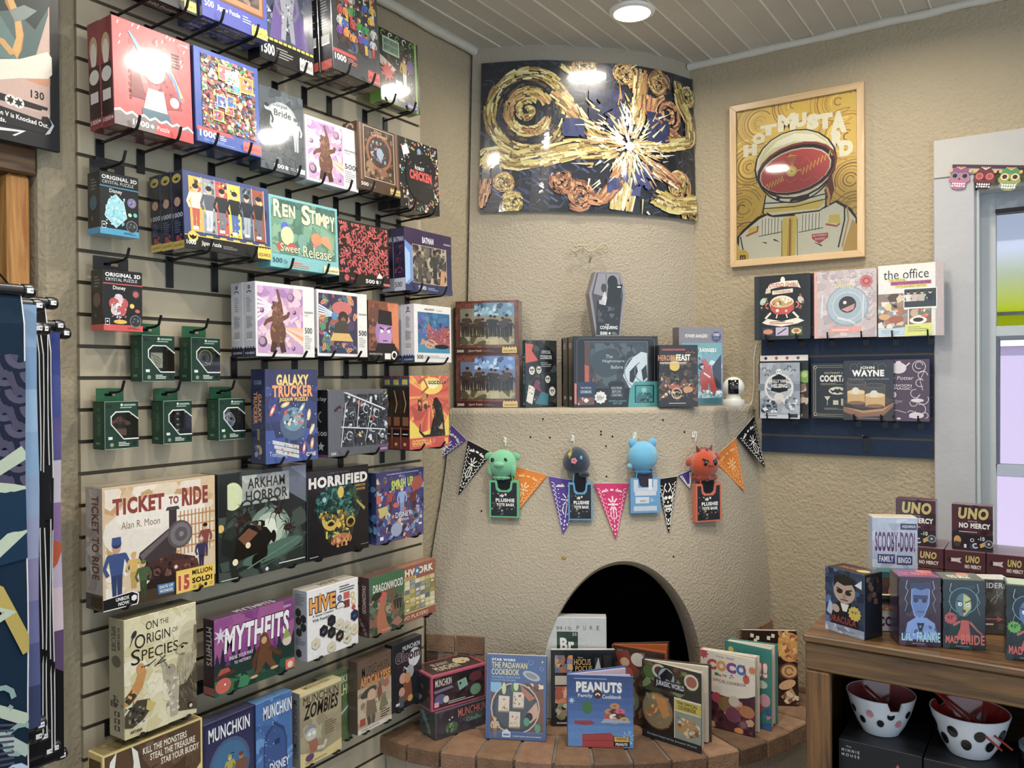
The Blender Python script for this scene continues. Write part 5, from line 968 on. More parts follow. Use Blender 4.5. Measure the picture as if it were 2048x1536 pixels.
a = c.art(); a.X(0,0,1,1,36,['#3a7cc2','#2a64a8','#4f90d0','#2458a0'],.08,.2,4); a.P([(.2,0),(.2,.5),(.26,.64),(.5,.74),(.76,.64),(.84,.5),(.84,0)],'#173c78'); a.P([(.24,0),(.24,.5),(.3,.61),(.5,.7),(.72,.61),(.8,.5),(.8,0)],'#1e4c92'); rd = random.Random(2)
for k in range(26): a.C(rd.uniform(.05,.5),rd.uniform(.1,.9),rd.uniform(.006,.014),'#dcecfa',6)
a.R(.5,.48,.64,.54,'#12305f'); a.T('MUNCHKIN',.2,.79,.98,.94,'#f2f4f8',b=.02,ol='#23467f'); a.T('DISNEY',.36,.2,.9,.3,'#eef2f8',b=.02); a.end()
c = BG('green game box half hidden behind the tan zombie one',((640,1365),(701,1335),(707,1470),(645,1505)),.085,.035,'half hidden green game',col='#5f7a46',side='#4a5f36',top='#6d8a54',**MK)
a = c.art(); a.X(0,0,1,.7,22,['#6a8650','#557040','#78945c'],.1,.2,4); a.T('MUNCHKIN',.06,.84,.96,.95,'#d9dfae',b=.02); a.T('CTHULHU',.06,.66,.96,.82,'#d9df9a',b=.03,ol='#2c3d1e'); a.L([(.5,.36),(.94,.5)],.06,'#d9e0d4'); a.L([(.5,.34),(.92,.48)],.02,'#8a9a86'); a.end()
c = BG('tan game box with black brushed title and a cartoon running zombie',((598,1387),(680,1357),(685,1495),(602,1540)),.13,.04,'tan zombie game',col='#a89a78',side='#8b8a88',top='#e0cf94',**MK)
a = c.art(); a.R(0,0,1,.97,'#a39575'); a.R(0,.95,1,1,'#ddd09c'); a.X(0,.1,1,.9,24,['#aa9d7c','#9a8c6d','#b0a484'],.1,.22,4); a.P([(0,0),(1,0),(1,.16),(.5,.1),(0,.2)],'#d9c684'); a.T('MUNCHKIN',.08,.82,.93,.93,'#27211a',b=.0); a.T('ZOMBIES',.1,.62,.92,.82,'#1d1a16',b=.03,sh=.05)
a.E(.24,.47,.14,.06,'#8a8f9a'); a.E(.26,.4,.13,.08,'#c2c6bc'); a.C(.22,.41,.035,'#f2f2ea',10); a.C(.32,.41,.035,'#f2f2ea',10); a.P([(.2,.32),(.4,.32),(.44,.16),(.24,.14)],'#a35a44'); a.L([(.4,.32),(.48,.4),(.5,.48)],.05,'#a8b090'); a.L([(.3,.15),(.2,.08)],.07,'#8a8a6c'); a.L([(.4,.18),(.56,.16),(.62,.24)],.07,'#c9c4ac'); a.E(.22,.1,.1,.05,'#6a3a6c'); lines(a,.58,.3,.88,.5,6,'#6a5f48'); a.T('STEVE JACKSON',.12,.02,.62,.05,'#3a3324'); a.end()
a = c.art('left'); a.T('MUNCHKIN ZOMBIES',.3,.12,.75,.9,'#5a5a5e',b=.01,rot=-90); a.end(); a = c.art('top'); a.T('MUNCHKIN',.2,.3,.8,.7,'#a8925c'); a.end()
c = BG('brown game box with orange second title and a cartoon raider',((712,1325),(780,1300),(785,1437),(718,1470)),.13,.04,'brown raider game',col='#6b5340',side='#57443a',top='#5d4a3c',**MK)
a = c.art(); a.R(0,.62,1,1,'#6a5240'); a.R(0,.0,1,.62,'#b5a288'); a.X(0,.1,1,.66,30,['#bba98e','#a8957a','#c4b59a','#8f7d64'],.08,.18,4); a.T('MUNCHKIN',.12,.76,.93,.91,'#2b1f18',b=.01,ol='#a58a6a',olw=.025); a.T('APOCALYPSE',.08,.62,.97,.755,'#d8862c',b=.04,ol='#5a2c14',olw=.025); a.E(.32,.53,.24,.06,'#4a4438',rot=12); a.E(.4,.48,.12,.08,'#cfa98c'); a.P([(.56,.48),(.66,.62),(.72,.46),(.62,.32)],'#8a4a3c'); a.P([(.26,.42),(.5,.4),(.56,.2),(.24,.2)],'#7a6a52'); a.L([(.3,.2),(.34,.08)],.09,'#4f4a40'); a.L([(.46,.2),(.44,.08)],.09,'#5d564a'); a.P([(.62,.2),(.9,.24),(.8,.4),(.68,.38)],'#7a7a5c'); a.R(.06,.1,.22,.2,'#a33a2c'); a.E(.84,.56,.09,.06,'#a8604c'); lines(a,.66,.09,.96,.22,4,'#3a3028'); a.R(0,0,1,.065,'#ddd8cc'); a.T('STEVE JACKSON',.1,.018,.62,.05,'#2c2620'); a.end()
c = BG('black game box with a white moon, grey ox and red robed cartoon figures',((780,1290),(843,1273),(845,1395),(790,1430)),.1,.035,'black moon game',col='#23262c',side='#1a1c21',top='#33363c',**MK)
a = c.art(); a.C(.74,.72,.2,'#c3cbd2'); a.C(.72,.7,.19,'#dbe0e4'); a.T('MUNCHKIN',.34,.86,.93,.93,'#e9e9ec',b=.01); a.T('Gloom',.1,.7,.92,.85,'#3a2a34',b=.03,ol='#b59aa6',olw=.035); a.E(.58,.52,.13,.1,'#aab0b4'); a.L([(.5,.56),(.38,.62),(.36,.56)],.05,'#c9ced2',taper=(1,.3)); a.L([(.66,.58),(.74,.68)],.05,'#c9ced2',taper=(1,.3)); a.P([(.34,.42),(.6,.44),(.66,.12),(.38,.1)],'#8a4a2c'); a.E(.34,.46,.12,.08,'#d09a84'); a.E(.5,.44,.1,.08,'#c98a4a'); a.E(.3,.26,.1,.07,'#cf9a88'); a.P([(.2,.2),(.38,.2),(.36,.04),(.2,.04)],'#5a6068'); a.E(.58,.12,.09,.05,'#d0a23c'); a.R(.1,.08,.22,.12,'#e6e6e6'); a.end()

# ---- blister packs and small hanging boxes on single hooks
def peg(x_tip,y,z,label):
    t = empty('display_hook',(0.002,y,z)); tag(t,label,'display hook')
    b = MB(); b.box(0,.003,-.018,.018,-.012,.012,'#17171a'); b.build('backplate','black_metal',t,bevel=.0008)
    b = MB(); b.tube([(.001,0,0),(x_tip*.6,0,.002),(x_tip-.012,0,.004),(x_tip,0,.008),(x_tip+.01,0,.03)],.0034,'#131315',8); b.build('arm','black_metal',t,smooth=True)
def hang_tab(c,h,w,col):                                # card flap with euro slot, at the back of a hanging box
    b = MB(); x = w/2; y = c.D-.001; z = c.H
    b.box(-x,x,y-.0006,y+.0006,z-.002,z+h*.42,col); b.box(-x,-x*.42,y-.0006,y+.0006,z+h*.42,z+h*.62,col); b.box(x*.42,x,y-.0006,y+.0006,z+h*.42,z+h*.62,col); b.box(-x,x,y-.0006,y+.0006,z+h*.62,z+h,col)
    return b.build('hang_tab','printed_card',c.root)
def crystal(q,label,short,band,draw):
    c = on_left('puzzle_box',label,'puzzle box',q,.085,.052,0,col='#1b1c20',side='#17181b',bottom=band); hang_tab(c,.036,c.W*.9,'#1b1c20')
    a = c.art(); a.R(0,0,1,.1,band); a.T('ORIGINAL 3D',.05,.885,.95,.95,'#f2f2f2',b=.04); a.T('CRYSTAL PUZZLE',.06,.815,.86,.865,'#d6d8da',b=.01); a.R(0,.76,1,.778,band); a.T('Disney',.24,.66,.56,.74,'#f4f4f4',b=.01); draw(a); a.R(.04,.09,.15,.2,'#e6e6e6'); a.R(.05,.1,.14,.19,'#15161a'); a.C(.095,.15,.022,'#f2f2f2',8)
    a.C(.81,.17,.15,'#8a8f94'); a.C(.81,.17,.135,'#2c3236'); a.X(.72,.12,.9,.22,8,['#4a5358','#6d777c','#39424a'],.015,.04,3); lines(a,.6,.03,.95,.07,2,'#2a5a6c' if band != '#d2352f' else '#7a1c1c'); a.end()
    a = c.art('left'); a.R(0,0,1,.1,band); a.E(.5,.5,.3,.12,'#3a5c66' if band != '#d2352f' else '#6a4a4c'); lines(a,.3,.7,.8,.9,4,'#6a6c70'); a.C(.4,.25,.1,'#55585c',8); a.end()
    lo = c.local((0,c.D,c.H+.02)); peg(.1,lo.y,lo.z+.002,'black peg hook carrying the '+short); return c
def ice(a):
    b1,b2 = '#8fd0dc','#5fb2c4'; a.P([(.12,.3),(.22,.56),(.4,.66),(.6,.54),(.68,.3),(.4,.12)],b1); a.X(.14,.16,.66,.62,60,[b2,'#b5e4ea','#76c3d2','#a3dbe4','#d0f0f4'],.02,.06,4); a.L([(.12,.3),(.22,.56),(.4,.66),(.6,.54),(.68,.3),(.4,.12),(.12,.3)],.014,'#d8f2f6')
    a.C(.81,.56,.12,'#77709c'); a.X(.74,.52,.88,.6,8,['#a39cc4','#5a5480'],.02,.04,2); a.E(.76,.36,.05,.03,'#a9d8c0',rot=-20); a.E(.9,.37,.05,.035,'#6ac0b4',rot=30)
def rosy(a):
    for k in range(5): a.E(.38+.13*math.cos(k*1.257+.3),.42+.10*math.sin(k*1.257+.3),.12,.09,['#c23c44','#d8c9ce'][k % 2])
    a.C(.38,.42,.07,'#efe6e6'); a.L([(.38,.34),(.4,.14)],.04,'#8a7a80'); a.E(.42,.15,.17,.035,'#e0b83a'); a.X(.2,.2,.58,.6,40,['#e9dfe2','#c9525a','#a3343c','#efe6e6','#8a7a80'],.015,.045,7)
    a.C(.82,.62,.11,'#3a3c40'); a.E(.82,.62,.07,.05,'#c24a50'); a.E(.72,.42,.06,.04,'#e6c94a',rot=-25); a.E(.86,.34,.065,.03,'#c25048',rot=-8)
crystal(((202,340),(279,358),(276,477),(197,465)),'black hanging puzzle box with icy blue crystal and blue foot band','blue banded crystal box','#2f9ac4',ice)
crystal(((208,536),(286,547),(284,665),(205,659)),'black hanging puzzle box with red and white crystal flower and red foot band','red banded crystal box','#d2352f',rosy)
def cast(q,label,short,draw,front='#1e4032'):
    W,H,loc = quad_left(q,.075); D = .05; g,gl = '#1d4a36','#cfe0d4'
    t = empty('puzzle_pack',loc,(0,0,PI/2)); tag(t,label,'puzzle','green window packed metal puzzles'); x = W/2
    b = MB(); e = .0012
    b.box(-x,x,D-e,D,0,H,g); b.box(-x,-x+e,0,D,0,H,g); b.box(x-e,x,.03,D,0,H,g); b.box(x-e,x,0,.03,0,.2*H,g); b.box(x-e,x,0,.03,.78*H,H,g); b.box(-x,x,0,D,0,e,g); b.box(-x,x,0,D,H-e,H,g)
    hole = [(.18,.52),(.18,.68),(.32,.78),(.72,.78),(1,.62),(1,.2),(.55,.2)]; P_ = [(px_*W-x,pz*H) for px_,pz in hole]
    out = [(-x,0),(-x,H),(x,H),(x,P_[4][1]),P_[4],P_[3],P_[2],P_[1],P_[0],P_[6],P_[5],(x,0)]
    for poly in ([(-x,.78*H),(-x,H),(x,H),(x,.78*H)],[(-x,0),(-x,.2*H),(x,.2*H),(x,0)],[(-x,.2*H),(-x,.78*H),P_[2],P_[1],P_[0],P_[6]],[P_[3],(x,.78*H),P_[4]]): b.slab(poly,e,'#173a2b')
    b.build('carton','printed_card',t); b = MB(); pts = [(p[0],-.0006,p[1]) for p in P_]; b.tube([pts[6],pts[0],pts[1],pts[2],pts[3],pts[4]],.0016,'#eef2ee',5); b.tube([pts[6],pts[5]],.0016,'#eef2ee',5)
    for p0,p1 in (((-x,0),(-x,H)),((-x,H),(x,H)),((-x,0),(x,0))): b.tube([(p0[0],-.0004,p0[1]),(p1[0],-.0004,p1[1])],.0006,'#9fc0ac',4)
    b.build('window_border','printed_card',t); b = MB(); b.slab([(p[0],p[1]) for p in P_],.0004,'#fff'); b.box(x-.0008,x,0,.03,.2*H,.7*H,'#fff'); b.build('clear_window','clear_blister',t)
    b = MB(); draw(b,V((.04*W,D*.34,.49*H)),W); b.build('metal_puzzle','black_metal' if draw is not brass else 'black_metal',t,smooth=True)
    class F: pass
    f = F(); f.W,f.H,f.D,f.root,f.local = W,H,D,t,lambda p: loc+Matrix.Rotation(PI/2,3,'Z') @ V(p)
    b = MB(); y = D-.0006; tw = x*.82; h = .032
    b.box(-tw,tw,y-.0006,y+.0006,H-.002,H+h*.4,'#23643f'); b.box(-tw,-tw*.4,y-.0006,y+.0006,H+h*.4,H+h*.6,'#23643f'); b.box(tw*.4,tw,y-.0006,y+.0006,H+h*.4,H+h*.6,'#23643f'); b.box(-tw,tw,y-.0006,y+.0006,H+h*.6,H+h,'#23643f'); b.build('hang_tab','printed_card',t)
    a = Art(W,H,(-x,0,0),(1,0,0),(0,0,1),(0,-1,0),t,'printed_card','front_print','front_lettering'); a.C(.5,.93,.04,gl,10); a.R(.56,.905,.92,.945,'#8fb09c'); a.R(.45,.86,.8,.885,'#8fb09c'); a.R(.06,.88,.2,.94,'#0f2a1f'); lines(a,.4,.05,.75,.15,3,'#dfe8e0'); a.C(.2,.09,.06,'#8a9a7c',8); a.ngon(.88,.1,.07,6,'#0d2118'); a.R(.1,.2,.22,.26,'#dfe8e0'); a.end()
    a = Art(D,H,(-x,D,0),(0,-1,0),(0,0,1),(-1,0,0),t,'printed_card','side_print','side_lettering'); a.T('CAST PUZZLE',.4,.3,.65,.72,'#5f9078',rot=-90); a.C(.5,.84,.12,'#2f6a50',8); a.R(.25,.1,.6,.15,'#5f9078'); a.end()
    lo = f.local((0,D,H+.016)); peg(.075,lo.y,lo.z+.004,'black peg hook carrying the '+short)
def brass(b,c,W):
    b.box(c.x-.016,c.x+.016,c.y-.004,c.y+.004,c.z-.022,c.z+.016,'#d8d2b4')
    for k in range(4): b.tube([c+V((-.014+.004*k,-.006,.012-.008*k)),c+V((0,-.008,.004-.008*k+.004)),c+V((.014-.003*k,-.006,-.004-.004*k))],.0022,'#e0dbc0',6)
def rings(b,c,W):
    for k in range(4): b.tube([c+V(((.008+.004*k)*math.cos(t*.35),-.004-.002*k,(.008+.004*k)*math.sin(t*.35)+.006)) for t in range(19)],.0016,['#5a5a60','#77787c','#4a4a50','#a8a8a4'][k],6)
    b.tube([c+V((-.004,-.012,-.006)),c+V((.014,-.012,-.012))],.002,'#c9b98a',6)
def copper(b,c,W):
    cc = '#7d524a'; b.ball(c+V((0,0,.012)),(.011,.006,.012),cc,12); b.ball(c+V((-.02,0,.004)),(.009,.005,.006),cc,10); b.ball(c+V((.02,0,.004)),(.009,.005,.006),cc,10); b.tube([c+V((-.02,0,.006)),c+V((0,0,.014)),c+V((.02,0,.006))],.005,cc,8); b.box(c.x-.014,c.x+.014,c.y-.008,c.y+.008,c.z-.024,c.z-.008,'#8a5c52'); b.ball(c+V((0,-.006,.012)),(.006,.003,.007),'#7a554c',10)
def black(b,c,W):
    for k in range(4): b.box(c.x-.006+.003*(k % 2),c.x+.010+.003*(k % 2),c.y-.006,c.y+.006,c.z-.026+.014*k,c.z-.015+.014*k,'#1a1a1d'); b.box(c.x+.0,c.x+.006,c.y-.0075,c.y-.006,c.z-.022+.014*k,c.z-.018+.014*k,'#c9cacc')
def knot(b,c,W):
    for k in range(5): b.tube([c+V(((.017-.0026*k)*math.cos(t*.4+k),-.002*k+.004*math.sin(t*.9+k),(.018-.0026*k)*math.sin(t*.4+k))) for t in range(17)],.0024,['#c9cbce','#9a9ca0','#d8dadc','#85878c','#b5b7ba'][k],6)
cast(((287,668),(352,675),(346,763),(282,762)),'green window pack with a square brass puzzle, hanging under the red banded box','square brass puzzle pack',brass)
cast(((384,675),(442,677),(438,763),(381,762)),'green window pack with dark ring puzzle, upper one nearest the bear boxes','dark ring puzzle pack',rings)
cast(((212,800),(281,806),(272,893),(207,902)),'green window pack with brown copper puzzle, lower one nearest the doorway','copper puzzle pack',copper)
cast(((328,801),(387,802),(380,885),(326,888)),'green window pack with black and white cube puzzle, middle of the lower three','black cube puzzle pack',black)
cast(((440,798),(492,797),(488,878),(436,880)),'green window pack with silver knot puzzle, lower one nearest the tall navy box','silver knot puzzle pack',knot)

# ---- framed-card poster and hanging wall scrolls beside the doorway
px0 = .03; A1 = onx(120,305,px0); y1 = onx(119,150,px0).y; zb = A1.z
c = Carton('poster','large glossy black edged poster with orange tail and cream band above the doorway','poster',.75,.95,.012,(px0,y1-.375,zb),PI/2,0,col='#1a1b1f',side='#131316',mat='printed_card')
a = c.art()
def pq(u,v): p = onx(u,v,px0); return ((p.y-(y1-.75))/.75,(p.z-zb)/.95)
def pp(pts,c_): a.P([pq(*p) for p in pts],c_)
pp([(-120,-20),(98,-30),(100,235),(-120,200)],'#c4a396'); pp([(-120,-60),(96,-60),(96,30),(60,150),(-120,140)],'#4e6462'); pp([(-120,-60),(100,-60),(100,10),(70,60),(30,20),(-120,30)],'#23302f'); pp([(-60,20),(0,30),(30,80),(38,118),(-60,110)],'#5f7a77')
for d,c_ in ((0,'#a8763a'),(6,'#d09c52')): pp([(8+d,-20),(26+d*.2,0),(40,30),(48-d*.3,70),(44-d*.5,100),(34,118),(24,100),(32,75),(28+d*.3,40),(10+d,5)],c_)
pp([(-60,70),(0,86),(20,110),(32,108),(8,78),(-60,55)],'#c9934c'); pp([(20,20),(48,10),(74,22),(52,38),(30,44)],'#7f8a86')
pp([(-120,118),(40,118),(95,104),(103,116),(104,150),(95,158),(40,156),(-120,168)],'#e3d6c4'); pp([(48,158),(100,158),(100,172),(90,174)],'#c98a66')
pp([(-120,168),(0,185),(96,216),(94,222),(0,194),(-120,178)],'#1b1b1e'); pp([(-120,176),(0,188),(88,214),(82,222),(0,200),(-120,186)],'#1b1b1e'); pp([(-120,186),(0,200),(86,228),(82,240),(0,212),(-120,196)],'#b79a92'); pp([(-120,196),(0,211),(100,246),(103,272),(0,245),(-120,225)],'#1b1b1f')
def ptx(s,u0,v0,u1,v1,dv,c_,b_=.02):               # line of words along the card's slanted rows
    x0,y0 = pq(u0,v0); x1,y1_ = pq(u1,v1); hh = abs(pq(u0,v0)[1]-pq(u0,v0+dv)[1]); a.T(s,x0,y0-hh,x1,y0,c_,b=b_,rise=y1_-y0)
ptx('130',61,179,88,186,16,'#16130f',.03); ptx('Pokémon V is Knocked Out.',-40,206,97,248,10,'#efece8',.02); ptx('Prize cards.',-50,222,12,236,9,'#efece8',.02)
for u,v in ((21,200),(37,206)): x,y = pq(u,v); a.C(x,y,.016,'#e6ddd6',12); a.star(x,y,.014,.007,6,'#2a2526')
pp([(-120,236),(0,254),(52,262),(30,272),(24,270),(40,264),(0,260),(-120,244)],'#d6d6d8'); pp([(94,222),(100,240),(96,235)],'#d6d6d8'); pp([(90,270),(104,250),(98,236),(108,252),(100,268)],'#cfd0d2'); a.end()

def scroll(x,u_top,v_top,u_bot,v_bot,u_edge,w,label,draw,cord=True):
    """printed cloth between two black rods, seen almost edge on; rods run along the wall"""
    e0 = onx(u_edge,760,x); zt = onx(u_top,v_top,x).z; zb_ = onx(u_bot,v_bot,x).z; yt = onx(u_top,v_top,x).y; yb = onx(u_bot,v_bot,x).y; y1_ = e0.y; y0 = y1_-w
    t = empty('wall_scroll',(x,y1_,zb_)); tag(t,label,'wall scroll')
    for nm,z,ye in (('top_rod',zt-zb_,yt-y1_),('bottom_rod',0,yb-y1_)):
        b = MB(); b.tube([(0,-w-.03,z),(0,ye-.012,z)],.011,'#131316',12); r_ = b.build(nm,'black_metal',t,smooth=True)
        b = MB(); b.tube([(0,ye-.016,z),(0,ye-.004,z),(0,ye+.004,z),(0,ye+.006,z)],[.0125,.0135,.011,.004],'#1a1a1d',14); b.build('end_cap','plastic',r_,smooth=True)
        b = MB(); b.box(.0122,.0132,ye-.013,ye-.002,z-.0045,z+.0045,'#e9eaec'); b.box(-.005,.005,ye+.0055,ye+.0066,z-.004,z+.004,'#dfe1e4'); b.build('cap_label','printed_card',r_)
    b = MB(); n = 16; m = 6; vs = []
    for j in range(n+1):
        for i in range(m+1): vs.append(V((.004*math.sin(j*.7+x*40)*(math.sin(PI*j/n)),-w*(1-i/m),(zt-zb_)*j/n)))
    vs = [v+V((.0125*min(1,(n-abs(2*k_//(m+1)-n))/1.5+.55),0,.0 if k_//(m+1) < n else .0115)) for k_,v in enumerate(vs)]
    b.add(vs,[(j*(m+1)+i,j*(m+1)+i+1,(j+1)*(m+1)+i+1,(j+1)*(m+1)+i) for j in range(n) for i in range(m)],draw[0]); b.add([v+V((-.0012,0,0)) for v in vs],[(j*(m+1)+i,(j+1)*(m+1)+i,(j+1)*(m+1)+i+1,j*(m+1)+i+1) for j in range(n) for i in range(m)],'#e6e4e2')
    b.tube([vs[j*(m+1)+m] for j in range(n+1)],.0014,'#e9e7e4',5); b.build('cloth_panel','cloth',t)
    if draw[1]:
        H_ = zt-zb_; a = Art(w,H_,(.0055,-w,0),(0,1,0),(0,0,1),(1,0,0),t,'cloth','printed_picture','lettering')
        a.bend = lambda X,Y,zz: V((.0135+.0016+.004*math.sin(Y*16*.7+x*40)*math.sin(PI*Y)+zz,-w*(1-X),H_*Y)); draw[1](a); a.end()
    if cord:
        b = MB(); b.tube([(0,-.05,zt-zb_+.011),(-.02,-.16,zt-zb_+.15),(-.04,-.32,zt-zb_+.31)],.002,'#0f0f11',5); b.build('hanging_cord','cloth',t)
def dragon(a):
    a.X(0,0,1,1,30,['#12283c','#17324a','#0f2234'],.1,.25,3)
    for i in range(5):
        for j in range(9):
            for r_,c_ in ((.085,'#4d4a60'),(.06,'#1c2438'),(.04,'#57546a')): a.arc(.58+.1*i+(j % 2)*.05,.88-.032*j,r_,180,360,.022,c_,8)
    g,d = '#b9c4b0','#b9a45c'
    for p in ([(.4,.78),(1,.70)],): pass
    a.L([(1,.70),(.86,.655),(.95,.63),(1,.622)],.05,g); a.L([(.55,.66),(.82,.60),(.78,.59),(.55,.60)],.05,d); a.L([(.6,.56),(.9,.45),(1,.33)],.045,d); a.L([(1,.565),(.82,.49),(.75,.45)],.045,g); a.L([(.75,.45),(.94,.41),(.72,.36),(.88,.33),(.74,.29),(1,.2)],.04,g); a.L([(.7,.25),(.9,.19),(1,.14)],.035,'#aab8b0')
    for x,y in ((.9,.25),(.8,.2),(.97,.17)): a.arc(x,y,.05,0,330,.018,'#8fa8a4',10)
    a.P([(.5,0),(1,0),(1,.055),(.75,.085),(.5,.1)],'#141d33')
    for k in range(7): a.arc(.6+.07*k,.075+.012*(k % 3),.045,0,320,.02,['#8fa4c0','#5f7a9c','#b5c4d8'][k % 3],10)
    for k in range(10): a.L([(.5,.11+.012*k),(.75,.125+.012*k),(.95,.11+.01*k)],.008,'#4a4a5c')
def haze(a):
    for k in range(10): a.R(0,.1*k,1,.1*k+.1,['#3c4468','#545c86','#6d6f9c','#8a86ac','#9aa0c0','#8fa3c2','#86a4c4','#93b0cc','#7f9cc0','#8aa6c6'][k])
    a.L([(.4,1),(.8,.7),(.95,.4)],.02,'#1d2236'); a.L([(.5,1),(.9,.75)],.015,'#1d2236')
def violet(a):
    for k in range(10): a.R(0,.1*k,1,.1*k+.1,['#14131a','#17151d','#5d4a6c','#cbb9c4','#b5a8c0','#8a6f9c','#c4bfcc','#5a568c','#46508c','#3a4684'][k])
    a.P([(.4,0),(1,0),(1,.2),(.7,.3),(.5,.36)],'#0f0e14'); a.E(.95,.48,.06,.05,'#b0563f')
def night(a): a.X(0,0,1,1,20,['#121216','#1b1b20','#0d0d10'],.1,.2,3)
scroll(.40,62,583,72,1640,42,.50,'dark teal wall scroll with pale zigzag lines and cloud scales, frontmost of the hanging bunch',('#14293d',dragon))
scroll(.35,80,612,84,1444,66,.48,'misty blue grey wall scroll directly behind the teal one',('#7f93b4',haze))
scroll(.30,80,657,79,1467,72,.46,'black wall scroll with white edge, third back in the hanging bunch',('#141418',night))
scroll(.26,92,658,91,1467,80,.46,'black wall scroll with narrow grey hem, fourth back in the hanging bunch',('#18181c',night))
scroll(.21,108,607,100,1497,90,.46,'black wall scroll whose top rod sits highest toward the plaster strip',('#121216',night))
scroll(.17,122,652,113,1490,96,.46,'dark wall scroll just in front of the violet one',('#1c1b22',night))
scroll(.12,134,667,127,1505,113,.46,'violet and cream wall scroll rearmost in the bunch, next to the plaster strip',('#4a4a86',violet))
# ================================================================== ON AND AROUND THE FIREPLACE
# swirl painting bent round the chimney breast (a plain swirling night picture)
def s_at_pixel(u,z):                                      # breast parameter seen in column u at height z
    best = 0; bd = 9
    for i in range(0,401):
        p = breast(i/400,z,.008)-CAM; x = 1024+FOC*p.dot(RT)/p.dot(FW)
        if abs(x-u) < bd: bd = abs(x-u); best = i/400
    return best
s0,s1 = s_at_pixel(961,2.6),s_at_pixel(1386,2.6)
def zpix(s,v): p = breast(s,2.6,.008); return CAM.z+(p-CAM).dot(FW)*(768-v)/FOC - (p-CAM).dot(FW)*.0063
zt_,zb_ = (zpix(s0,126)+zpix(s1,163))/2,(zpix(s0,430)+zpix(s1,441))/2
t = empty('poster',(.2,2.75,zb_)); tag(t,'wide curved poster of golden swirls and starburst on midnight blue, above the fireplace','poster')
POFF = V((.2,2.75,zb_)); HP = zt_-zb_
b = MB(); n = 40; vs = []
for off in (.009,.0075):
    for j in (0,1):
        for i in range(n+1): vs.append(breast(s0+(s1-s0)*i/n,zb_+HP*j,off+.006)-POFF)
b.add(vs,[(i,i+1,n+1+i+1,n+1+i) for i in range(n)],'#23262e'); b.add(vs[2*(n+1):],[(n+1+i,n+1+i+1,i+1,i) for i in range(n)],'#e9e6e0')
b.build('sheet','shrink_wrap',t)
PW = sum((breast(s0+(s1-s0)*(i+1)/40,2.6)-breast(s0+(s1-s0)*i/40,2.6)).length for i in range(40))
a = Art(PW,HP,(0,0,0),(1,0,0),(0,0,1),(0,-1,0),t,'shrink_wrap','painted_picture','lettering')
a.dz = 1.4e-6; a.bend = lambda x,y,z: breast(s0+(s1-s0)*x,zb_+HP*y,.0155+z)-POFF
NV = ['#454a5c','#3a4260','#1f222c','#272b38','#1a1c24','#2e3448','#343a56','#20252f']; GO = ['#c9b45a','#d8c878','#a98a3c','#8a6a34','#e6dc9c','#b59a4a','#6d5430']; OR = ['#b5713f','#c98a55','#8a5232','#d8a66c','#6d4430']
a.R(0,0,1,1,'#22252f'); rd = random.Random(1)
for k in range(520):
    x,y = rd.random(),rd.random(); t_ = rd.uniform(0,6.3); d = rd.uniform(.02,.06); a.L([(x,y),(x+d*math.cos(t_),y+d*math.sin(t_)),(x+d*1.6*math.cos(t_+.5),y+d*1.6*math.sin(t_+.5))],rd.uniform(.006,.014),rd.choice(NV),taper=(1,.3))
for k in range(60): x,y = rd.uniform(.05,.5),rd.uniform(.05,.42); a.L([(x,y),(x+.03,y-.03)],.008,rd.choice(['#3f4a78','#4a5488','#34406a','#55607a']))
def river(pts,w,pal,n,seed):                           # band of long brush strokes along a path
    rd = random.Random(seed); P_ = [V((*p,0)) for p in pts]
    for k in range(n):
        f = rd.uniform(0,len(P_)-1.3); q = []
        off = rd.uniform(-.5,.5)*w
        for j in range(4):
            g = min(f+j*.2,len(P_)-1.001); i = int(g); p = P_[i]+(P_[i+1]-P_[i])*(g-i); d = (P_[i+1]-P_[i]).normalized(); q.append((p.x-d.y*off,p.y+d.x*off*1.3))
        a.L(q,rd.uniform(.007,.016),rd.choice(pal),taper=(1,.4))
def ring(cx,cy,r,pal,seed,turns=2.0,sq=1):
    rd = random.Random(seed); k_ = a.W/a.H
    for k in range(int(300*r/.1*.7)+110):
        f = rd.random(); th = f*turns*2*PI+seed; q = r*(1-.85*f)+rd.uniform(-.012,.012); d = .5; a.L([(cx+q*math.cos(th+d*j),cy+q*sq*k_*math.sin(th+d*j)) for j in (0,.5,1)],rd.uniform(.006,.012),rd.choice(pal),taper=(1,.4))
def loop(cx,cy,r,w_,pal,n_,sd,a0=0,a1=360):
    rd = random.Random(sd); k_ = a.W/a.H
    for k in range(n_):
        th = math.radians(rd.uniform(a0,a1)); q = r+rd.uniform(-.5,.5)*w_; d = rd.uniform(.2,.5)*.1/max(r,.03); a.L([(cx+q*math.cos(th+d*j),cy+q*k_*math.sin(th+d*j)) for j in (0,.5,1)],rd.uniform(.007,.014),rd.choice(pal),taper=(1,.4))
loop(.205,.66,.165,.05,GO,420,2); loop(.205,.66,.12,.03,['#3a3a3c','#2a2d3a','#6d5430','#23283a'],170,3); loop(.205,.66,.085,.04,GO+OR[:2],260,5,20,330); ring(.2,.665,.05,GO,7,1.2)
river([(.30,.80),(.37,.72),(.44,.60),(.50,.5),(.54,.44)],.07,GO+OR[:2],130,3)
river([(0,.30),(.06,.40),(.14,.33),(.26,.36),(.4,.42),(.5,.42),(.58,.44)],.10,GO+['#e6dc9c'],300,4)
river([(.34,.98),(.4,.90),(.47,.92)],.05,GO,60,6)
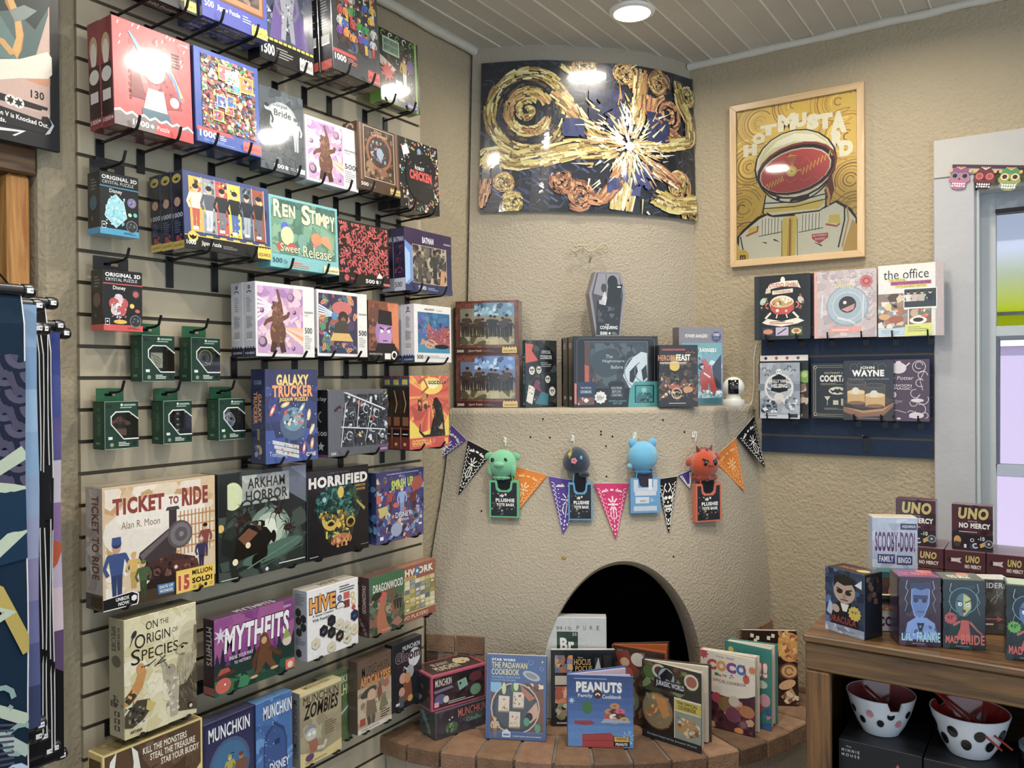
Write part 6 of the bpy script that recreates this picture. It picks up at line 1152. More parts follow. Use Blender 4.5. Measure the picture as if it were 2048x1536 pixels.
for cx,cy,r,pal,sd in ((.44,.985,.055,OR+GO,3),(.62,.93,.055,GO+OR,5),(.785,.9,.055,GO+OR,6),(.84,.70,.085,OR+['#d8c08a'],8),(.955,.86,.05,GO,9),(.42,.12,.065,OR,10),(.10,.19,.04,GO+OR,11),(.89,.22,.065,GO+OR,12),(.14,.05,.045,GO,13),(.35,.2,.05,OR,15),(.99,.04,.08,GO,14)): ring(cx,cy,r,pal,sd)
river([(.70,.98),(.69,.84),(.68,.70),(.67,.6)],.07,OR+GO,130,21); river([(.74,.82),(.73,.7),(.8,.6),(.9,.55)],.05,OR,110,22)
river([(.88,.95),(.91,.8),(.97,.68),(.97,.55),(.86,.5),(.7,.46)],.06,GO,230,23); river([(.62,.38),(.62,.2),(.60,.02)],.10,['#e6dcb0','#c9b45a','#efe6c4','#b5823f'],160,24); river([(.7,.36),(.8,.3),(.9,.22)],.06,OR+['#e6d0a0'],90,25)
river([(.45,.1),(.52,.08),(.58,.2),(.62,.34)],.06,OR,110,26); river([(.75,.14),(.86,.08),(1,.1)],.09,GO,160,27); river([(.0,.02),(.02,.14),(.03,.22)],.05,OR,50,28)
a.X(.54,.12,.76,.36,26,['#33386a','#3f4580','#2b2f58'],.015,.05,5); a.X(.34,.50,.44,.62,14,['#2e3560','#39406f'],.02,.05,6); a.X(.46,.55,.62,.82,26,['#2a2f52','#333a64','#23273f'],.02,.05,8); a.X(.72,.5,.84,.7,18,['#2a2f58','#343a66'],.02,.05,9)
rd = random.Random(31); k_ = a.W/a.H
for k in range(300):
    th = rd.uniform(0,2*PI); q = abs(rd.gauss(0,.09))+.015; d = rd.uniform(.02,.07); j = rd.uniform(-.12,.12); a.L([(.64+q*math.cos(th),.45+q*k_*math.sin(th)),(.64+(q+d)*math.cos(th+j),.45+(q+d)*k_*math.sin(th+j))],rd.uniform(.005,.013),rd.choice(['#e6dcb0','#efe8c8','#d8c88a','#c9a45a','#f2ecd4','#b5823f','#eae2b8']),taper=(1,.2))
a.C(.64,.45,.02,'#f0ead0')
a.end()

# ---- mantel stock (stands on the mantel shelf)
def M(label,cat,name,uL,dL,uR,dR,vTL,D,z=MANTEL,**kw):
    A,B = ond(uL,dL,z),ond(uR,dR,z); H = height_at(A,uL,vTL); return on_shelf(name,label,cat,A,B,D,H,**kw)
def hob(c,tone):
    a = c.art(); a.X(0,0,1,1,30,['#5f2f20','#7a4028','#6a3624','#8a4a30'],.06,.16,2); a.R(.07,.16,.94,.86,'#3a322a'); a.clipbox = (.075,.17,.935,.96); a.R(.07,.17,.94,.86,tone[0]); a.P([(.3,.86),(.45,.97),(.93,.95),(.93,.7),(.3,.72)],tone[1]); a.X(.3,.72,.93,.95,22,tone[2],.03,.08,3); a.star(.62,.82,.05,.015,6,'#d8ecf8'); a.R(.07,.17,.94,.42,'#8d8060'); a.X(.07,.17,.94,.44,36,['#a3966c','#7a6d4c','#b5a87c','#5f553c','#c4b88c'],.05,.12,4)
    rd = random.Random(3)
    for k in range(13): x = .12+.063*k; a.person(x,.3+.03*rd.random(),.36+.08*math.sin(k*1.9),rd.choice(['#2e2822','#3a3028','#26221e','#4a3a2c']),rd.choice(['#2a241e','#332a22']),'#8a6a50','#241c16')
    a.clipbox = (0,0,1,1); a.T('HOBBIT',.035,.87,.3,.95,'#b5563a',b=.0); a.T('THE',.1,.955,.16,.975,'#b5563a'); a.R(0,0,1,.12,'#451f18'); a.T('3000',.02,.035,.13,.085,'#f0e6dc',b=.03); a.T('Jigsaw Puzzle',.2,.035,.42,.085,'#d8b8a4'); lines(a,.44,.04,.62,.08,2,'#8a5a48'); patch(a,.74,.015,.97,.11,'#e0c25a'); a.end()
k1 = dict(col='#6a3422',side='#553024',top='#6d4030',mat='shrink_wrap')
c = M('lower of two stacked brown puzzle boxes with a row of cloaked travellers, bluer sky','puzzle box','puzzle_box',912,3.165,1039,3.115,709,.07,**k1); hob(c,('#6d7a9c','#5f8ac4',['#8ab0e0','#4a6fb0','#b5d0f0','#3a4f80']))
c2 = M('upper of two stacked brown puzzle boxes with a row of cloaked travellers, duller sky','puzzle box','puzzle_box',912,3.165,1038,3.115,603,.07,z=MANTEL+c.H+.0005,**k1); hob(c2,('#8f8a70','#6a90a8',['#8ab4c8','#4f7a94','#a8c8d4','#3f5a6c']))
c = M('dark teal spined cookbook with spooky carved faces cover, leaning open beside brown puzzle boxes','book','cookbook',1051,3.10,1114,3.17,680,.022,col='#2a2a2c',side='#1d4450',top='#d8d2c4',mat='gloss_card')
a = c.art(); a.X(0,0,1,1,60,['#2e322c','#1c1d1e','#3c4038','#4a4a44','#26302c'],.05,.15,3); a.P([(0,.95),(.25,.94),(.2,.84),(.4,.7),(.0,.66)],'#c4472c'); a.E(.65,.72,.26,.2,'#131416'); a.T('COOKBOOK',.46,.72,.84,.78,'#c9ccc9',b=.02); a.T('OFFICIAL',.5,.80,.8,.85,'#b5b8b5',b=.02); lines(a,.48,.6,.84,.68,3,'#8a8d8a');
for x,y,r_ in ((.2,.55,.09),(.42,.56,.08),(.7,.42,.08),(.84,.24,.1),(.38,.36,.06)): a.E(x,y,r_,r_*.7,'#d8d4c4'); a.E(x-.03,y+.01,.022,.018,'#15161a'); a.E(x+.03,y+.01,.022,.018,'#15161a'); a.L([(x-.04,y-.025),(x+.04,y-.025)],.014,'#15161a')
a.P([(.02,.1),(.2,.05),(.3,.3),(.1,.34)],'#e0dccf'); a.P([(.3,.06),(.7,.03),(.72,.2),(.5,.24)],'#2a7080'); a.P([(.24,.3),(.5,.22),(.4,.42),(.3,.4)],'#7a3050'); a.X(.05,.05,.3,.3,10,['#15161a','#c9c4b8'],.02,.06,4); a.end()
a = c.art('left'); a.R(.1,.04,.9,.96,'#235462'); a.T('TALES',.3,.35,.75,.8,'#8fb0b4',rot=-90); a.ngon(.5,.06,.2,4,'#c9d4d4'); a.end()
GD = .075
def gift_side(c): a = c.art('left'); a.R(.1,.04,.9,.96,'#1d1d21'); a.E(.4,.87,.3,.05,'#a3888a'); a.E(.4,.13,.2,.03,'#d8d8dc'); a.E(.6,.13,.1,.02,'#d8d8dc'); a.T('GIFT SET',.35,.3,.65,.7,'#5a5a60',rot=-90); a.end()
c = M('black gift set box showing dark apron behind window, frontmost of three on the mantel','gift box','gift_box',1147,3.085,1316,3.145,672,GD,col='#1b1b1e',side='#202023',top='#2c2c30',mat='gloss_card'); gift = c
a = c.art(); a.L([(.04,.05),(.04,.93),(.08,.97),(.92,.97),(.96,.93),(.96,.3)],.005,'#6a6a70'); a.R(.13,.26,.88,.93,'#59636a'); a.R(.14,.27,.87,.92,'#39434a'); a.X(.2,.3,.86,.9,40,['#3f4b53','#475660','#333d44','#515f68','#2d363c'],.04,.12,3); a.P([(.13,.3),(.19,.3),(.19,.9),(.13,.9)],'#5a3a34'); a.P([(.13,.36),(.18,.36),(.18,.58),(.13,.6)],'#b5452c'); a.E(.42,.74,.12,.09,'#4a3c3a'); a.E(.38,.62,.17,.2,'#3a4750'); a.X(.22,.34,.34,.5,10,['#8a4a34','#2a3a34','#5a5048'],.015,.04,4)
a.T('The',.38,.69,.46,.74,'#a8b4b8'); a.T('Nightmare',.34,.62,.6,.67,'#a8b4b8'); a.T('Before',.44,.54,.58,.59,'#a8b4b8'); a.arc(.66,.86,.12,180,330,.008,'#1d2226',8); a.arc(.78,.84,.1,160,320,.008,'#1d2226',8)
a.P([(.7,.7),(.8,.78),(.87,.76),(.87,.38),(.76,.3),(.66,.26),(.62,.36),(.58,.44),(.62,.56)],'#c3d2da'); a.P([(.66,.5),(.74,.6),(.76,.5),(.7,.34),(.66,.36)],'#242a30'); a.P([(.8,.52),(.86,.6),(.87,.42),(.82,.36)],'#242a30'); a.arc(.84,.5,.12,120,250,.01,'#5f6f7a',10); a.arc(.8,.5,.2,120,240,.012,'#7f909a',10)
a.R(.02,.02,.98,.27,'#17171a'); a.R(.01,.05,.035,.34,'#c9685c'); a.P([(.04,.04),(.24,.04),(.26,.36),(.05,.36)],'#203050'); a.R(.05,.04,.24,.14,'#6a4a40'); a.X(.05,.04,.24,.14,10,['#c98a5a','#e0c8b0','#8a3a30','#3a2a28'],.015,.04,4); a.C(.145,.1,.025,'#e6e2d8',10); a.T('COOKBOOK',.08,.2,.21,.24,'#cdd8e6'); a.T('THE OFFICIAL',.08,.26,.21,.29,'#a8b8d0')
a.star(.315,.14,.075,.062,10,'#dfdfdc'); lines(a,.27,.1,.36,.17,4,'#55555a'); a.P([(.43,.12),(.58,.12),(.61,.33),(.57,.37),(.44,.37),(.4,.33)],'#2c2f38'); a.P([(.44,.135),(.57,.135),(.595,.325),(.56,.355),(.45,.355),(.415,.325)],'#1a1c20'); a.T('NIGHTMARE',.44,.25,.57,.29,'#a8b0b8'); a.T('BEFORE',.45,.2,.56,.24,'#a8b0b8'); a.T('CHRISTMAS',.44,.15,.57,.19,'#a8b0b8'); a.T('THE OFFICIAL COOKBOOK',.41,.075,.62,.1,'#6aa0a4'); a.T('GIFT SET',.46,.04,.57,.065,'#6aa0a4')
a.P([(.64,0),(1,0),(1,.36),(.72,.36),(.66,.25)],'#3f9a9c'); a.R(.72,.06,.95,.31,'#163034'); a.R(.735,.075,.935,.295,'#3f9a9c'); a.X(.74,.08,.93,.2,16,['#163034','#2a6a70'],.015,.04,5); a.C(.83,.24,.03,'#8ac0c0',10); a.end(); gift_side(c)
c.behind(1,'second black gift set box, middle of the three on the mantel',gap=.012); c.behind(2,'third black gift set box, rearmost of the three on the mantel',gap=.016)
# coffin shaped box
zc = MANTEL+c.H+.0008; A,B = ond(1187,3.115,zc),ond(1246,3.145,zc); Wc = height_at(A,1200,543); cw = (B-A).length; ct = empty('coffin_box',(A+B)/2,(0,0,math.atan2((B-A).y,(B-A).x))); tag(ct,'grey coffin shaped puzzle box with a dark photo, standing on the black gift set','puzzle box')
hw = .078; prof = [(-.049,0),(.049,0),(.072,Wc*.66),(.052,Wc),(-.05,Wc),(-.075,Wc*.66)]
b = MB(); b.slab(prof,.042,'#8a868c',side='#77737a'); b.build('carton','gloss_card',ct)
a = Art(.16,Wc,(-.08,0,0),(1,0,0),(0,0,1),(0,-1,0),ct,'gloss_card','cover_art','title_lettering')
pr = [(x/.16+.5,z/Wc) for x,z in prof]; cc = (.5,.5); ins = [(cc[0]+(x-cc[0])*.86,cc[1]+(y-cc[1])*.97) for x,y in pr]; a.P(ins,'#4a484d'); a.P([(.26,.98),(.78,.98),(.84,.66),(.5,.6),(.14,.66)],'#8d8a92'); a.L([(.46,.97),(.46,.7)],.02,'#5f5c63'); a.P([(.2,.02),(.78,.02),(.86,.62),(.6,.5),(.22,.55)],'#242427')
a.E(.62,.84,.13,.11,'#17171a'); a.P([(.46,.5),(.5,.76),(.62,.92),(.78,.8),(.82,.5)],'#1b1b1e'); a.E(.4,.75,.07,.07,'#3c3a3f'); a.P([(.3,.5),(.42,.7),(.48,.6),(.44,.48)],'#c9c9cc'); a.R(.28,.5,.4,.56,'#b5b5b8'); a.P([(.78,.8),(.88,.82),(.84,.66),(.76,.5)],'#1e1e21'); a.R(.74,.76,.83,.78,'#e6e6e8'); a.X(.24,.2,.76,.46,20,['#33323a','#1c1c20','#4a4850','#5a585f'],.03,.08,4)
a.T('THE',.43,.165,.53,.19,'#f2f2f2',b=.01); a.T('CONJURING',.3,.095,.74,.16,'#f2f2f2',b=.02); a.T('500',.3,.02,.48,.07,'#f0f0f0',b=.03); a.star(.54,.045,.035,.018,6,'#f0f0f0'); lines(a,.6,.025,.74,.065,2,'#aaa'); a.end()
c = M('dark tavern feast cookbook standing upright between gift set and teal puzzle box','book','cookbook',1318,3.09,1396,3.11,690,.026,col='#26201d',side='#1a1614',top='#cfc8ba',mat='gloss_card')
a = c.art(); a.X(0,0,1,.8,80,['#3a2c22','#241c18','#4a3a2a','#5a4028','#1c1613','#6a4a2c'],.04,.13,3); a.P([(.28,.6),(.5,.62),(.52,.8),(.3,.82)],'#a8842c'); a.E(.4,.66,.13,.08,'#d8b83a'); a.X(.05,.15,.95,.55,70,['#8a5a3a','#c9a06a','#5a6a3a','#a33a2c','#2a2420','#d8c49a','#3a4a5a','#7a4a2c'],.02,.06,7); a.P([(.2,.36),(.6,.34),(.5,.28),(.26,.3)],'#b5442c'); a.E(.74,.28,.13,.05,'#c98a4a'); a.arc(.45,.22,.13,0,340,.03,'#d0b088',10); a.arc(.46,.2,.07,20,320,.025,'#b5946a',8)
a.R(.06,.91,.68,.94,'#8a2c22'); a.T('DUNGEONS & DRAGONS',.1,.91,.66,.94,'#c23a2c',b=.02); a.T("HEROES'",-.02,.745,.42,.84,'#c9844c',b=.03); a.T('FEAST',.44,.745,.8,.85,'#efe8dc',b=.04); a.R(.02,.705,.7,.72,'#d8cfc0'); a.T('THE OFFICIAL COOKBOOK',.04,.685,.7,.7,'#c9bca8')
for k in range(5): a.star(.7+.05*k,.875+.012*(k % 2),.02,.008,4,'#c98a4a')
a.R(.25,.055,.68,.066,'#c9c2b4'); a.end()
c = M('grey and teal puzzle box with red armoured figure and 1000 badge, by the white camera','puzzle box','puzzle_box',1358,3.175,1447,3.215,654,.06,col='#7d7a82',side='#5a565e',top='#8d8a92',mat='shrink_wrap')
a = c.art(); a.R(.06,.02,.97,.80,'#5fa0a8'); a.rays(.5,.75,.02,.4,24,['#7ab4ba','#4a8c94','#8ac0c4'],3,.5,180,360); a.R(.06,.02,.97,.66,'#6d9fb4'); a.X(.06,.1,.97,.66,60,['#8ab8c8','#4f7f9c','#a8d0d8','#3a5f80','#c4dce0'],.03,.1,5); a.P([(.74,.5),(.95,.66),(.95,.2),(.8,.24)],'#2c2f48'); a.T('POWER RANGERS',.14,.865,.64,.91,'#e9e4da',b=.03,sh=.04); a.T('RANGERS',.46,.685,.84,.735,'#efe9df',b=.03,sh=.04); a.C(.84,.88,.115,'#5a5690'); a.C(.84,.88,.1,'#232a5c'); a.T('1000',.77,.885,.91,.925,'#dfe2f0'); a.T('PIECES',.78,.845,.9,.87,'#8a90b8')
a.P([(.5,.14),(.62,.14),(.66,.3),(.74,.14),(.86,.18),(.74,.44),(.72,.52),(.52,.5),(.46,.36)],'#b5342c'); a.P([(.54,.48),(.68,.5),(.6,.6),(.5,.58)],'#c23c34'); a.C(.5,.5,.07,'#1d1e26'); a.P([(.46,.5),(.56,.52),(.54,.46)],'#c9ccd6'); a.L([(.55,.42),(.7,.36)],.03,'#efe6e2'); a.P([(.4,.3),(.5,.24),(.46,.14),(.4,.2)],'#8ab0c4'); a.X(.4,.1,.96,.2,20,['#e9f2f4','#b5d4da','#8ab4c0'],.03,.07,4); a.R(.06,.02,.97,.1,'#2f7480'); a.end()
# white pan-tilt camera and its cord
p = ond(1467,3.12,MANTEL); t = empty('security_camera',p,(0,0,.30)); tag(t,'small white globe security camera with dark lens on the mantel end','camera')
r = .0375
b = MB(); b.lathe([(.0005,0),(.039,0),(.0405,.003),(.0405,.024),(.039,.0265),(.030,.027),(.027,.032),(.026,.04),(.024,.046)],'#cfccc4',40); b.build('base','plastic',t,smooth=True)
b = MB(); b.ball((0,0,.073),(.040,.038,.039),'#d6d3cb',32); hd = b.build('head','plastic',t,smooth=True)
b = MB(); pts = []
for x,z in ((-.018,-.024),(-.020,-.018),(-.020,.02),(-.016,.028),(.016,.028),(.020,.02),(.020,-.018),(.018,-.024)): pts.append((x,z))
vs = []; NN = 8
for j in range(NN+1):
    for i in range(NN+1):
        x = -.019+.038*i/NN; z = -.026+.054*j/NN; y = -.0385*math.sqrt(max(1-(x/.0405)**2-(z/.0395)**2,0))-.0008; vs.append((x,y,.073+z))
b.add(vs,[(j*(NN+1)+i,j*(NN+1)+i+1,(j+1)*(NN+1)+i+1,(j+1)*(NN+1)+i) for j in range(NN) for i in range(NN)],'#101114'); b.build('lens_plate','glazed',hd,smooth=True)
b = MB(); b.ball((0,-.036,.078),(.009,.005,.009),'#23262c',16); b.ball((0,-.0405,.078),(.004,.002,.004),'#4a5560',10); b.build('lens','glazed',hd,smooth=True)
b = MB(); L0 = Matrix.Rotation(-.30,3,'Z')
w = [ond(1490,3.13,MANTEL+.004),ond(1500,3.17,MANTEL+.003),ony(1505,800,3.30),ony(1508,770,3.30),ony(1508,715,3.304),ony(1512,690,3.304)]
b.tube([L0 @ (q-p) for q in w],.002,'#e0dcd2',6); b.build('power_cord','plastic',t,smooth=True)
# painted iron scroll hook on the breast
pz = 1.98; s_ = s_at_pixel(1180,2.14); t0 = breast(s_,2.165,.0); dx = (breast(s_+.02,2.16)-breast(s_-.02,2.16)).normalized(); nn = V((dx.y,-dx.x,0))
t = empty('wall_hook',t0); tag(t,'ornamental scrolled iron wall hook painted beige, above the coffin box','hook'); b = MB()
def sp(pts): b.tube([dx*x+nn*.03+V((0,0,z)) for x,z in pts],.0034,'#b8ab91',7)
sp([(-.068+.012*math.cos(k*.6+3),-.006+.010*math.sin(k*.6+3)) for k in range(9)]+[(-.05,.008),(-.02,.008)]); sp([(-.02,.022),(-.033,.014),(-.03,-.002),(-.012,-.014),(.008,-.012),(.024,-.002),(.04,.012),(.052,.016),(.066,.006),(.068,-.008),(.058,-.016),(.048,-.012)]); b.build('scroll','paint',t,smooth=True)
b = MB(); b.tube([nn*.03+V((.0,0,-.012)),nn*.026+V((0,0,-.035)),nn*.012+V((0,0,-.045)),V((0,0,-.05))],.0038,'#b3a68c',7); b.build('stem','paint',t,smooth=True)

# ---- papel picado bunting across the fireplace
t = empty('pennant_bunting',(.45,2.7,1.35)); tag(t,'string of purple, black, orange and pink cut paper pennants across the fireplace front','bunting')
BO = V((.45,2.7,1.35))
def flagpt(u,v,off=.007): p,n = on_body(u,v); return p+n*off,n
flags = [((905,850),(935,880),(852,938),'#5b4a8c','flower'),((937,880),(985,905),(918,990),'#1d1b1c','flower'),((1030,932),(1095,950),(1020,1042),'#d9803a','bloom'),((1097,952),(1184,966),(1126,1068),'#5f4a98','flower'),((1187,966),(1256,966),(1231,1079),'#c23c6a','bloom'),((1312,958),(1353,952),(1336,1067),'#1b1a1b','skull'),((1354,950),(1383,938),(1378,978),'#4a3f80','plain'),((1422,918),(1469,875),(1486,983),'#d9803a','bloom'),((1470,873),(1508,832),(1530,935),'#191819','flower')]
edge = []
for (p1,p2,p3,col,kind) in flags:
    A,na = flagpt(*p1); B,nb = flagpt(*p2) if p2[0] < 1500 else (ony(p2[0],p2[1],3.296),V((0,-1,0))); C_,nc = flagpt(*p3) if p3[0] < 1520 else (ony(*p3,3.292),V((0,-1,0)))
    edge += [A,B]; n = ((B-A).cross(C_-A)).normalized(); n = n if n.dot(CAM-A) > 0 else -n
    m_ = MB(); q = [A-BO,B-BO,C_-BO]; k = [p-n*.0012 for p in q]
    m_.add(q+k,[(0,1,2),(5,4,3),(0,3,4,1),(1,4,5,2),(2,5,3,0)],col)
    fo = m_.build('pennant','matte_paper',t)
    mid = (A+B)/2; ex = (B-A); ey = mid-C_; m2 = MB(); wt = '#efece6' if col != '#d9803a' else '#f0c08a'; wt = '#f0c9d8' if col == '#c23c6a' else wt
    def tp(x,y): return C_+ey*y+ex*(x*y)+n*.0012-BO       # x -.5..+.5 across, y 0 tip..1 top
    def stroke(pts,w_):
        P_ = [tp(*p) for p in pts]; vs = []
        for i,p in enumerate(P_):
            d = (P_[min(i+1,len(P_)-1)]-P_[max(i-1,0)]).normalized(); s = n.cross(d)*w_/2; vs += [p+s,p-s]
        m2.add(vs,[(2*i,2*i+1,2*i+3,2*i+2) for i in range(len(P_)-1)],wt)
    def dot(x,y,r_,ry=None):
        c0 = tp(x,y); e1 = ex.normalized(); e2 = ey.normalized(); m2.add([c0+e1*r_*math.cos(a_*PI/5)+e2*(ry or r_)*math.sin(a_*PI/5) for a_ in range(10)],[tuple(range(10))],wt)
    for i in range(10):
        y = .16+.075*i
        for s in (-1,1): stroke([(s*.47,y),(s*.38,y+.03),(s*.40,y+.06),(s*.46,y+.07)],.0022)
        for s in (-1,1): dot(s*.30,y+.03,.0022)
    dot(0,.1,.003); dot(0,.17,.003); dot(0,.24,.003,.006)
    if kind in ('flower','bloom'):
        cy = .62
        for i in range(8): th = i*PI/4; stroke([(.07*math.cos(th),cy+.05*math.sin(th)),(.24*math.cos(th),cy+.15*math.sin(th))],.006 if kind == 'bloom' else .004)
        dot(0,cy,.006)
        for s in (-1,1):
            for i in range(3): stroke([(s*.12,.86),(s*(.2+.08*i),.9-.03*i)],.004)
            stroke([(s*.1,.36),(s*.2,.42),(s*.14,.5)],.004)
        stroke([(0,.3),(0,.5)],.003); dot(0,.88,.007,.004)
    if kind == 'skull':
        dot(0,.62,.020,.02); m2.c[-1] = lin(col); m2.f.pop(); m2.c.pop(); m2.m.pop()
        for s in (-1,1): dot(s*.14,.64,.0068); stroke([(s*.05,.74),(s*.2,.82),(s*.08,.9)],.004); stroke([(s*.3,.56),(s*.34,.7),(s*.2,.78)],.003)
        for i in range(6): dot(-.2+.08*i,.49,.0032,.004); dot(-.2+.08*i,.44,.0032,.004)
        stroke([(-.25,.52),(-.15,.39),(.15,.39),(.25,.52)],.003); dot(0,.56,.003,.005)
    m2.build('cut_pattern','matte_paper',fo)
b = MB(); b.tube([p-BO for p in edge],.0011,'#d8d4cc',5); b.build('string','cloth',t)

# ---- four plush bag clips on white hooks
def plush(hu,hv,cu,cv,size,bu,bv,bw,bh,body_c,label,kind,bag_c,front):
    H_,n = on_body(hu,hv); yaw = math.atan2(n.y,n.x)+PI/2; R_ = Matrix.Rotation(yaw,3,'Z')
    h = empty('wall_hook',H_,(0,0,yaw)); tag(h,'white plastic hook on the plaster carrying the %s' % label.split(' with')[0],'hook')
    b = MB(); b.box(-.006,.006,-.004,0,-.01,.01,'#efede8'); b.build('hook_base','plastic',h,bevel=.001)
    b = MB(); b.tube([(-.002,-.003,.004),(-.004,-.012,.012),(.003,-.018,.012),(.005,-.016,.0),(.004,-.010,-.022)],.0022,'#f2f0ea',7); b.build('hook_arm','plastic',h,smooth=True)
    Cc,nc = on_body(cu,cv); dep = (Cc-CAM).dot(FW); r = size/FOC*dep; O = Cc+n*(r*.82+.004)
    t = empty('plush_bag_clip',O,(0,0,yaw)); tag(t,label,'plush toy'); inv = R_.transposed()
    b = MB()
    if kind == 'cat': b.ball((0,0,0),(r*1.0,r*.8,r*1.0),body_c,28)
    elif kind == 'goblin': b.ball((0,0,0),(r*1.02,r*.8,r*.98),body_c,28,fn=lambda p,d: p+V((0,0,-.1*r*abs(d.x))) if d.z < 0 else p)
    else: b.ball((0,0,0),(r*1.0,r*.8,r*1.0),body_c,28,fn=lambda p,d: V((p.x*(1-.12*d.z),p.y,p.z)))
    b.build('head','plush',t,smooth=True)
    def part(nm,fn_,mat='plush'): m_ = MB(); fn_(m_); return m_.build(nm,mat,t,smooth=True)
    fy = lambda x,z: -r*.8*math.sqrt(max(1-(x/r)**2-(z/r)**2,.02))
    dk = {'goblin': '#7ec79a','unicorn': '#2c3646','cat': '#6cb6dc','dragon': '#b8442a'}[kind]
    if kind == 'goblin':
        for s in (-1,1): part('ear',lambda m_: m_.ball((s*r*.98,0,r*.5),(r*.34,r*.12,r*.26),dk,14,T=Matrix.Rotation(s*.5,3,'Y')))
        for s in (-1,1): part('eye',lambda m_: m_.ball((s*r*.46-.1*r,fy(.5*r,.25*r)-.001,r*.3),(r*.14,r*.05,r*.15),'#15181a',12),'glazed')
        part('snout',lambda m_: m_.ball((-.06*r,-r*.72,-r*.02),(r*.4,r*.25,r*.22),'#88d0a4',16)); part('collar',lambda m_: m_.ball((0,-.05*r,-r*.98),(r*.72,r*.5,r*.2),'#7cc496',20,fn=lambda p,d: p*(1+.10*math.sin(9*math.atan2(d.y,d.x)))))
        for s in (-1,1): part('arm',lambda m_: m_.ball((s*r*.85,-r*.3,-r*.45),(r*.2,r*.2,r*.45),dk,12))
    if kind == 'unicorn':
        part('horn',lambda m_: m_.tube([V((-.42*r,-.45*r,.55*r)),V((-.4*r,-.7*r,.95*r))],[r*.14,r*.05],'#d8c24a',8)); part('flower',lambda m_: [m_.ball((-.2*r+.13*r*math.cos(k*1.256),fy(-.2*r,.0)-.002,.02*r+.13*r*math.sin(k*1.256)),(.11*r,.05*r,.11*r),'#e08a96',8) for k in range(5)])
        part('eye',lambda m_: m_.ball((.32*r,fy(.32*r,.25*r)-.001,.25*r),(r*.1,r*.04,r*.15),'#6ab4dc',10),'glazed'); part('mane',lambda m_: [m_.ball((-.48*r+.03*r*k,-.52*r,.42*r-.22*r*k),(.16*r,.16*r,.2*r),['#d8c24a','#c4b03c','#8fb4c9','#c98a9a'][k],8) for k in range(4)])
        part('tail',lambda m_: m_.ball((.55*r,-.3*r,-1.0*r),(r*.42,r*.3,r*.22),'#262d3a',14))
    if kind == 'cat':
        for s in (-1,1): part('ear',lambda m_: m_.ball((s*r*.66,0,r*.86),(r*.3,r*.2,r*.34),dk,14,T=Matrix.Rotation(s*.35,3,'Y')))
        part('paw',lambda m_: m_.ball((-.9*r,-.1*r,-.62*r),(r*.2,r*.2,r*.2),'#8cc8e6',10)); part('collar',lambda m_: m_.ball((0,-.05*r,-r*.98),(r*.62,r*.45,r*.2),'#3f86b4',18))
    if kind == 'dragon':
        for s in (-1,1):
            part('horn',lambda m_: m_.tube([V((s*.42*r,0,.82*r)),V((s*.62*r,0,1.22*r))],[r*.2,r*.03],'#6d2c22',8)); part('wing',lambda m_: m_.ball((s*r*1.08,.15*r,r*(.1 if s < 0 else .4)),(r*.3,r*.1,r*.26),'#b04a34',12,T=Matrix.Rotation(s*.6,3,'Y')))
            part('eye',lambda m_: m_.ball((s*r*.38,fy(.38*r,.1*r)-.002,r*.1),(r*.15,r*.05,r*.19),'#17130f',12),'glazed'); part('eye_glint',lambda m_: m_.ball((s*r*.36+.03*r,fy(.38*r,.1*r)-.0035,r*.16),(r*.04,r*.02,r*.05),'#f2f0ea',8),'glazed'); part('brow',lambda m_: m_.tube([V((s*.18*r,fy(.2*r,.2*r)-.003,.22*r)),V((s*.56*r,fy(.56*r,.36*r)-.003,.38*r))],r*.05,'#2a1510',6))
        for k in range(3): part('crest',lambda m_: m_.tube([V((0,(-.3+.3*k)*r,.9*r)),V((0,(-.3+.3*k)*r,1.12*r))],[r*.14,r*.02],'#7a3026',6))
        part('mouth',lambda m_: m_.tube([V((-.22*r,-.80*r,-.12*r)),V((-.1*r,-.82*r,-.06*r)),V((0,-.82*r,-.12*r)),V((.1*r,-.82*r,-.06*r)),V((.22*r,-.80*r,-.12*r))],r*.03,'#3a1a12',5)); part('collar',lambda m_: m_.ball((0,-.05*r,-r*.95),(r*.85,r*.5,r*.28),'#9c3a26',20,fn=lambda p,d: p*(1+.18*math.sin(7*math.atan2(d.y,d.x)))))
    # tote card hanging below
    Bc,nb = on_body(bu,bv); w_ = bw/FOC*dep; h_ = bh/FOC*dep; bc = inv @ (Bc+n*.022-O); x0,z0 = bc.x-w_/2,bc.z-h_/2; D_ = .022
    b = MB(); notch = [(x0,z0),(x0+w_,z0),(x0+w_,z0+h_),(x0+w_*.74,z0+h_),(x0+w_*.7,z0+h_*.80),(x0+w_*.6,z0+h_*.74),(x0+w_*.4,z0+h_*.74),(x0+w_*.3,z0+h_*.80),(x0+w_*.26,z0+h_),(x0,z0+h_)]
    b.slab(notch,D_,bag_c,T=Matrix.Translation((0,-D_,0)).to_4x4()); b.build('tote_card','printed_card',t)
    b = MB(); b.slab([(x0+w_*.22,z0+h_*.70),(x0+w_*.8,z0+h_*.70),(x0+w_*.72,-r*.85),(x0+w_*.3,-r*.85)],.012,'#1d1f26' if kind != 'cat' else '#3a3a4a',T=Matrix.Translation((0,-D_*.8,0))); b.build('folded_bag','cloth',t)
    b = MB(); b.tube([(x0+w_*.24,-D_*.9,z0+h_*.72),(x0+w_*.2,-D_*.9,z0+h_),(x0+w_*.25,-D_*.6,-r*.8)],.0022,bag_c,6); b.tube([(x0+w_*.76,-D_*.9,z0+h_*.72),(x0+w_*.8,-D_*.9,z0+h_),(x0+w_*.75,-D_*.6,-r*.8)],.0022,bag_c,6); b.build('strap','cloth',t,smooth=True)
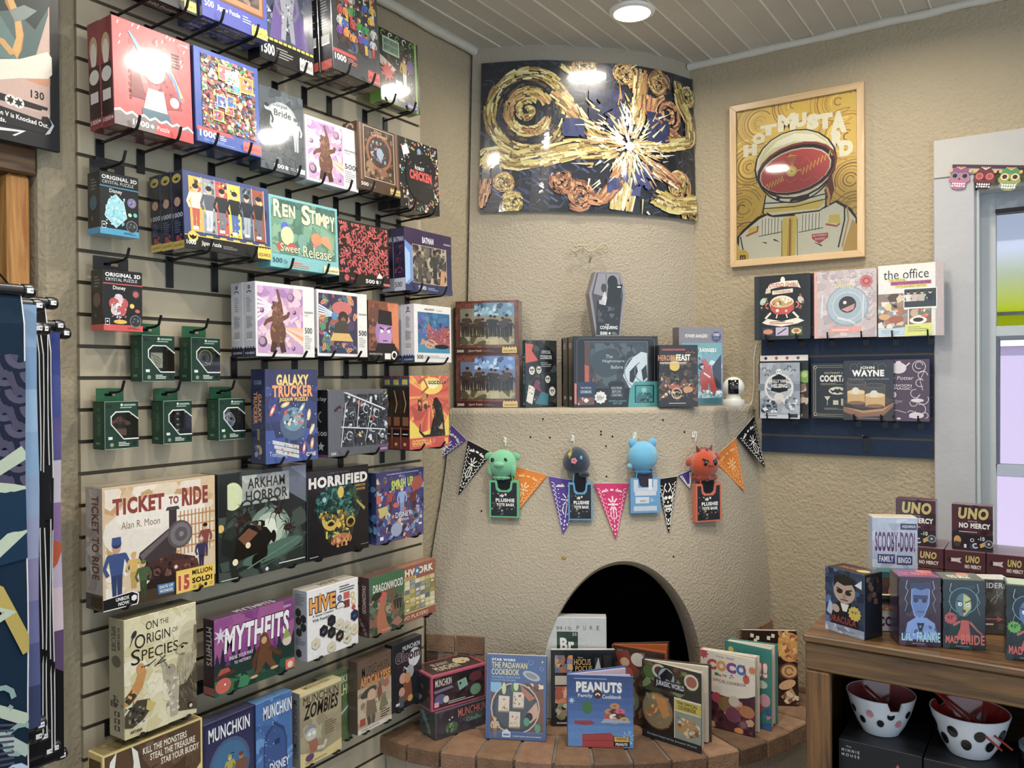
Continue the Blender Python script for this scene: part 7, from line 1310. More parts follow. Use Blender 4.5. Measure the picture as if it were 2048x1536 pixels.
    a = Art(w_,h_,(x0,-D_,z0),(1,0,0),(0,0,1),(0,-1,0),t,'printed_card','card_print','lettering')
    if front == 'plain':
        a.R(.1,.62,.9,.73,'#c9d4e2'); a.R(.14,.5,.86,.62,'#d4dce8'); a.R(.1,.73,.25,.96,'#c9d4e2'); a.R(.76,.73,.9,.96,'#c9d4e2'); a.R(.16,.28,.62,.46,'#d8dee6'); barcode(a,.3,.31,.52,.37); lines(a,.66,.32,.8,.42,3,'#d8e2ee'); a.R(.1,.06,.88,.2,'#c6d2e0'); a.R(.6,.66,.72,.98,'#e6e8ec')
    else:
        a.P([(.06,.04),(.94,.04),(.94,.95),(.8,.95),(.77,.76),(.68,.69),(.32,.69),(.23,.76),(.2,.95),(.06,.95)],'#25262b'); a.X(.08,.06,.92,.66,30,[bag_c,'#e6e6e2','#55565c','#3c3d44','#a8aaa8',front],.02,.06,4); a.R(.2,.30,.9,.52,'#25262b'); a.T('MY',.36,.56,.52,.62,'#f2f0ea',b=.04); a.T('PLUSHIE',.22,.42,.86,.52,'#f6f4ee',b=.05); a.T('TOTE BAGS',.24,.31,.84,.39,'#f6f4ee',b=.05)
    a.end()
plush(1010,880,1011,924,28,1013,995,59,72,'#84cfa2','mint green goblin plush bag clip with mint edged tote card','goblin','#62bd8a','#d8605c')
plush(1145,877,1152,918,27,1160,1000,47,73,'#323c4c','navy horned plush bag clip with flower and blue edged tote card','unicorn','#4f9cc9','#d8c24a')
plush(1268,872,1277,910,30,1284,988,60,68,'#74bce0','light blue cat plush bag clip with its back turned and plain blue card','cat','#5d9fd0','plain')
plush(1386,870,1394,924,29,1404,1002,58,74,'#c44e2c','orange red dragon plush bag clip with scowl and orange edged tote card','dragon','#d8603a','#d8a03a')

# ---- hearth stock
def Hh(label,cat,name,pl,pr,ptop,D,z=HEARTH+.0006,**kw):
    A,B = onz(*pl,z),onz(*pr,z); H = height_at(A,*ptop); return on_shelf(name,label,cat,A,B,D,H,**kw)
c = Hh('lower grey green card game box at the hearth end beside the slatwall','card game','game_box',(871,1481),(976,1446),(866,1427),.10,col='#4d4a58',side='#3f4a4c',top='#5a5864',mat='shrink_wrap')
a = c.art(); a.R(.03,.05,.97,.95,'#34323f'); a.X(.03,.05,.97,.95,26,['#3c3a48','#2c2a36','#454252'],.04,.1,2); a.T('MUNCHKIN',.42,.58,.96,.9,'#d0705c',b=.01,ol='#1f1c24',olw=.03); a.E(.72,.46,.22,.16,'#4a5a58'); a.T('Cthulhu',.58,.34,.86,.5,'#8ab09a',b=.01); a.E(.3,.3,.12,.2,'#3f6a48'); a.X(.2,.12,.42,.46,14,['#5a8a58','#2c4a34','#7aa070'],.02,.045,4); a.C(.26,.6,.014,'#e6ece6',8); a.C(.31,.66,.014,'#e6ece6',8); a.end()
a = c.art('left'); a.X(.1,.1,.9,.9,12,['#4f6a64','#3a4f4c','#6a8078'],.1,.25,3); a.end()
z2 = HEARTH+c.H+.002; A = ond(858,(c.local((-c.W/2,0,0))-CAM).dot(FW)-.005,z2); B = ond(968,(c.local((c.W/2,0,0))-CAM).dot(FW)-.005,z2)
c = on_shelf('game_box','upper pink edged card game box with cartoon monsters, stacked on the grey green one','card game',A,B,.135,height_at(A,856,1354),col='#c23a62',side='#a83456',top='#b5385c',mat='shrink_wrap')
a = c.art(); a.R(.03,.06,.97,.93,'#2c2226'); a.X(.03,.06,.97,.93,26,['#3a2a2e','#241c20','#453036'],.04,.12,2); a.T('MUNCHKIN',.07,.66,.36,.86,'#e6dcd0',b=.01); a.P([(.04,.56),(.36,.62),(.4,.54),(.06,.48)],'#7a6a94'); a.E(.16,.3,.1,.14,'#5a5a8a'); a.P([(.5,.4),(.66,.5),(.62,.74),(.46,.68)],'#86b09c'); a.C(.52,.6,.02,'#1c1a1c',8); a.E(.8,.32,.1,.16,'#6d9a78'); a.E(.8,.7,.12,.14,'#6a3036'); a.E(.26,.26,.05,.1,'#d8d4cc'); a.R(.05,.1,.13,.24,'#e0a0b0'); lines(a,.3,.1,.8,.2,2,'#c9c0ba'); a.end()
a = c.art('top'); a.R(.05,.07,.95,.93,'#3a2c2c'); a.T('MUNCHKIN',.2,.2,.62,.5,'#e6dcc4',b=.01); a.T('BUNNY',.25,.55,.55,.75,'#c9bca4'); a.E(.75,.55,.14,.22,'#d8c49a'); a.X(.6,.3,.9,.8,8,['#8a4a3a','#e0d0a8','#5a4034'],.02,.05,3); a.end()
a = c.art('left'); a.R(.07,.06,.93,.94,'#2f282c'); a.X(.1,.1,.9,.9,12,['#4a5a58','#6a4a50','#7a8a84'],.06,.16,4); a.end()
c = Hh('blue cookbook showing a plate of pale square snacks, standing on the hearth','book','cookbook',(970,1477),(1092,1484),(981,1314),.02,tilt=9,col='#3d5c94',side='#2f4878',top='#e6e0d4',mat='gloss_card')
a = c.art(); a.R(.03,.0,.06,1,'#34508a'); a.T('STAR WARS',.09,.925,.48,.955,'#e9eef6',b=.04); a.T('THE PADAWAN',.09,.84,.68,.91,'#efe08a',b=.01); a.T('COOKBOOK',.09,.76,.55,.83,'#efe08a',b=.01); a.T('KID-FRIENDLY RECIPES FROM',.1,.72,.56,.745,'#8fb0dc'); a.T('A GALAXY FAR, FAR AWAY',.1,.685,.5,.71,'#8fb0dc'); a.arc(.74,.92,.04,90,400,.012,'#6a8ac4',8); a.arc(.92,.85,.03,90,400,.012,'#6a8ac4',8); a.star(.93,.93,.025,.008,4,'#efe08a'); a.E(.75,.76,.15,.05,'#b4b8bc',rot=-20); a.E(.75,.76,.1,.03,'#8a8e94',rot=-20)
a.clipbox = (.08,.09,.95,.67); a.R(.08,.09,.95,.67,'#6d4430'); a.E(.14,.64,.12,.09,'#7ab4d8'); a.P([(.62,.67),(.95,.67),(.95,.2),(.88,.2)],'#7a4428'); a.X(.66,.58,.95,.67,10,['#3a2418','#e6dccb','#5a3420'],.02,.05,3); a.C(.49,.37,.405,'#cdbfae'); a.C(.49,.37,.385,'#3a4148'); a.C(.49,.37,.33,'#464e56')
for x,y,r_ in ((.3,.42,-6),(.54,.47,4),(.48,.24,2)):
    a.E(x,y,.12,.10,'#dcc9b4',n=4,rot=45+r_) if False else a.P([(x-.09,y-.085),(x+.09,y-.08),(x+.095,y+.09),(x-.085,y+.095)],'#dfcdb8'); a.X(x-.08,y-.07,x+.08,y+.08,12,['#c2a48a','#ead9c4','#8a6a50','#b08a70'],.012,.03,int(x*90)); a.P([(x-.09,y-.085),(x+.09,y-.08),(x+.09,y-.1),(x-.09,y-.1)],'#a08468')
a.E(.3,.6,.035,.07,'#c9d4a0'); a.E(.48,.62,.07,.06,'#5a7a3c'); a.E(.5,.64,.04,.06,'#cdd8a8'); a.P([(.56,.66),(.82,.5),(.72,.46),(.6,.56)],'#b5683c'); a.P([(.66,.3),(.84,.46),(.88,.3),(.74,.2)],'#d0a084'); a.E(.72,.28,.06,.05,'#1f1814'); a.E(.68,.22,.05,.05,'#4a9a78'); a.E(.86,.15,.05,.05,'#4a9a78'); a.clipbox = (0,0,1,1)
a.R(.22,.09,.95,.1,'#5a7ab4'); a.person(.16,.02,.24,'#c9b08a','#8a6a4a','#e6c4a0','#c9984a'); a.P([(.28,.03),(.42,.03),(.42,.09),(.35,.13),(.28,.09)],'#cfd4da'); a.R(.3,.05,.4,.07,'#4a6ab0'); a.T('BY JENN FUJIKAWA AND LIZ LEE HEINECKE',.46,.035,.92,.055,'#dfe6f2'); a.end()
c = Hh('tall pale grey box with dark green square emblem, standing in the fireplace opening','box','gift_box',(1090,1437),(1214,1440),(1087,1234),.05,col='#cfd2d2',side='#b5b8b8',top='#dcdede',mat='gloss_card')
a = c.art(); a.X(.0,.0,1,.8,12,['#d3d6d4','#cbcecd','#d8d9d2'],.1,.3,3); a.T('99.1%',.19,.875,.44,.91,'#33363a',b=-.01)
for k,ch in enumerate('PURE'): a.T(ch,.52+.108*k,.88,.56+.108*k,.92,'#33363a',b=-.01)
a.R(.2,.64,.54,.86,'#2c4636'); a.X(.2,.64,.54,.86,20,['#263e30','#335040','#1f3428'],.03,.08,4); a.T('Br',.25,.67,.48,.80,'#f0f2ee',b=.05); a.T('35',.45,.82,.52,.85,'#c9d4cc'); a.T('Ba',.5,.33,.76,.5,'#2c4636',b=.04); a.end()
c = Hh('black cookbook with gold title behind the blue cartoon dog one','book','cookbook',(1103,1452),(1232,1452),(1102,1303),.022,tilt=4,col='#17181c',side='#111216',top='#d8d2c6',mat='gloss_card')
a = c.art(); a.clipbox = (.06,.05,.34,.93); a.X(.06,.7,.36,.93,24,['#d8924a','#e0b07a','#8a8ab0','#b5683c','#6a6f90'],.04,.1,3); a.R(.06,.54,.28,.66,'#cfc4b2'); a.X(.06,.3,.3,.52,18,['#d8663c','#e08a4a','#b5482c','#f0c08a'],.04,.1,5); a.X(.06,.08,.28,.3,18,['#d8d0c0','#c25a4a','#8a9a5a','#b59a70'],.04,.09,6); a.clipbox = (0,0,1,1); a.T('Disney',.42,.885,.5,.91,'#d8b06a'); a.T('HOCUS',.36,.80,.62,.88,'#dcb46a',b=.01); a.T('POCUS',.38,.72,.64,.79,'#dcb46a',b=.01); a.R(.68,.74,.78,.9,'#3a3c40'); a.P([(.68,.74),(.78,.74),(.74,.9)],'#c9c9c6'); a.R(.82,.76,.94,.93,'#34302c'); a.X(.6,.3,.95,.7,16,['#2c2a30','#4a4038','#6a5040','#22242c'],.05,.12,4); a.R(.08,.03,.5,.05,'#c9c9c9'); a.end()

def open_book(label,pl,pr,ptop,ang,cover,spine,pages,thick=.016,sheets=7,back=None,wb=None,lean=0):
    """hardback standing half open: hinge at the front cover's near corner"""
    z = HEARTH+.0006; A,B = onz(*pl,z),onz(*pr,z); H = height_at(A,*ptop); d = B-A; W = math.hypot(d.x,d.y)
    t = empty('cookbook',A,(0,0,math.atan2(d.y,d.x))); tag(t,label,'book'); rb = Matrix.Rotation(math.radians(ang),3,'Z'); th = .003; wb = wb or W
    b = MB(); b.box(0,W,0,th,0,H,cover); b.build('front_cover','gloss_card',t,bevel=.0006)
    b = MB(); o = rb @ V((0,thick,0)) if False else V((0,thick,0)); b.box(0,wb,0,th,0,H,back or cover,T=Matrix.Translation(o) @ rb.to_4x4()); b.build('back_cover','gloss_card',t,bevel=.0006)
    b = MB(); b.box(-.003,0,0,thick+th,0,H,spine); b.build('spine','gloss_card',t,bevel=.0006)
    b = MB()
    for k in range(sheets):
        f = (k+.5)/sheets; r_ = Matrix.Rotation(math.radians(ang*f*f if k < sheets-3 else ang*(.86+.04*(k-sheets+3))),3,'Z'); w_ = (W+(wb-W)*f)-.008
        b.box(0,w_,-.0008,.0012,.004,H-.004,pages[k % len(pages)],T=Matrix.Translation((0,.004+(thick-.004)*f,0)) @ r_.to_4x4())
    b.build('pages','matte_paper',t)
    return Art(W,H,(0,0,0),(1,0,0),(0,0,1),(0,-1,0),t,'gloss_card','cover_art','title_lettering'),t,W,H
PG = ['#e9e4d8','#dcd4c4','#f0ece2']
a,t,W,H = open_book('blue family cookbook with white block title and donuts, standing open on the hearth',(1136,1492),(1267,1497),(1133,1349),24,'#2f5cab','#27508f',['#c9d4ee','#e0c9d8','#b5c4e6'],.016)
for k in range(8): a.R(0,.2+.1*k,1,.3+.1*k,['#4a86cc','#3f78c0','#386db6','#3364ad','#2f5ca4','#2b549a','#284d90','#254888'][k])
a.R(0,0,1,.2,'#4f8cd0'); lines(a,.1,.94,.92,.965,1,'#8fb0dc'); a.T('PEANUTS',.13,.76,.83,.91,'#f4f4f2',b=.06); a.T('Family',.16,.68,.38,.74,'#f0f0ee'); a.T('Cookbook',.53,.68,.82,.735,'#f0f0ee'); a.C(.46,.74,.07,'#4a2a24'); a.arc(.46,.72,.03,0,180,.02,'#f4f0ea',6)
for x,y,c_ in ((.72,.58,'#c98a4a'),(.64,.5,'#c98a4a'),(.72,.5,'#5a2c22'),(.8,.51,'#d8507a'),(.62,.43,'#c23c4a'),(.71,.43,'#f0ece4'),(.8,.44,'#5a2c22'),(.86,.39,'#d0a05a'),(.72,.37,'#c98a4a')): a.E(x,y,.075,.042,c_); a.E(x,y,.02,.012,'#8a5a34' if c_ != '#f0ece4' else '#4a7ac0')
a.E(.3,.55,.08,.09,'#3a7a46'); a.star(.06,.64,.06,.02,7,'#c4d8f0'); a.P([(.56,.4),(.95,.38),(.95,.35),(.5,.34)],'#a8b4c8'); a.P([(.1,.36),(.36,.37),(.42,.33),(.28,.3),(.1,.32)],'#9c2430'); a.P([(.22,0),(.22,.17),(.66,.2),(.74,.14),(.86,0)],'#b02a30'); a.L([(.22,.09),(.78,.1)],.01,'#8a1c24'); a.L([(.22,.17),(.66,.2)],.01,'#8a1c24'); a.rays(.92,.14,.02,.12,12,['#8fc4f0','#bcdcf6'],3,.4); a.R(.7,.02,.94,.16,'#1a1c22'); a.R(.71,.085,.93,.155,'#e0b03a'); a.T('WARNING!',.74,.11,.9,.145,'#2a1c12',b=.02); a.T('PEANUTS',.73,.03,.91,.07,'#f2f2f2',b=.04); a.end()
a,t,W,H = open_book('brown covered cookbook with orange page edges behind the dinosaur one, half hidden',(1226,1438),(1330,1462),(1223,1289),34,'#4a3226','#a3502e',['#b5623a','#c9784a','#a8562f'],.022,9)
a.X(0,0,1,.96,50,['#4a3a2c','#6a4a34','#2c241c','#8a6a4a','#5a4a30'],.05,.13,3); a.P([(.05,.92),(.3,.96),(.5,.72),(.3,.6),(.14,.7)],'#8a3226'); a.E(.24,.8,.09,.06,'#e0b08a'); a.E(.3,.66,.1,.08,'#b5402c'); a.E(.5,.86,.14,.09,'#dcd4c4'); a.R(.6,.6,1,.92,'#2c3f86'); a.T('GUMBO',.66,.7,.96,.84,'#d8603a',b=.03); a.E(.3,.3,.22,.16,'#6d7a6a'); a.E(.3,.3,.14,.1,'#a89a80'); a.end()
a,t,W,H = open_book('cookbook with black fossil emblem banner, roast dish photo and yellow strip, nearest the hearth edge',(1286,1470),(1403,1508),(1283,1318),22,'#3a332c','#2a2620',PG,.018)
a.X(0,.5,1,1,40,['#3f4a2c','#5a6a3a','#4a3428','#2c3a24','#6a4a34','#7a8a5a'],.05,.14,3); a.E(.12,.86,.09,.1,'#4a6a2c',rot=70); a.E(.3,.9,.13,.09,'#cfc8ba'); a.E(.3,.9,.09,.06,'#5a3a2c'); a.E(.84,.86,.12,.1,'#d8d0c0'); a.E(.84,.86,.09,.07,'#a35a44'); a.R(0,.1,.55,.62,'#1f1b18'); a.E(.26,.38,.29,.25,'#5a2c22'); a.E(.26,.38,.265,.23,'#8a7a54'); a.X(.06,.2,.46,.58,40,['#c98a3a','#d8a85a','#a3642c','#8a8a6a','#6d7a6a','#b5783a'],.03,.08,5); a.P([(.2,.58),(.4,.56),(.48,.36),(.36,.3),(.28,.44)],'#c9822f')
a.R(.55,.1,1,.62,'#e9e4da'); a.R(.56,.46,1,.6,'#c9b83c'); a.T('THE OFFICIAL',.6,.54,.94,.58,'#2a2418',b=.03); a.T('COOKBOOK',.62,.48,.92,.53,'#2a2418',b=.03); a.R(.56,.1,1,.45,'#8f9a90'); a.E(.76,.28,.2,.09,'#b58a54',rot=15); a.X(.6,.14,.98,.38,30,['#d8b07a','#a87a48','#e6c898','#7a5a38','#c9d0c8'],.02,.05,6); a.C(.42,.84,.155,'#1b1c20'); a.C(.42,.84,.14,'#9aa4b0'); a.P([(.3,.84),(.42,.95),(.54,.9),(.5,.8),(.42,.82),(.36,.76)],'#1b1c20'); a.P([(.22,.68),(.72,.68),(.76,.8),(.2,.8)],'#1d2028'); a.T('JURASSIC WORLD',.24,.70,.72,.785,'#dfe4ea',b=.02); a.R(0,0,1,.1,'#1b242c'); a.T('Recipes Inspired by Jurassic World',.08,.04,.92,.07,'#aeb8c0'); a.end()
a,t,W,H = open_book('cream and plum cookbook with rainbow four letter title and small guitar',(1402,1447),(1511,1475),(1388,1297),8,'#e6dcc8','#c98a5a',PG,.02)
a.R(0,0,1,.56,'#4a2030'); a.X(0,0,1,.56,60,['#5a2838','#3a1826','#7a3a48','#b5784a','#8a3050','#2a141c','#c9a07a'],.03,.1,4); a.E(.5,.66,.62,.22,'#eae2d2'); a.R(0,.62,1,1,'#eae2d2')
for k,c_ in enumerate(('#c23a3f','#dc9a3a','#8a3f9c','#2f6ac0')): a.T('COCO'[k],.12+.18*k,.76,.3+.18*k,.9,c_,b=.07)
a.T('Disney',.3,.935,.44,.96,'#8a5a6a'); a.T('PIXAR',.48,.935,.62,.96,'#8a5a6a'); a.T('THE OFFICIAL COOKBOOK',.1,.625,.84,.665,'#7a2c3c',b=.02,arch=-.4); a.E(.84,.72,.06,.06,'#c24a3c'); a.L([(.84,.74),(.8,.9)],.02,'#8a3c2c'); a.star(.95,.85,.08,.05,9,'#d8783a'); a.X(.2,.69,.7,.74,12,['#2f6ac0','#c23a3f','#3a7a6a','#dc9a3a'],.012,.03,5); a.E(.3,.4,.1,.07,'#b52c50'); a.E(.46,.34,.14,.1,'#8a6a3a'); a.E(.62,.4,.1,.07,'#cfc4b4'); a.E(.6,.22,.14,.1,'#7a3a5a'); a.E(.85,.3,.14,.08,'#b5703c'); a.C(.78,.12,.08,'#5a3044'); a.C(.78,.12,.06,'#8a5a6a'); a.E(.7,.03,.08,.04,'#e0842c'); a.star(.06,.95,.1,.06,8,'#c23c60'); a.end()
a,t,W,H = open_book('teal cookbook with red exclamation marks, standing open between the cream and dark ones',(1452,1438),(1543,1463),(1440,1280),15,'#2f8a84','#256e6a',PG,.03,9)
a.X(0,0,1,.55,30,['#2a9088','#c25a6a','#d88a9a','#277a78','#2a5a9c','#e6c4c9'],.06,.16,4); a.T('RECIPES',.02,.66,.66,.78,'#f2e6e4',b=.05,ol='#c2303c'); a.T('!!',.70,.64,.92,.82,'#f6f0ee',b=.08,ol='#c2303c',olw=.06); a.E(.8,.55,.12,.05,'#cfe0c9'); a.P([(.3,0),(1,.1),(1,0)],'#245a9c'); a.E(.7,.25,.12,.07,'#c23a44'); a.E(.86,.36,.12,.08,'#e0a0ae'); a.E(.12,.9,.06,.04,'#e6c25a'); a.end()
c = Hh('dark brown food photo cookbook with pasta and pie pictures, nearest the wooden cabinet','book','cookbook',(1487,1409),(1598,1412),(1474,1263),.022,tilt=6,col='#2c1a14',side='#5a2a1c',top='#e6e0d0',mat='gloss_card')
a = c.art(); a.X(0,0,1,1,20,['#38221a','#2a1812','#45291e'],.1,.2,2)
for x,y in ((.18,.93),(.28,.9),(.48,.9),(.56,.93),(.24,.86)): a.P([(x-.03,y-.02),(x+.03,y-.03),(x+.04,y+.02),(x-.02,y+.03)],'#e9e2d4')
a.E(.86,.78,.22,.2,'#d8963a'); a.X(.66,.58,1,1,46,['#e6b04a','#b5682c','#f0cc7a','#c9843a','#a8482c'],.03,.08,5); a.E(.84,.46,.17,.11,'#7a4a2c'); a.E(.84,.46,.14,.085,'#d8a86a'); a.arc(.84,.46,.07,0,330,.03,'#a3603a',10); a.E(.8,.28,.16,.06,'#e0b07a',rot=20); a.P([(.68,.12),(.88,.24),(.98,.1),(.8,.02)],'#c99a6a'); a.X(.66,.02,1,.2,14,['#3a2218','#e6d0b0','#8a5a3a'],.03,.07,6); a.X(0,.1,.6,.7,20,['#3a2620','#5a3a28','#7a4a30'],.06,.14,8); a.T('TREATS',.08,.45,.6,.6,'#e6d8b8',b=.02); a.end()
# ================================================================== RIGHT WALL
# framed poster
q = [(1459,213.5),(1729,160.5),(1727.6,515.6),(1459.6,532.5)]; W,H,loc = quad_right(q,3.286); t = empty('framed_poster',loc); tag(t,'framed yellow poster of an astronaut with red visor in a pale wood frame','framed poster')
fw = .026; x = W/2; D_ = .024
for nm,P4,mt in (('frame_rail',[(-x,0),(x,0),(x-fw,fw),(-x+fw,fw)],'frame_x'),('frame_rail',[(-x,H),(-x+fw,H-fw),(x-fw,H-fw),(x,H)],'frame_x'),('frame_stile',[(-x,0),(-x+fw,fw),(-x+fw,H-fw),(-x,H)],'frame_z'),('frame_stile',[(x,0),(x,H),(x-fw,H-fw),(x-fw,fw)],'frame_z')):
    b = MB(); b.slab(P4,D_,'#fff'); b.build(nm,mt,t,bevel=.0012)
b = MB(); b.box(-x+fw*.7,x-fw*.7,.012,.016,fw*.7,H-fw*.7,'#d8b43a'); b.build('print','printed_card',t)
iw,ih = W-2*fw,H-2*fw; a = Art(iw,ih,(-iw/2,.012,fw),(1,0,0),(0,0,1),(0,-1,0),t,'printed_card','printed_picture','lettering')
Y1,Y2,BR,CRM,BK = '#dcb637','#e6c94a','#a8742c','#e9e2c4','#221c17'
a.R(0,0,1,1,Y1); rd = random.Random(3)
for cx,cy,n_ in ((.12,.62,9),(.92,.72,9),(.2,.9,8),(.85,.95,8),(.95,.45,8),(.05,.35,8),(.5,.98,7),(.1,.15,5),(.98,.25,6)):
    for k in range(n_): a.arc(cx+rd.uniform(-.01,.01),cy,.03+.026*k,rd.uniform(0,90),rd.uniform(200,360),rd.uniform(.006,.012),rd.choice([BR,'#b9852f','#c9982f','#efd65a','#8a5c28']),14)
for s_,x0,y0,w_,h_,r_ in (('H',.06,.69,.12,.08,0),('O',.14,.765,.11,.07,0),('T',.21,.81,.14,.07,0),('M',.36,.82,.15,.11,0),('U',.5,.83,.1,.09,0),('S',.6,.80,.1,.1,0),('T',.69,.79,.12,.1,0),('A',.79,.75,.13,.14,0),('R',.80,.66,.1,.11,0),('D',.86,.60,.11,.1,0)): a.T(s_,x0,y0,x0+w_,y0+h_,CRM,b=.09)
# suit
a.P([(0,.0),(0,.16),(.06,.21),(.18,.28),(.26,.3),(.74,.3),(.84,.33),(.95,.27),(1,.2),(1,0)],BK); a.P([(.01,.0),(.02,.16),(.08,.2),(.2,.265),(.27,.285),(.74,.285),(.83,.315),(.93,.26),(.985,.2),(.985,0)],CRM)
a.P([(.0,.0),(.0,.12),(.06,.02),(.08,0)],Y2); a.P([(.88,0),(.96,.2),(1,.16),(1,0)],'#d8a83a'); a.L([(.07,.0),(.03,.16)],.01,BK); a.L([(.85,.03),(.9,.2),(.9,.28)],.012,BK); a.L([(.88,.03),(.93,.2),(.92,.28)],.012,'#c9963a')
a.P([(.38,0),(.40,.25),(.5,.27),(.52,.25),(.5,0)],Y2); a.P([(.43,0),(.45,.24),(.48,.24),(.47,0)],'#cfa030'); a.L([(.455,0),(.46,.25)],.006,BK)
for s in (0,1):
    x0 = .2 if not s else .54; a.P([(x0,.15),(x0+.17,.16),(x0+.17,.26),(x0+.14,.275),(x0+.02,.27)],'#f0ead0')
    for k in range(6): a.L([(x0+.02+.027*k,.155),(x0+.025+.027*k,.262)],.005,'#3a342a')
    a.L([(x0-.01,.15),(x0+.19,.165)],.006,BK); a.L([(x0+(.19 if not s else -.02),0),(x0+(.19 if not s else -.02),.24)],.006,'#6a6044')
a.P([(.1,.17),(.18,.19),(.18,.22),(.1,.21)],Y2); a.L([(.08,.16),(.18,.185),(.185,.22)],.016,'#b5532c'); a.P([(.77,.19),(.87,.18),(.86,.24),(.78,.24)],Y2); a.L([(.75,.185),(.84,.165),(.86,.18)],.016,'#b5532c'); a.L([(.22,.11),(.26,.10)],.012,BK,taper=(.3,1)); a.L([(.32,.12),(.37,.10)],.014,BK,taper=(1,.2)); a.L([(.66,.075),(.72,.05)],.012,BK,taper=(.3,1))
a.P([(.64,.13),(.77,.13),(.77,.1),(.70,.065),(.64,.1)],'#c23c3f'); a.T('BUTTERMILK',.65,.112,.76,.124,'#f0dcc9',b=.02); a.T('RANGERS',.665,.09,.745,.102,'#f0dcc9',b=.02)
# neck ring and helmet
a.P([(.22,.3),(.25,.42),(.76,.42),(.76,.3),(.7,.27),(.3,.27)],BK); a.P([(.235,.3),(.26,.42),(.75,.42),(.745,.3),(.7,.28),(.3,.28)],CRM); a.P([(.235,.3),(.7,.29),(.745,.33),(.72,.35),(.24,.33)],Y2); a.L([(.24,.33),(.5,.32),(.75,.345)],.008,BK); a.L([(.24,.365),(.5,.35),(.76,.38)],.01,BK); a.P([(.46,.37),(.62,.385),(.62,.36),(.46,.355)],BK); a.C(.36,.385,.017,BK); a.L([(.26,.30),(.32,.27),(.5,.265)],.012,BK)
a.E(.5,.595,.345,.225,BK,rot=0); a.E(.5,.597,.33,.215,CRM); a.E(.5,.63,.3,.175,'#d9d29c'); a.P([(.22,.66),(.35,.76),(.5,.795),(.66,.77),(.78,.69),(.7,.72),(.5,.745),(.32,.72)],'#efe9cc'); a.E(.51,.565,.335,.165,'#8a1f24',rot=8); a.E(.505,.56,.325,.155,BK,rot=8); a.E(.5,.555,.3,.138,'#d8d0b0',rot=8); a.E(.5,.552,.29,.133,'#bf3230',rot=8)
for k in range(4): a.L([(.25+.1*k,.6+.02*math.sin(k*2)),(.3+.1*k,.63),(.33+.1*k,.59)],.004,'#d8665c'); a.L([(.3+.12*k,.5),(.34+.12*k,.48),(.4+.12*k,.5)],.004,'#d8665c')
zz = [(.47,.66)]
for k in range(8): zz += [(.43+.008*k,.655-.013*k),(.52-.006*k,.65-.013*k)]
a.L(zz+[(.48,.55)],.011,'#e0bc3a')
zz = [(.5,.545)]
for k in range(9): zz += [(.55+.03*k,.535+.012*k+.02),(.565+.03*k,.52+.012*k)]
a.L(zz,.011,'#e0bc3a'); zz = [(.25,.47)]
for k in range(6): zz += [(.27+.025*k,.49+.008*k),(.28+.025*k,.455+.008*k)]
a.L(zz,.011,'#e0bc3a'); a.C(.475,.552,.045,'#e6c23a'); a.C(.475,.552,.026,'#f0dc8a'); a.C(.475,.552,.012,'#d8a82c'); a.arc(.5,.6,.33,200,340,.012,BK,20)
a.P([(.74,.4),(.8,.5),(.82,.4),(.78,.3)],'#6a1f22'); a.L([(.76,.42),(.78,.36),(.77,.3)],.02,'#d8a030')
a.E(.05,.02,.055,.05,'#e0b82c'); a.T('m',.025,.005,.075,.035,BK,b=.03); a.end()
b = MB(); b.box(-iw/2-.002,iw/2+.002,.0065,.0085,fw-.002,H-fw+.002,'#fff'); b.build('glazing','clear_blister',t)

# ---- cookbooks on the navy panel
YF = 3.228
def peghooks(c,label,n=2):
    for k in range(n):
        p = c.local(((-.27,.27)[k]*c.W,0,0)); L_ = WALL_Y-.015-p.y; t = empty('display_hook',(p.x,WALL_Y-.017,p.z)); tag(t,'black wire hook under the %s, the one %s' % (label,('nearer the fireplace','nearer the window')[k]),'display hook')
        b = MB(); b.box(-.011,.011,0,.002,-.03,.006,'#141417'); b.build('backplate','black_metal',t,bevel=.0006)
        b = MB(); b.tube([(0,0,-.0045),(0,-L_-.004,-.0045),(0,-L_-.010,.0),(0,-L_-.016,.022)],.003,'#131315',7); b.build('arm','black_metal',t,smooth=True)
def CB(label,q,y,D,short=None,hk=True,**kw):
    c = on_right('cookbook',label,'book',q,y,D,**kw)
    if hk: peghooks(c,short)
    return c
c = CB('dark charcoal cookbook with red soup pot and cream ribbon banners, upper row',((1510,553),(1621,546),(1619,676),(1508,682)),YF,.024,'charcoal soup pot cookbook',col='#24282c',side='#2a3237',top='#d8d4c8',mat='gloss_card')
a = c.art(); a.R(.0,0,.09,1,'#2d353a'); a.P([(.22,.76),(.28,.87),(.5,.9),(.78,.9),(.84,.78),(.78,.8),(.5,.82),(.3,.79)],'#ede4d0'); a.P([(.2,.72),(.3,.73),(.3,.8),(.22,.8)],'#d4c8b0'); a.T('STUDIO GHIBLI',.27,.805,.79,.87,'#b5392f',b=.03,arch=.12); a.P([(.33,.7),(.7,.72),(.7,.78),(.33,.76)],'#ede4d0'); a.T('COOKBOOK',.36,.72,.67,.76,'#b5392f',b=.03); a.C(.52,.94,.035,'#e9e4d8',10); a.R(.48,.9,.56,.94,'#e9e4d8')
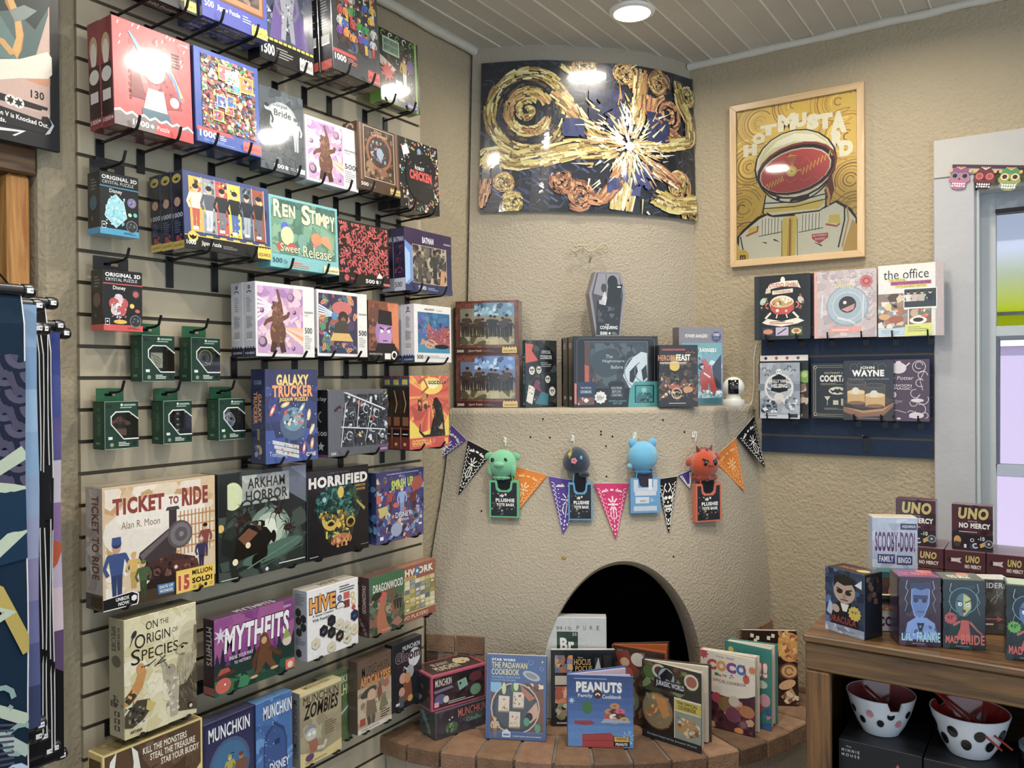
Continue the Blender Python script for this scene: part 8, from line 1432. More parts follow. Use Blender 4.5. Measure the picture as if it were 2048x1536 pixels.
a.E(.5,.55,.22,.13,'#f0e4cf'); a.P([(.29,.58),(.3,.46),(.4,.39),(.62,.39),(.72,.46),(.72,.58)],'#c23a2c'); a.E(.505,.58,.21,.085,'#e9dcc4'); a.E(.505,.575,.19,.07,'#c9a05a'); a.X(.34,.52,.68,.64,20,['#3a6a34','#e0c88a','#d8704a','#efe6d0','#5a8a44'],.015,.04,4); a.E(.62,.61,.05,.03,'#f4efe0'); a.C(.62,.61,.018,'#e09a3a',8); a.arc(.26,.53,.05,90,270,.025,'#d86a54',8); a.arc(.75,.53,.05,-90,90,.025,'#d86a54',8); a.C(.42,.45,.03,'#f0e0c8',10); a.C(.58,.44,.025,'#e8b8a4',10)
for s in (-1,1): a.L([(.5+s*.2,.42),(.5+s*.3,.33)],.035,'#efe6d2'); a.L([(.5+s*.08,.39),(.5+s*.1,.33)],.02,'#efe6d2'); a.E(.5+s*.34,.6,.05,.06,['#b5d0c4','#c9c4b8'][s > 0],rot=s*30)
a.X(.12,.4,.24,.7,8,['#3a5a44','#a3443a','#c9a45a'],.015,.035,5); a.X(.78,.4,.9,.75,8,['#3a5a44','#a3443a','#7a8a5a'],.015,.035,6); a.P([(.14,.27),(.24,.33),(.5,.28),(.78,.33),(.9,.28),(.78,.24),(.5,.2),(.22,.24)],'#ede4d0'); lines(a,.28,.235,.74,.29,2,'#b5392f'); a.R(.15,.06,.36,.19,'#2c3a5a'); a.E(.25,.125,.09,.04,'#d8844a'); a.R(.39,.06,.62,.19,'#c4b4cf'); a.L([(.42,.08),(.58,.17)],.02,'#3a3040'); a.R(.65,.06,.87,.19,'#4a5a34'); a.E(.76,.125,.09,.045,'#e0c88a'); a.E(.76,.13,.05,.025,'#b5602c'); a.end()
CB('partly hidden dark red cookbook between charcoal and pink ones, upper row',((1600,548),(1632,546),(1632,672),(1600,674)),YF+.03,.02,hk=False,col='#3a2022',side='#2a181a',mat='gloss_card').art().X(0,0,1,1,30,['#5a2c2c','#2c1c20','#7a4040','#3a2a30'],.06,.2,3).end()
c = CB('pale pink grey cookbook with place setting and gold script, upper row',((1630,544),(1755,536),(1752,673),(1627,678)),YF,.026,'pink place setting cookbook',col='#c4b4b4',side='#d8a49c',top='#e6dcd4',mat='gloss_card')
a = c.art(); a.R(0,0,.05,1,'#dca49a'); a.X(.05,.02,1,1,60,['#cbbcbc','#bcaaac','#d4c6c4','#b4a4a8','#c9b8ba'],.05,.14,3)
for k in range(14): a.arc(.1+.065*k,.9+.03*math.sin(k),.06,20+k*25,220+k*25,.012,['#a8969c','#dccfce'][k % 2],8)
for k in range(12): a.arc(.88,.3+.05*k,.05,90+k*30,300+k*30,.012,['#a8969c','#dccfce'][k % 2],8)
a.C(.54,.47,.34,'#8fa0ac'); a.C(.54,.47,.32,'#a8b8c2'); a.C(.54,.47,.24,'#c4ced4'); a.C(.54,.47,.225,'#9fb0bb'); a.C(.54,.49,.14,'#3a3234'); a.P([(.44,.42),(.66,.5),(.64,.42),(.54,.38)],'#c98a8a'); a.C(.5,.52,.03,'#e6e0e0',8); a.L([(.12,.3),(.14,.65)],.025,'#d4dadd'); a.L([(.38,.3),(.6,.24),(.66,.2)],.03,'#d4dadd',taper=(1.4,.6)); a.L([(.78,.24),(.8,.62)],.02,'#cfd4d8'); a.C(.84,.82,.1,'#c25a5c'); a.C(.84,.82,.06,'#a3403f'); a.C(.84,.82,.03,'#d8706c'); a.T('ENTERTAINING',.26,.83,.7,.87,'#efe6d4',b=.0); a.T('Disney',.34,.72,.66,.81,'#ecd890',b=.0); a.R(.26,.08,.76,.16,'#e0988a'); lines(a,.3,.1,.72,.14,1,'#f0c9c0'); a.end()
c = CB('white party planning book with typewriter title and photo collage, upper row',((1757,532),(1888,523),(1887,669),(1755,676)),YF,.024,'white party planning book',col='#e2dfd8',side='#cfcac4',top='#efece6',mat='gloss_card')
a = c.art(); a.R(.88,0,1,1,'#b9a8a8'); a.T('the office',.09,.80,.78,.93,'#1e1e20',b=-.004); a.P([(.16,.765),(.44,.775),(.44,.81),(.16,.8)],'#e6d86a'); a.T('THE OFFICIAL',.17,.77,.43,.8,'#4a4430',b=.0); a.R(.2,.715,.82,.765,'#b54a80'); a.T('PARTY PLANNING GUIDE',.22,.725,.8,.755,'#3a1428',b=.01); a.R(.26,.675,.76,.712,'#e6d86a'); a.T('TO PLANNING PARTIES',.28,.68,.74,.706,'#3a3424',b=.0)
a.R(0,.12,.46,.6,'#8a7a70'); a.X(0,.12,.46,.6,46,['#c9c0b4','#5a4438','#a3846a','#3a3030','#d8c4a0','#8f9a9c','#b56a44','#e6ddd0'],.03,.1,4); a.E(.16,.42,.05,.05,'#e0cf8a'); a.E(.28,.24,.12,.05,'#a8583a'); a.E(.1,.28,.09,.04,'#d8a06a'); a.R(.4,.39,.9,.66,'#efece6'); a.R(.41,.4,.89,.65,'#33403c')
for x_,c_ in ((.47,'#dcd8d4'),(.57,'#c9b4a8'),(.68,'#b9b2a8'),(.8,'#242a38')): a.person(x_,.36,.27,c_,'#3a3a40','#dcae90','#2a2220')
a.R(.405,.37,.895,.4,'#efece6'); a.R(.47,.14,.83,.39,'#f2efe9'); a.R(.48,.16,.82,.38,'#8a5a44'); a.E(.62,.22,.13,.05,'#f0ece4'); a.E(.62,.225,.08,.03,'#3a2620'); a.X(.5,.26,.82,.37,16,['#d8683a','#e6e0d4','#c9a884','#6a7a6a'],.03,.07,5); a.P([(.0,.02),(.4,.03),(.42,.13),(0,.1)],'#bcd4e0'); lines(a,.05,.04,.36,.1,3,'#8aa4b4'); a.P([(.42,.0),(.84,.02),(.83,.18),(.42,.16)],'#d9de6a'); lines(a,.46,.06,.78,.14,3,'#9a9c4a'); a.end()
c = CB('grey blue illustrated book of bats and skull with black title plate, lower row',((1516,727),(1598,724),(1601,836),(1519,838)),YF+.004,.02,'grey blue skull book',col='#9aa3b0',side='#22242a',top='#c9c6c0',mat='gloss_card')
a = c.art(); a.R(0,0,.03,1,'#2a2c32'); a.X(.03,0,1,1,30,['#a4adba','#8f98a6','#b0b8c2'],.08,.2,3); a.R(0,.5,1,.62,'#7a8494')
for x_,y_ in ((.14,.9),(.24,.86),(.2,.78),(.75,.93),(.85,.86),(.68,.88)): a.L([(x_-.05,y_-.02),(x_-.02,y_+.02),(x_,y_),(x_+.03,y_+.02),(x_+.05,y_-.02)],.018,'#33384a')
a.arc(.5,.55,.33,100,440,.05,'#dcdcd4',24); a.arc(.3,.6,.1,60,300,.035,'#dcdcd4',10); a.arc(.72,.58,.1,-120,140,.035,'#dcdcd4',10); a.C(.5,.84,.07,'#e6e4dc'); a.C(.47,.84,.015,'#22242a',8); a.C(.53,.84,.015,'#22242a',8); a.P([(.3,.5),(.34,.74),(.5,.8),(.66,.74),(.72,.5),(.5,.46)],'#1b1c21'); a.T('LILLY VAN',.33,.64,.68,.7,'#e9e8e2',b=.03); a.T('HELSING',.32,.55,.7,.625,'#e9e8e2',b=.04); a.E(.5,.38,.12,.08,'#d8d2ca'); a.P([(.44,.34),(.56,.34),(.54,.26),(.46,.26)],'#c9bcb4')
a.X(.06,.1,.45,.34,26,['#e6e8ea','#4a5260','#6d7684','#2c303a'],.03,.08,5); a.X(.58,.14,.95,.4,20,['#5f6876','#4a5260','#788290','#dfe2e6'],.03,.08,6); a.R(.03,0,1,.07,'#c9ced4'); lines(a,.14,.035,.66,.06,1,'#2a2c34'); a.R(.74,.02,.95,.085,'#33363e'); a.end()
c = CB('dark photo book with card suits and green apple, mostly behind the skull book',((1518,712),(1616,709),(1617,835),(1519,838)),YF+.03,.02,hk=False,col='#3a2a22',side='#2a1f1a',top='#c9c0b4',mat='gloss_card')
a = c.art(); a.R(.02,.91,1,1,'#d8d2cc')
for k in range(4): a.ngon(.14+.22*k,.955,.04,4,['#2a2a30','#a3282c','#a3282c','#55505a'][k])
a.R(0,.7,1,.91,'#23282c'); a.C(.94,.66,.13,'#7fa83c'); a.C(.92,.69,.06,'#b4d070'); a.X(.7,.02,1,.55,24,['#5a3a28','#8a6a50','#2a1c16','#c9b49a','#3f2a20'],.05,.14,4); a.end()
CT = [((1622,728),(1700,724),(1700,834),(1622,838))]
c = CB('black cocktail book with gold deco border, half behind the whiskey photo one',((1622,728),(1710,723),(1712,836),(1623,839)),YF+.03,.02,hk=False,col='#15161a',side='#1a1b20',top='#c9c4b4',mat='gloss_card')
a = c.art(); g = '#a39a70'
for e_ in (.06,.1): a.L([(e_,e_*.8),(e_,1-e_*.8),(1-e_,1-e_*.8),(1-e_,e_*.8),(e_,e_*.8)],.012,g)
for x_,y_ in ((.1,.92),(.1,.08)): a.ngon(x_,y_,.05,4,g); a.ngon(x_,y_,.03,4,'#15161a')
a.T('GOTHAM CITY',.3,.80,.86,.835,'#c9c2a0',b=.0); a.T('COCKTAILS',.2,.66,.98,.78,'#e6e2d2',b=.05); lines(a,.22,.6,.8,.64,2,'#8a8468'); a.E(.6,.5,.2,.07,'#d8d2b4'); a.P([(.42,.53),(.5,.5),(.56,.54),(.6,.52),(.64,.54),(.7,.5),(.78,.53),(.72,.46),(.66,.475),(.6,.45),(.54,.475),(.48,.46)],'#15161a'); a.P([(.3,.4),(.44,.4),(.37,.32)],'#c9c2a0'); a.L([(.37,.33),(.37,.24)],.012,'#c9c2a0'); a.R(.5,.25,.62,.33,'#c9c2a0'); a.R(.68,.24,.8,.36,'#c9c2a0'); lines(a,.3,.16,.8,.2,2,'#8a8468'); a.end()
c = CB('dark cocktail book with two glasses of whiskey on a tray, lower row',((1686,723),(1787,718),(1787,840),(1687,841)),YF+.004,.024,'whiskey glasses book',col='#25272d',side='#1c1e23',top='#c9c4b8',mat='gloss_card')
a = c.art(); a.R(0,0,1,.5,'#2c2420'); a.P([(0,.22),(.3,.15),(.7,.16),(1,.3),(1,.24),(.8,.08),(.3,.05),(0,.14)],'#8a5a34'); a.P([(0,.3),(.3,.2),(.75,.2),(1,.34),(.8,.42),(.2,.42)],'#4a3526'); a.P([(0,.22),(.4,.12),(.8,.16),(1,.3),(.8,.2),(.4,.16)],'#b5824a')
for x_,w_,y_ in ((.27,.19,.27),(.64,.2,.22)):
    a.P([(x_-w_,y_),(x_-w_*1.05,y_+.36),(x_+w_*1.05,y_+.36),(x_+w_,y_)],'#4a4440'); a.P([(x_-w_*.95,y_+.01),(x_-w_*.98,y_+.2),(x_+w_*.98,y_+.2),(x_+w_*.95,y_+.01)],'#c9a05a'); a.E(x_,y_+.2,w_*.98,.04,'#e0c48a'); a.E(x_-.02,y_+.22,w_*.4,.06,'#dcd4c4'); a.E(x_,y_+.36,w_*1.05,.04,'#6a625c'); a.E(x_,y_+.36,w_*.98,.032,'#3a3634'); a.E(x_,y_+.02,w_*.9,.03,'#8a5a2c')
for s in (-1,1): a.arc(.5+s*.28,.88,.08,0,300,.008,'#6a6d74',10); a.arc(.5+s*.16,.915,.05,0,200,.006,'#6a6d74',8)
a.T('JOHN',.34,.84,.63,.90,'#e6e4de',b=.03); a.T('WAYNE',.18,.73,.82,.84,'#efede6',b=.05); a.T('THE OFFICIAL COCKTAIL BOOK',.09,.675,.92,.7,'#9a9ca0',b=.0); a.R(.3,.03,.7,.04,'#8a8078'); a.end()
c = CB('plum purple tea book with white teapots and line drawings, lower row',((1766,720),(1858,717),(1860,842),(1767,844)),YF+.022,.02,'plum tea book',hk=True,col='#4a2c42',side='#3a2234',top='#c9c0c4',mat='gloss_card')
a = c.art(); wl = '#d8ccd2'; a.E(.34,.86,.17,.09,wl); a.E(.34,.95,.06,.025,wl); a.L([(.48,.88),(.58,.94)],.03,wl); a.arc(.18,.86,.07,90,270,.02,wl,8); a.E(.78,.88,.13,.05,'#4a2c42'); a.arc(.78,.88,.14,0,360,.014,wl,14); a.arc(.78,.9,.08,0,300,.014,wl,10); a.T('Harry Potter',-.06,.65,.66,.73,wl,b=.0,sh=.02); a.T('AFTERNOON',-.04,.56,.62,.6,wl,b=.01); a.T('TEA MAGIC',-.02,.51,.62,.55,wl,b=.01); a.C(.2,.43,.09,wl); a.C(.2,.43,.05,'#4a2c42')
for k,(x_,y_,r_) in enumerate(((.86,.74,.1),(.8,.62,.09),(.7,.45,.1),(.86,.36,.12),(.66,.3,.08),(.8,.2,.12),(.6,.12,.08),(.9,.1,.07))): a.arc(x_,y_,r_,k*40,k*40+270,.014,wl,12)
a.L([(.9,.82),(.8,.66),(.86,.5)],.012,wl); a.E(.74,.34,.14,.03,wl); a.E(.72,.1,.16,.05,wl); a.L([(.1,.16),(.3,.18),(.5,.14)],.012,wl); lines(a,.04,.28,.45,.36,4,'#a890a0'); a.R(.3,.03,.38,.06,wl); a.end()
# bare hook and cord on the navy panel
t = empty('display_hook',(ony(1735,872).x,WALL_Y-.017,ony(1735,872).z)); tag(t,'bare black hook bracket low on the navy panel holding nothing','display hook')
b = MB(); b.box(-.010,.010,0,.002,-.06,.006,'#121215'); b.build('backplate','black_metal',t,bevel=.0006); b = MB(); b.tube([(0,0,-.002),(-.002,-.05,-.002),(-.003,-.06,.006)],.003,'#131315',6); b.build('arm','black_metal',t,smooth=True)

# ---- skull garland across the window head
yg = WALL_Y-.026; g0 = ony(1905,331,yg); g1 = ony(2048,333,yg); t = empty('skull_garland',g0,(0,-math.atan2(g1.z-g0.z,g1.x-g0.x),0)); tag(t,'strip of pink, red and green sugar skull cutouts pinned across the window head','garland'); wdt = (g1.x-g0.x); un = (ony(1972,360,yg).x-ony(1922,360,yg).x)
b = MB(); b.box(0,un*4.6,0,.002,-.006,.004,'#4a2438'); b.build('strip','printed_card',t)
for k,(cf,ce,cm,cj,hair,fl) in enumerate((('#b5688c','#8a8a90','#1d1e22','#b0587a','#8a4a7a','#d8a24a'),('#6a2428','#c9605f','#a8383c','#1d1c1c','#e6d4c4','#d8a24a'),('#93a04e','#e6d49a','#4a1c20','#7a8a80','#4f8a5a','#d8a24a'),('#4f8a9a','#e6e0d0','#2a2a3a','#3a6a7a','#c98a4a','#d8a24a'))):
    x0 = un*(.38+k); s = un*.46; z0 = -un*.55; prof = [(-.8,.5),(-.9,.0),(-.95,-.25),(-.7,-.45),(-.62,-.95),(-.3,-1.15),(.3,-1.15),(.62,-.95),(.7,-.45),(.95,-.25),(.9,0),(.8,.5),(.5,.95),(0,1.1),(-.5,.95)]
    b = MB(); b.slab([(x0+px_*s,z0+pz*s) for px_,pz in prof][::-1],.0016,cf); sk = b.build('skull','printed_card',t)
    a = Art(2*s,2.3*s,(x0-s,0,z0-1.15*s),(1,0,0),(0,0,1),(0,-1,0),sk,'printed_card','skull_print','lettering'); a.P([(.2,.05),(.8,.05),(.84,.3),(.16,.3)],cj); a.P([(.08,.62),(.12,.86),(.3,.97),(.7,.97),(.88,.86),(.92,.62),(.5,.72)],hair) if k != 1 else None
    for sx in (-1,1): a.C(.5+sx*.22,.58,.17,ce,14); a.C(.5+sx*.22,.58,.11,cm,12)
    for i in range(5): a.L([(.5,.86),(.3+.1*i,.98)],.03,hair if k == 1 else fl)
    a.P([(.44,.42),(.56,.42),(.5,.5)],'#241a1c')
    for i in range(6):
        for j in range(2): a.E(.24+.105*i,.24-.1*j,.045,.045,'#f2ede2',n=8)
    a.R(.2,.185,.8,.195,'#241a1c'); a.arc(.5,.38,.34,190,350,.03,'#e6d9c4' if k == 2 else cj,10); a.C(.06,.8,.09,fl,9); a.C(.94,.8,.09,fl,9); a.end()

# ================================================================== WOODEN CABINET
cx0,cx1,cy0,cy1 = 1.474,2.62,1.876,3.02
t = empty('display_cabinet',(cx0,cy0,0)); tag(t,'wooden display cabinet with open front shelf, in front of the window','cabinet'); CO = V((cx0,cy0,0))
def cp(nm,x0,x1,y0,y1,z0,z1,m_,bv=.003): b = MB(); b.box(x0-cx0,x1-cx0,y0-cy0,y1-cy0,z0,z1,'#fff'); return b.build(nm,m_,t,bevel=bv)
cp('top_board',cx0-.004,cx1+.004,cy0-.004,cy1,CAB-.016,CAB,'oak_x'); cp('top_rail',cx0,cx1,cy0,cy0+.022,CAB-.078,CAB-.0165,'oak_x')
for x0 in (cx0,cx1-.052): cp('stile',x0,x0+.052,cy0,cy0+.022,0,CAB-.0785,'oak_z')
for x0 in (cx0,cx1-.02): cp('side_panel',x0,x0+.018,cy0+.0225,cy1-.001,0,CAB-.0165,'oak_z')
cp('back_panel',cx0+.0185,cx1-.0205,cy1-.02,cy1-.001,0,CAB-.0165,'oak_z'); cp('shelf',cx0+.0185,cx1-.0205,cy0+.023,cy1-.021,.695,.715,'oak_x'); cp('bottom_rail',cx0+.0525,cx1-.0525,cy0,cy0+.022,.04,.12,'oak_x'); cp('divider',1.712,1.722,cy0+.30,cy1-.021,.7155,CAB-.0175,'oak_z')
ZC = CAB+.0006
def Kb(label,cat,name,pl,pr,ptop,D,**kw):
    z = kw.pop('z',ZC); A,B = onz(*pl,z),onz(*pr,z); H = height_at(A,*ptop); return on_shelf(name,label,cat,A,B,D,H,**kw)
c = Kb('dark blue toy box with a pale caped vampire caricature, at the cabinet corner','toy box','toy_box',(1651,1257),(1729,1281),(1650,1132),.062,col='#2a3a55',side='#1d2029',top='#3a2a26',mat='gloss_card')
a = c.art(); a.X(0,.12,1,1,40,['#2c4066','#20304c','#36507c','#1c2740','#4a6a9a'],.06,.16,3); a.P([(.14,.12),(.18,.4),(.36,.5),(.66,.5),(.84,.36),(.86,.12)],'#15161c'); a.P([(.04,.3),(.12,.5),(.22,.4),(.16,.24)],'#a8b8d0'); a.E(.5,.68,.28,.2,'#b59a88'); a.P([(.22,.7),(.24,.88),(.5,.94),(.76,.88),(.8,.7),(.7,.8),(.5,.76),(.32,.8)],'#1a1718'); a.E(.38,.66,.08,.035,'#2a2222'); a.E(.6,.65,.08,.035,'#2a2222'); a.L([(.3,.71),(.46,.68)],.03,'#1a1718'); a.L([(.54,.68),(.7,.71)],.03,'#1a1718'); a.E(.5,.58,.05,.05,'#a08472'); a.L([(.4,.535),(.6,.535)],.025,'#5a2c28'); a.P([(.4,.48),(.62,.48),(.56,.36),(.46,.36)],'#dcdad4'); a.E(.28,.38,.1,.06,'#b59a88',rot=-30); a.star(.76,.36,.17,.14,12,'#c9b23c'); a.T('4.5"',.68,.36,.84,.4,'#2a2414',b=.02)
a.P([(.76,.8),(.94,.9),(.94,.76)],'#d8dce6'); a.T('DRACULA',.1,.16,.8,.27,'#8a2428',b=.04); a.R(0,0,1,.13,'#8f9cb0'); a.X(0,0,1,.13,14,['#c4ccd8','#a3aec0','#7f8ba0'],.05,.12,4); lines(a,.3,.05,.8,.09,2,'#4a5464'); a.end()
a = c.art('right'); a.X(.1,.5,.9,.95,14,['#4a3a34','#2c2a30','#6a5044'],.1,.25,3); a.end(); a = c.art('top'); a.T('DRACULA',.2,.3,.65,.6,'#b5653c',b=.03); a.E(.8,.4,.15,.2,'#c9b860'); a.end()
def scoob(c):
    a = c.art(); a.X(0,.5,1,1,24,['#c6ccdc','#b4bccf','#d4d8e4','#bac4d0'],.1,.22,3); a.P([(.35,.94),(.65,.94),(.5,.84)],'#a3acc0'); a.R(.62,.88,.98,.94,'#33305c'); a.T('AQUARIUS',.66,.895,.95,.925,'#e6e6f0',b=.02); a.T('SCOOBY-DOO!',.06,.66,.94,.86,'#5f2c6c',b=.04,ol='#e6e6f2',olw=.02); a.R(.12,.545,.5,.635,'#39387c'); a.R(.54,.535,.88,.625,'#39387c'); a.T('FAMILY',.15,.56,.47,.62,'#f0f0f6',b=.03); a.T('BINGO',.57,.55,.85,.61,'#f0f0f6',b=.03)
    a.R(0,.0,1,.42,'#4a3034'); a.P([(0,.42),(.1,.5),(.9,.5),(1,.42),(.9,.44),(.1,.44)],'#6aa8a8'); a.P([(.05,.38),(.12,.46),(.88,.46),(.95,.38),(.86,.34),(.14,.34)],'#2c5a60'); a.E(.3,.36,.12,.05,'#5a3a2c'); a.E(.7,.36,.12,.06,'#d8a04a'); a.E(.48,.26,.13,.09,'#c9602c'); a.E(.5,.26,.07,.06,'#e6b48a'); a.E(.25,.18,.12,.08,'#6a4030'); a.P([(.36,.12),(.52,.2),(.6,.1)],'#5a8a3a'); a.X(.05,.02,.95,.16,16,['#6a2c34','#8a5a3a','#3a2a3c','#c9843a'],.04,.1,4); a.end()
c = Kb('tall pale lilac bingo game box standing behind the vampire box','board game','game_box',(1745,1236),(1836,1240),(1718,1032),.045,col='#bcc4d4',side='#a8b0c0',top='#d8c8a4',mat='gloss_card')
scoob(c)
c = Kb('fallen pale box strip with purple letters, low between the vampire and purple monster boxes','board game','game_box',(1742,1262),(1832,1264),(1742,1190),.012,col='#c9ccd6',side='#b0b4c0',top='#d0c884',mat='gloss_card')
a = c.art(); a.R(0,.52,1,1,'#4a4a42'); a.R(0,.58,1,.74,'#a86a44'); a.X(0,.58,1,.74,10,['#c98a5a','#e0b48a'],.05,.12,3); a.R(0,.52,1,.57,'#d0cc6a'); a.R(.04,.8,.6,.9,'#1f1f22'); a.arc(.16,.85,.04,0,360,.012,'#d8d8d8',8); a.T('SCOOBY',.05,.14,.95,.42,'#5f2c4c',b=.06,ol='#e6e6ee'); a.end()
def monster(c,bg,face,glow,title,tcol,who):
    a = c.art(); a.X(0,0,1,1,30,bg,.08,.2,3)
    for s in (-1,1): a.L([(.5+s*.3,.95),(.5+s*.34,.84),(.5+s*.28,.8),(.5+s*.36,.68),(.5+s*.3,.62),(.5+s*.36,.5)],.012,'#c4d8e8',taper=(1,.5))
    if who == 'block':
        a.P([(.12,.1),(.2,.34),(.4,.42),(.64,.42),(.84,.34),(.92,.1)],glow); a.P([(.3,.9),(.28,.62),(.36,.44),(.48,.38),(.6,.44),(.72,.62),(.74,.9)],glow); a.P([(.32,.86),(.31,.62),(.38,.46),(.48,.41),(.59,.46),(.69,.62),(.71,.86)],face); a.P([(.28,.92),(.76,.92),(.78,.82),(.66,.84),(.52,.81),(.38,.84),(.26,.82)],'#2c3560'); a.R(.34,.68,.68,.74,'#2f3a66'); a.E(.4,.66,.06,.03,'#222a50'); a.E(.6,.66,.06,.03,'#222a50'); a.L([(.42,.5),(.6,.5)],.02,'#2a3360'); a.P([(.42,.34),(.6,.34),(.52,.12)],'#2a2040'); a.X(.12,.1,.9,.32,14,['#4a70b0','#6a94d0','#38559a'],.04,.1,5); a.C(.8,.42,.09,'#3a1c34')
    else:
        a.E(.48,.7,.32,.2,'#1d3440'); a.arc(.48,.7,.33,0,360,.02,glow,18); a.E(.48,.64,.19,.17,face); a.P([(.48,.8),(.64,.74),(.66,.6),(.48,.47)],'#c9cf7a' if who == 'bride' else glow); a.E(.4,.65,.05,.03,'#e6f0f4'); a.E(.58,.64,.05,.03,'#e6f0f4'); a.C(.41,.65,.015,'#12202a',8); a.C(.58,.64,.015,'#12202a',8); a.L([(.32,.7),(.44,.68)],.025,'#182a34'); a.L([(.52,.67),(.66,.71)],.025,'#182a34'); a.E(.49,.55,.05,.025,'#7a2c34'); a.P([(.3,.14),(.4,.3),(.42,.42),(.6,.42),(.62,.3),(.66,.12)],'#c9483a'); a.L([(.62,.4),(.8,.28),(.92,.22)],.06,'#b5624a',taper=(1,.5)); a.L([(.4,.4),(.24,.34)],.06,'#b5624a'); a.star(.18,.44,.16,.13,12,'#c23c44' if who == 'bride' else '#5fb04a'); a.T('4.5"',.1,.43,.26,.48,'#2a1418',b=.03)
    a.T(title[0],.06,.08,.36,.19,tcol,b=.03); a.T(title[1],.42,.07,.97,.21,tcol,b=.03); lines(a,.3,.03,.8,.055,1,'#8a90a0'); a.end()
c = Kb('purple toy box with a blue flat headed monster, third box along the cabinet front','toy box','toy_box',(1798,1291),(1883,1295),(1791,1152),.07,col='#3a2038',side='#2c1c34',top='#7a3a6c',mat='gloss_card')
monster(c,['#42243f','#2e1a34','#55304f','#241a30'],'#5a7ab8','#7a9ad8',("LIL'",'FRANKIE'),'#a8d8e0','block')
a = c.art('top'); a.T("LIL' FRANKIE",.15,.2,.9,.6,'#d8607a',b=.04); a.E(.75,.7,.2,.2,'#c9683c'); a.end()
a = c.art('left'); a.R(.1,.05,.9,.95,'#33203c'); a.end()
BK2 = dict(col='#1d3038',side='#17242c',top='#4a4f34',mat='gloss_card')
c = Kb('dark teal toy box with a green faced bride in red, beside the purple monster box','toy box','toy_box',(1886,1296),(1972,1301),(1884,1158),.07,**BK2)
monster(c,['#1f343c','#182a32','#2a444c','#14222a'],'#4f7a80','#5f9aa8',('MAD','BRIDE'),'#e0604a','bride')
a = c.art('top'); a.T('MAD BRIDE',.2,.2,.7,.6,'#e6e0c4',b=.04); a.E(.62,.7,.16,.2,'#c9683c'); a.end()
c = Kb('second dark teal bride toy box with blue hair and green burst','toy box','toy_box',(2012,1318),(2106,1330),(2004,1168),.07,**BK2)
monster(c,['#1f343c','#182a32','#2a444c','#14222a'],'#4a74a8','#5a8ac9',('MAD','BRIDE'),'#d8483c','blue')
a = c.art('top'); a.R(.05,.1,.95,.9,'#a8b088'); a.end(); a = c.art('left'); a.R(.1,.04,.9,.96,'#1c2c34'); a.end()
c = Kb('brown toy box with branch print and red arrow, between the two bride boxes','toy box','toy_box',(1962,1268),(2024,1270),(1960,1158),.05,col='#4a4038',side='#3a322c',top='#c9c4b8',mat='gloss_card')
a = c.art(); a.X(0,0,1,1,16,['#544a40','#423a32','#5f544a'],.1,.25,3); a.T('RIDER',.02,.84,.72,.94,'#e0d8c9',b=.03); a.L([(.3,.6),(.5,.72),(.7,.66)],.03,'#a8b078',taper=(1,.3)); a.L([(.45,.56),(.55,.7),(.5,.82)],.025,'#a8b078',taper=(1,.3)); a.L([(.5,.66),(.72,.8)],.02,'#a8b078',taper=(1,.3)); a.L([(.14,.28),(.55,.28)],.05,'#c9484a'); a.P([(.52,.33),(.72,.28),(.52,.23)],'#c9484a'); a.R(.1,.17,.4,.2,'#d8d0c4'); a.end()
# card game display: two layers of long boxes with two boxes stood on top
ZB = CAB+.0006; yq = 2.60
u0 = [ony(u,1130,yq).x for u in (1790,1888,1972,2056,2140)]
zt0 = ony(1905,1128,yq).z; hz = zt0-ZB
UN = dict(col='#4f2430',side='#3f1c27',top='#6a3a44',mat='gloss_card')
def unobox(x0,x1,z0,z1,label,text):
    c = Carton('game_box',label,'card game',x1-x0-.002,z1-z0-.001,.15,((x0+x1)/2,yq,z0),0,0,**UN)
    if text:
        a = c.art(); a.T('UNO',.52,.45,.86,.8,'#c9b46a',b=.05,ol='#26141a',sh=.05); a.T('NO MERCY',.5,.18,.9,.36,'#e6dfd8',b=.04); a.R(.08,.45,.28,.62,'#d8d0cc'); a.P([(.28,.45),(.42,.4),(.38,.53),(.42,.66),(.28,.62)],'#cfc6c2'); a.E(.12,.53,.05,.12,'#2a161c'); a.end()
wher = ['nearest the bingo box','second from the bingo box','third from the bingo box','cut by the photo edge']
zm = ony(1905,1141,yq).z; zt1 = ony(1905,1099,yq).z
nl = max(1,round((zm-ZB)/.05))
for k in range(4):
    unobox(u0[k],u0[k+1],zm,zt1,'long plum card game box in the top layer, '+wher[k],True)
for j in range(nl):
    for k in range(4): unobox(u0[k],u0[k+1],ZB+(zm-ZB)*j/nl,ZB+(zm-ZB)*(j+1)/nl-.0006,'long plum card game box under the top layer, '+wher[k]+(', level %d up' % (j+1) if nl > 1 else ''),False)
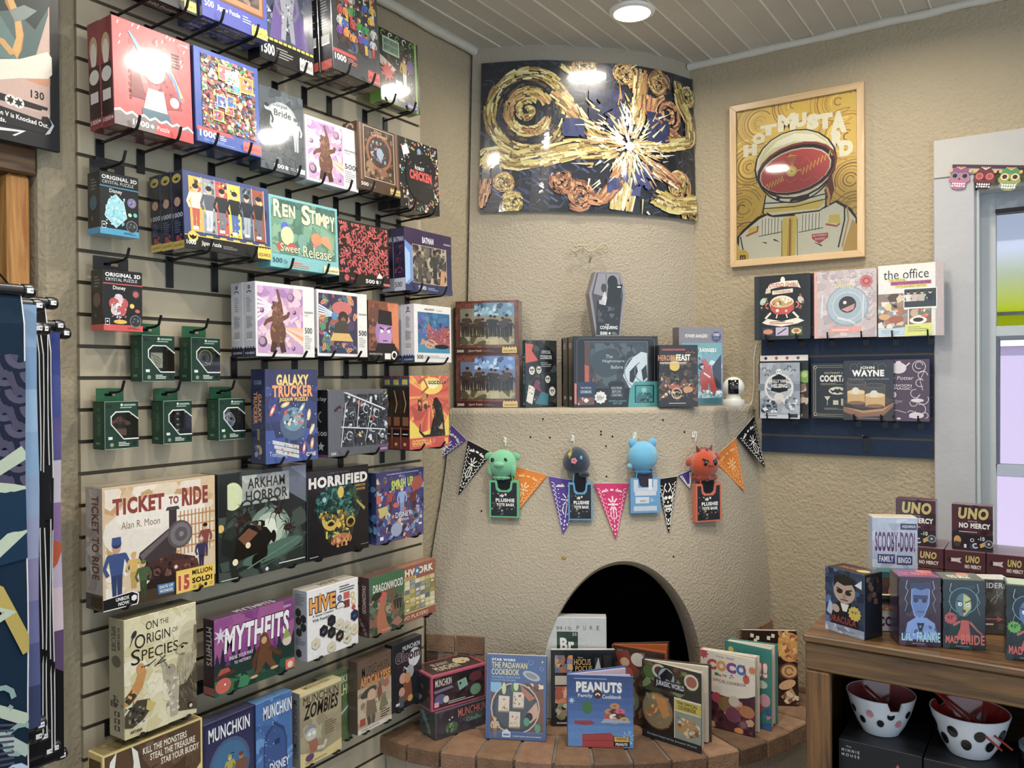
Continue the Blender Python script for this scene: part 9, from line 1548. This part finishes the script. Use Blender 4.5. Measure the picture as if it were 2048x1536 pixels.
for q,lb in ((((1791,1000),(1871,1003),(1872,1092),(1792,1092)),'upright plum card game box with gold letters, behind the bingo box'),(((1903,1007),(1985,1009),(1987,1098),(1904,1098)),'upright plum card game box with gold letters, in front of the window post')):
    W,H,loc = quad_right(q,yq+.02); c = Carton('game_box',lb,'card game',W,H,.045,(loc.x,yq+.02,zt1),0,0,**UN)
    a = c.art(); a.X(0,0,1,1,14,['#3f1f2a','#331922','#4a2632'],.1,.25,3); a.R(.0,0,1,.34,'#23202a'); a.T('UNO',.16,.68,.9,.94,'#c9b46a',b=.06,ol='#1a0e12',olw=.06,sh=.04); a.T('SHOW EM',.4,.625,.62,.65,'#d8d0cc'); a.T('NO MERCY',.18,.48,.94,.60,'#f0ece8',b=.05); lines(a,.18,.38,.9,.42,1,'#c9b8ba'); a.E(.14,.2,.09,.1,'#c9974a'); a.P([(.06,.06),(.2,.06),(.22,.16),(.08,.18)],'#4a3a30'); a.C(.5,.22,.05,'#e0dcd8'); a.C(.5,.22,.032,'#23202a'); a.T('-10',.64,.22,.8,.31,'#e6e2de',b=.03); a.P([(.44,.02),(.6,.04),(.62,.16),(.46,.14)],'#2c3f6a'); a.arc(.58,.1,.06,60,330,.03,'#e6e2de',10); a.P([(.7,.06),(.84,.12),(.8,.2),(.68,.14)],'#c9a850'); a.C(.9,.16,.11,'#8f9498'); a.C(.9,.16,.08,'#3a3c40'); a.C(.9,.16,.035,'#b5b8ba'); a.R(.3,.04,.36,.12,'#e6e2de'); a.end()

# ---- bowls on their black gift cartons inside the cabinet
ZS = .7155
def bowlcart(x0,x1,ztop,label,y0=1.93):
    c = Carton('gift_box',label,'gift box',x1-x0,ztop-ZS,.20,((x0+x1)/2,y0,ZS),0,0,col='#1d1d20',side='#18181b',top='#26262a',mat='printed_card'); return c
c = bowlcart(1.532,1.700,.842,'black gift carton under the pink lined bowl, with small white lettering')
a = c.art(); a.T('Disney',.1,.88,.16,.91,'#c9c9cc'); a.T('M I N N I E',.04,.8,.26,.85,'#c9c9cc',b=.02); a.T('M O U S E',.04,.72,.26,.77,'#c9c9cc',b=.02); a.T('CHOPSTICK BOWL',.04,.40,.6,.46,'#9a9aa0',b=.0); lines(a,.04,.28,.6,.37,3,'#6a6a70'); a.P([(.66,.62),(.72,.78),(.78,.66),(.84,.72),(.86,.5),(.76,.5)],'#b5362c'); a.end()
c = bowlcart(1.702,1.872,.838,'black gift carton under the red lined bowl, white line drawing on it',1.935)
a = c.art(); a.arc(.14,.6,.1,0,350,.012,'#c9c9cc',14); a.end()
def bowl(cx,cy,z,R_,Hb,inner,label,notch,dots,sticks):
    t = empty('noodle_bowl',(cx,cy,z)); tag(t,label,'bowl'); n = 72
    prof = [(.0005,.004),(R_*.50,.003),(R_*.53,0),(R_*.56,.004),(R_*.72,Hb*.28),(R_*.87,Hb*.6),(R_*.98,Hb*.92),(R_,Hb*.985),(R_*.985,Hb),(R_*.955,Hb*.985)]
    inn = [(R_*.955,Hb*.985),(R_*.93,Hb*.9),(R_*.82,Hb*.58),(R_*.66,Hb*.28),(R_*.4,Hb*.12),(.0005,Hb*.1)]
    def shape(pr,col,nm):
        b = MB(); vs = []; fs = []
        for r_,zz in pr:
            for k in range(n):
                th = 2*PI*k/n; z_ = zz
                for na in notch:
                    d = abs((th-na+PI) % (2*PI)-PI)
                    if d < .20: z_ = min(z_,Hb*(.80 if d < .15 else .80+.2*(d-.15)/.05))
                vs.append((r_*math.cos(th),r_*math.sin(th),z_))
        for i in range(len(pr)-1):
            for k in range(n): fs.append((i*n+k,i*n+(k+1) % n,(i+1)*n+(k+1) % n,(i+1)*n+k))
        b.add(vs,fs,col); return b.build(nm,'glazed',t,smooth=True)
    o_ = shape(prof,'#dfe0e4','bowl_body'); shape(inn,inner,'glazed_lining')
    b = MB()                                               # dark round dabs and pink bows printed round the outside
    def onout(th,f,off=.0012): r_ = R_*(.56+.44*(f/.985)**.72); return V(((r_+off)*math.cos(th),(r_+off)*math.sin(th),Hb*f))
    for (th,f,rr,c_) in dots:
        cc = onout(th,f); e1 = V((-math.sin(th),math.cos(th),0)); e2 = (onout(th,min(f+.05,.98))-onout(th,f-.05)).normalized(); nn_ = e1.cross(e2); b.add([onout(th+rr*math.cos(k*PI/8)/R_,f+rr*math.sin(k*PI/8)/Hb,.0014) for k in range(16)],[tuple(range(16))],c_)
    b.build('printed_dots','glazed',t)
    for (p0,p1) in sticks:
        b = MB(); b.tube([V(p0),V(p1)],[.0034,.0021],'#a83c34',8); o_ = b.build('chopstick','plastic',None,V((cx,cy,z)),smooth=True); STICKS.append(o_)
    return t
STICKS = []
R1 = (ony(1830,1385,2.02).x-ony(1690,1390,2.02).x)/2
fx = -PI/2
bowl(1.604,2.025,.8432,R1,.088,'#a8565c','white bowl with dark pink lining and notched rim, in the corner of the cabinet',(fx+.55,),[(fx-1.5+.33*k,(.64,.42)[k % 2],.009,['#1c1c20','#c98a90','#1c1c20'][k % 3]) for k in range(10)],[((-.048,.02,.082),(.03,-.045,.058)),((-.038,.028,.084),(.038,-.040,.060))])
bowl(1.782,2.02,.8392,R1*1.06,.092,'#b5352f','white bowl with bright red lining and red chopsticks through its wall',(fx-2.2,),[(fx-1.5+.37*k,(.40,.66)[k % 2],.0125,'#17171a') for k in range(9)],[((-.085,.03,.118),(.064,-.085,.050)),((-.070,.035,.110),(.082,-.075,.052))])
for k,o in enumerate(STICKS): tag(o,['red chopstick lying in the pink lined bowl, nearer the front','red chopstick lying in the pink lined bowl, nearer the back','long red chopstick poking through the red lined bowl, nearer the front','long red chopstick poking through the red lined bowl, nearer the back'][k],'chopstick','red chopsticks in the bowls')
# dark lidded tins at the photo edge
for k,(x,y,z,r_,h_,lb) in enumerate(((1.935,2.06,.715+.0006,.062,.155,'dark patterned bowl with pale rim at the photo edge, behind the lidded one'),(1.915,1.945,.7156,.055,.075,'pale lidded dish at the photo edge, in front of the dark patterned bowl'))):
    t = empty('lidded_bowl',(x,y,z)); tag(t,lb,'bowl'); b = MB()
    b.lathe([(.0005,0),(r_*.7,0),(r_*.9,h_*.4),(r_,h_*.94)],'#3a4046' if k == 0 else '#5f6a72',40)
    if k == 0:
        for i in range(7): th = fx-1.2+.35*i; b.ball((r_*.93*math.cos(th),r_*.93*math.sin(th),h_*(.4+.12*(i % 3))),(.010,.010,.014),['#b5b09a','#1f2226','#8f9aa0'][i % 3],10)
    b.build('bowl_body','glazed',t,smooth=True); b = MB(); b.lathe([(r_*1.0,h_*.92),(r_*1.05,h_*.94),(r_*1.05,h_*.985),(r_*.98,h_),(r_*.9,h_*.985),(r_*.5,h_*.975),(.0005,h_*.975)],'#aebcc4',40); b.build('lid','glazed',t,smooth=True)
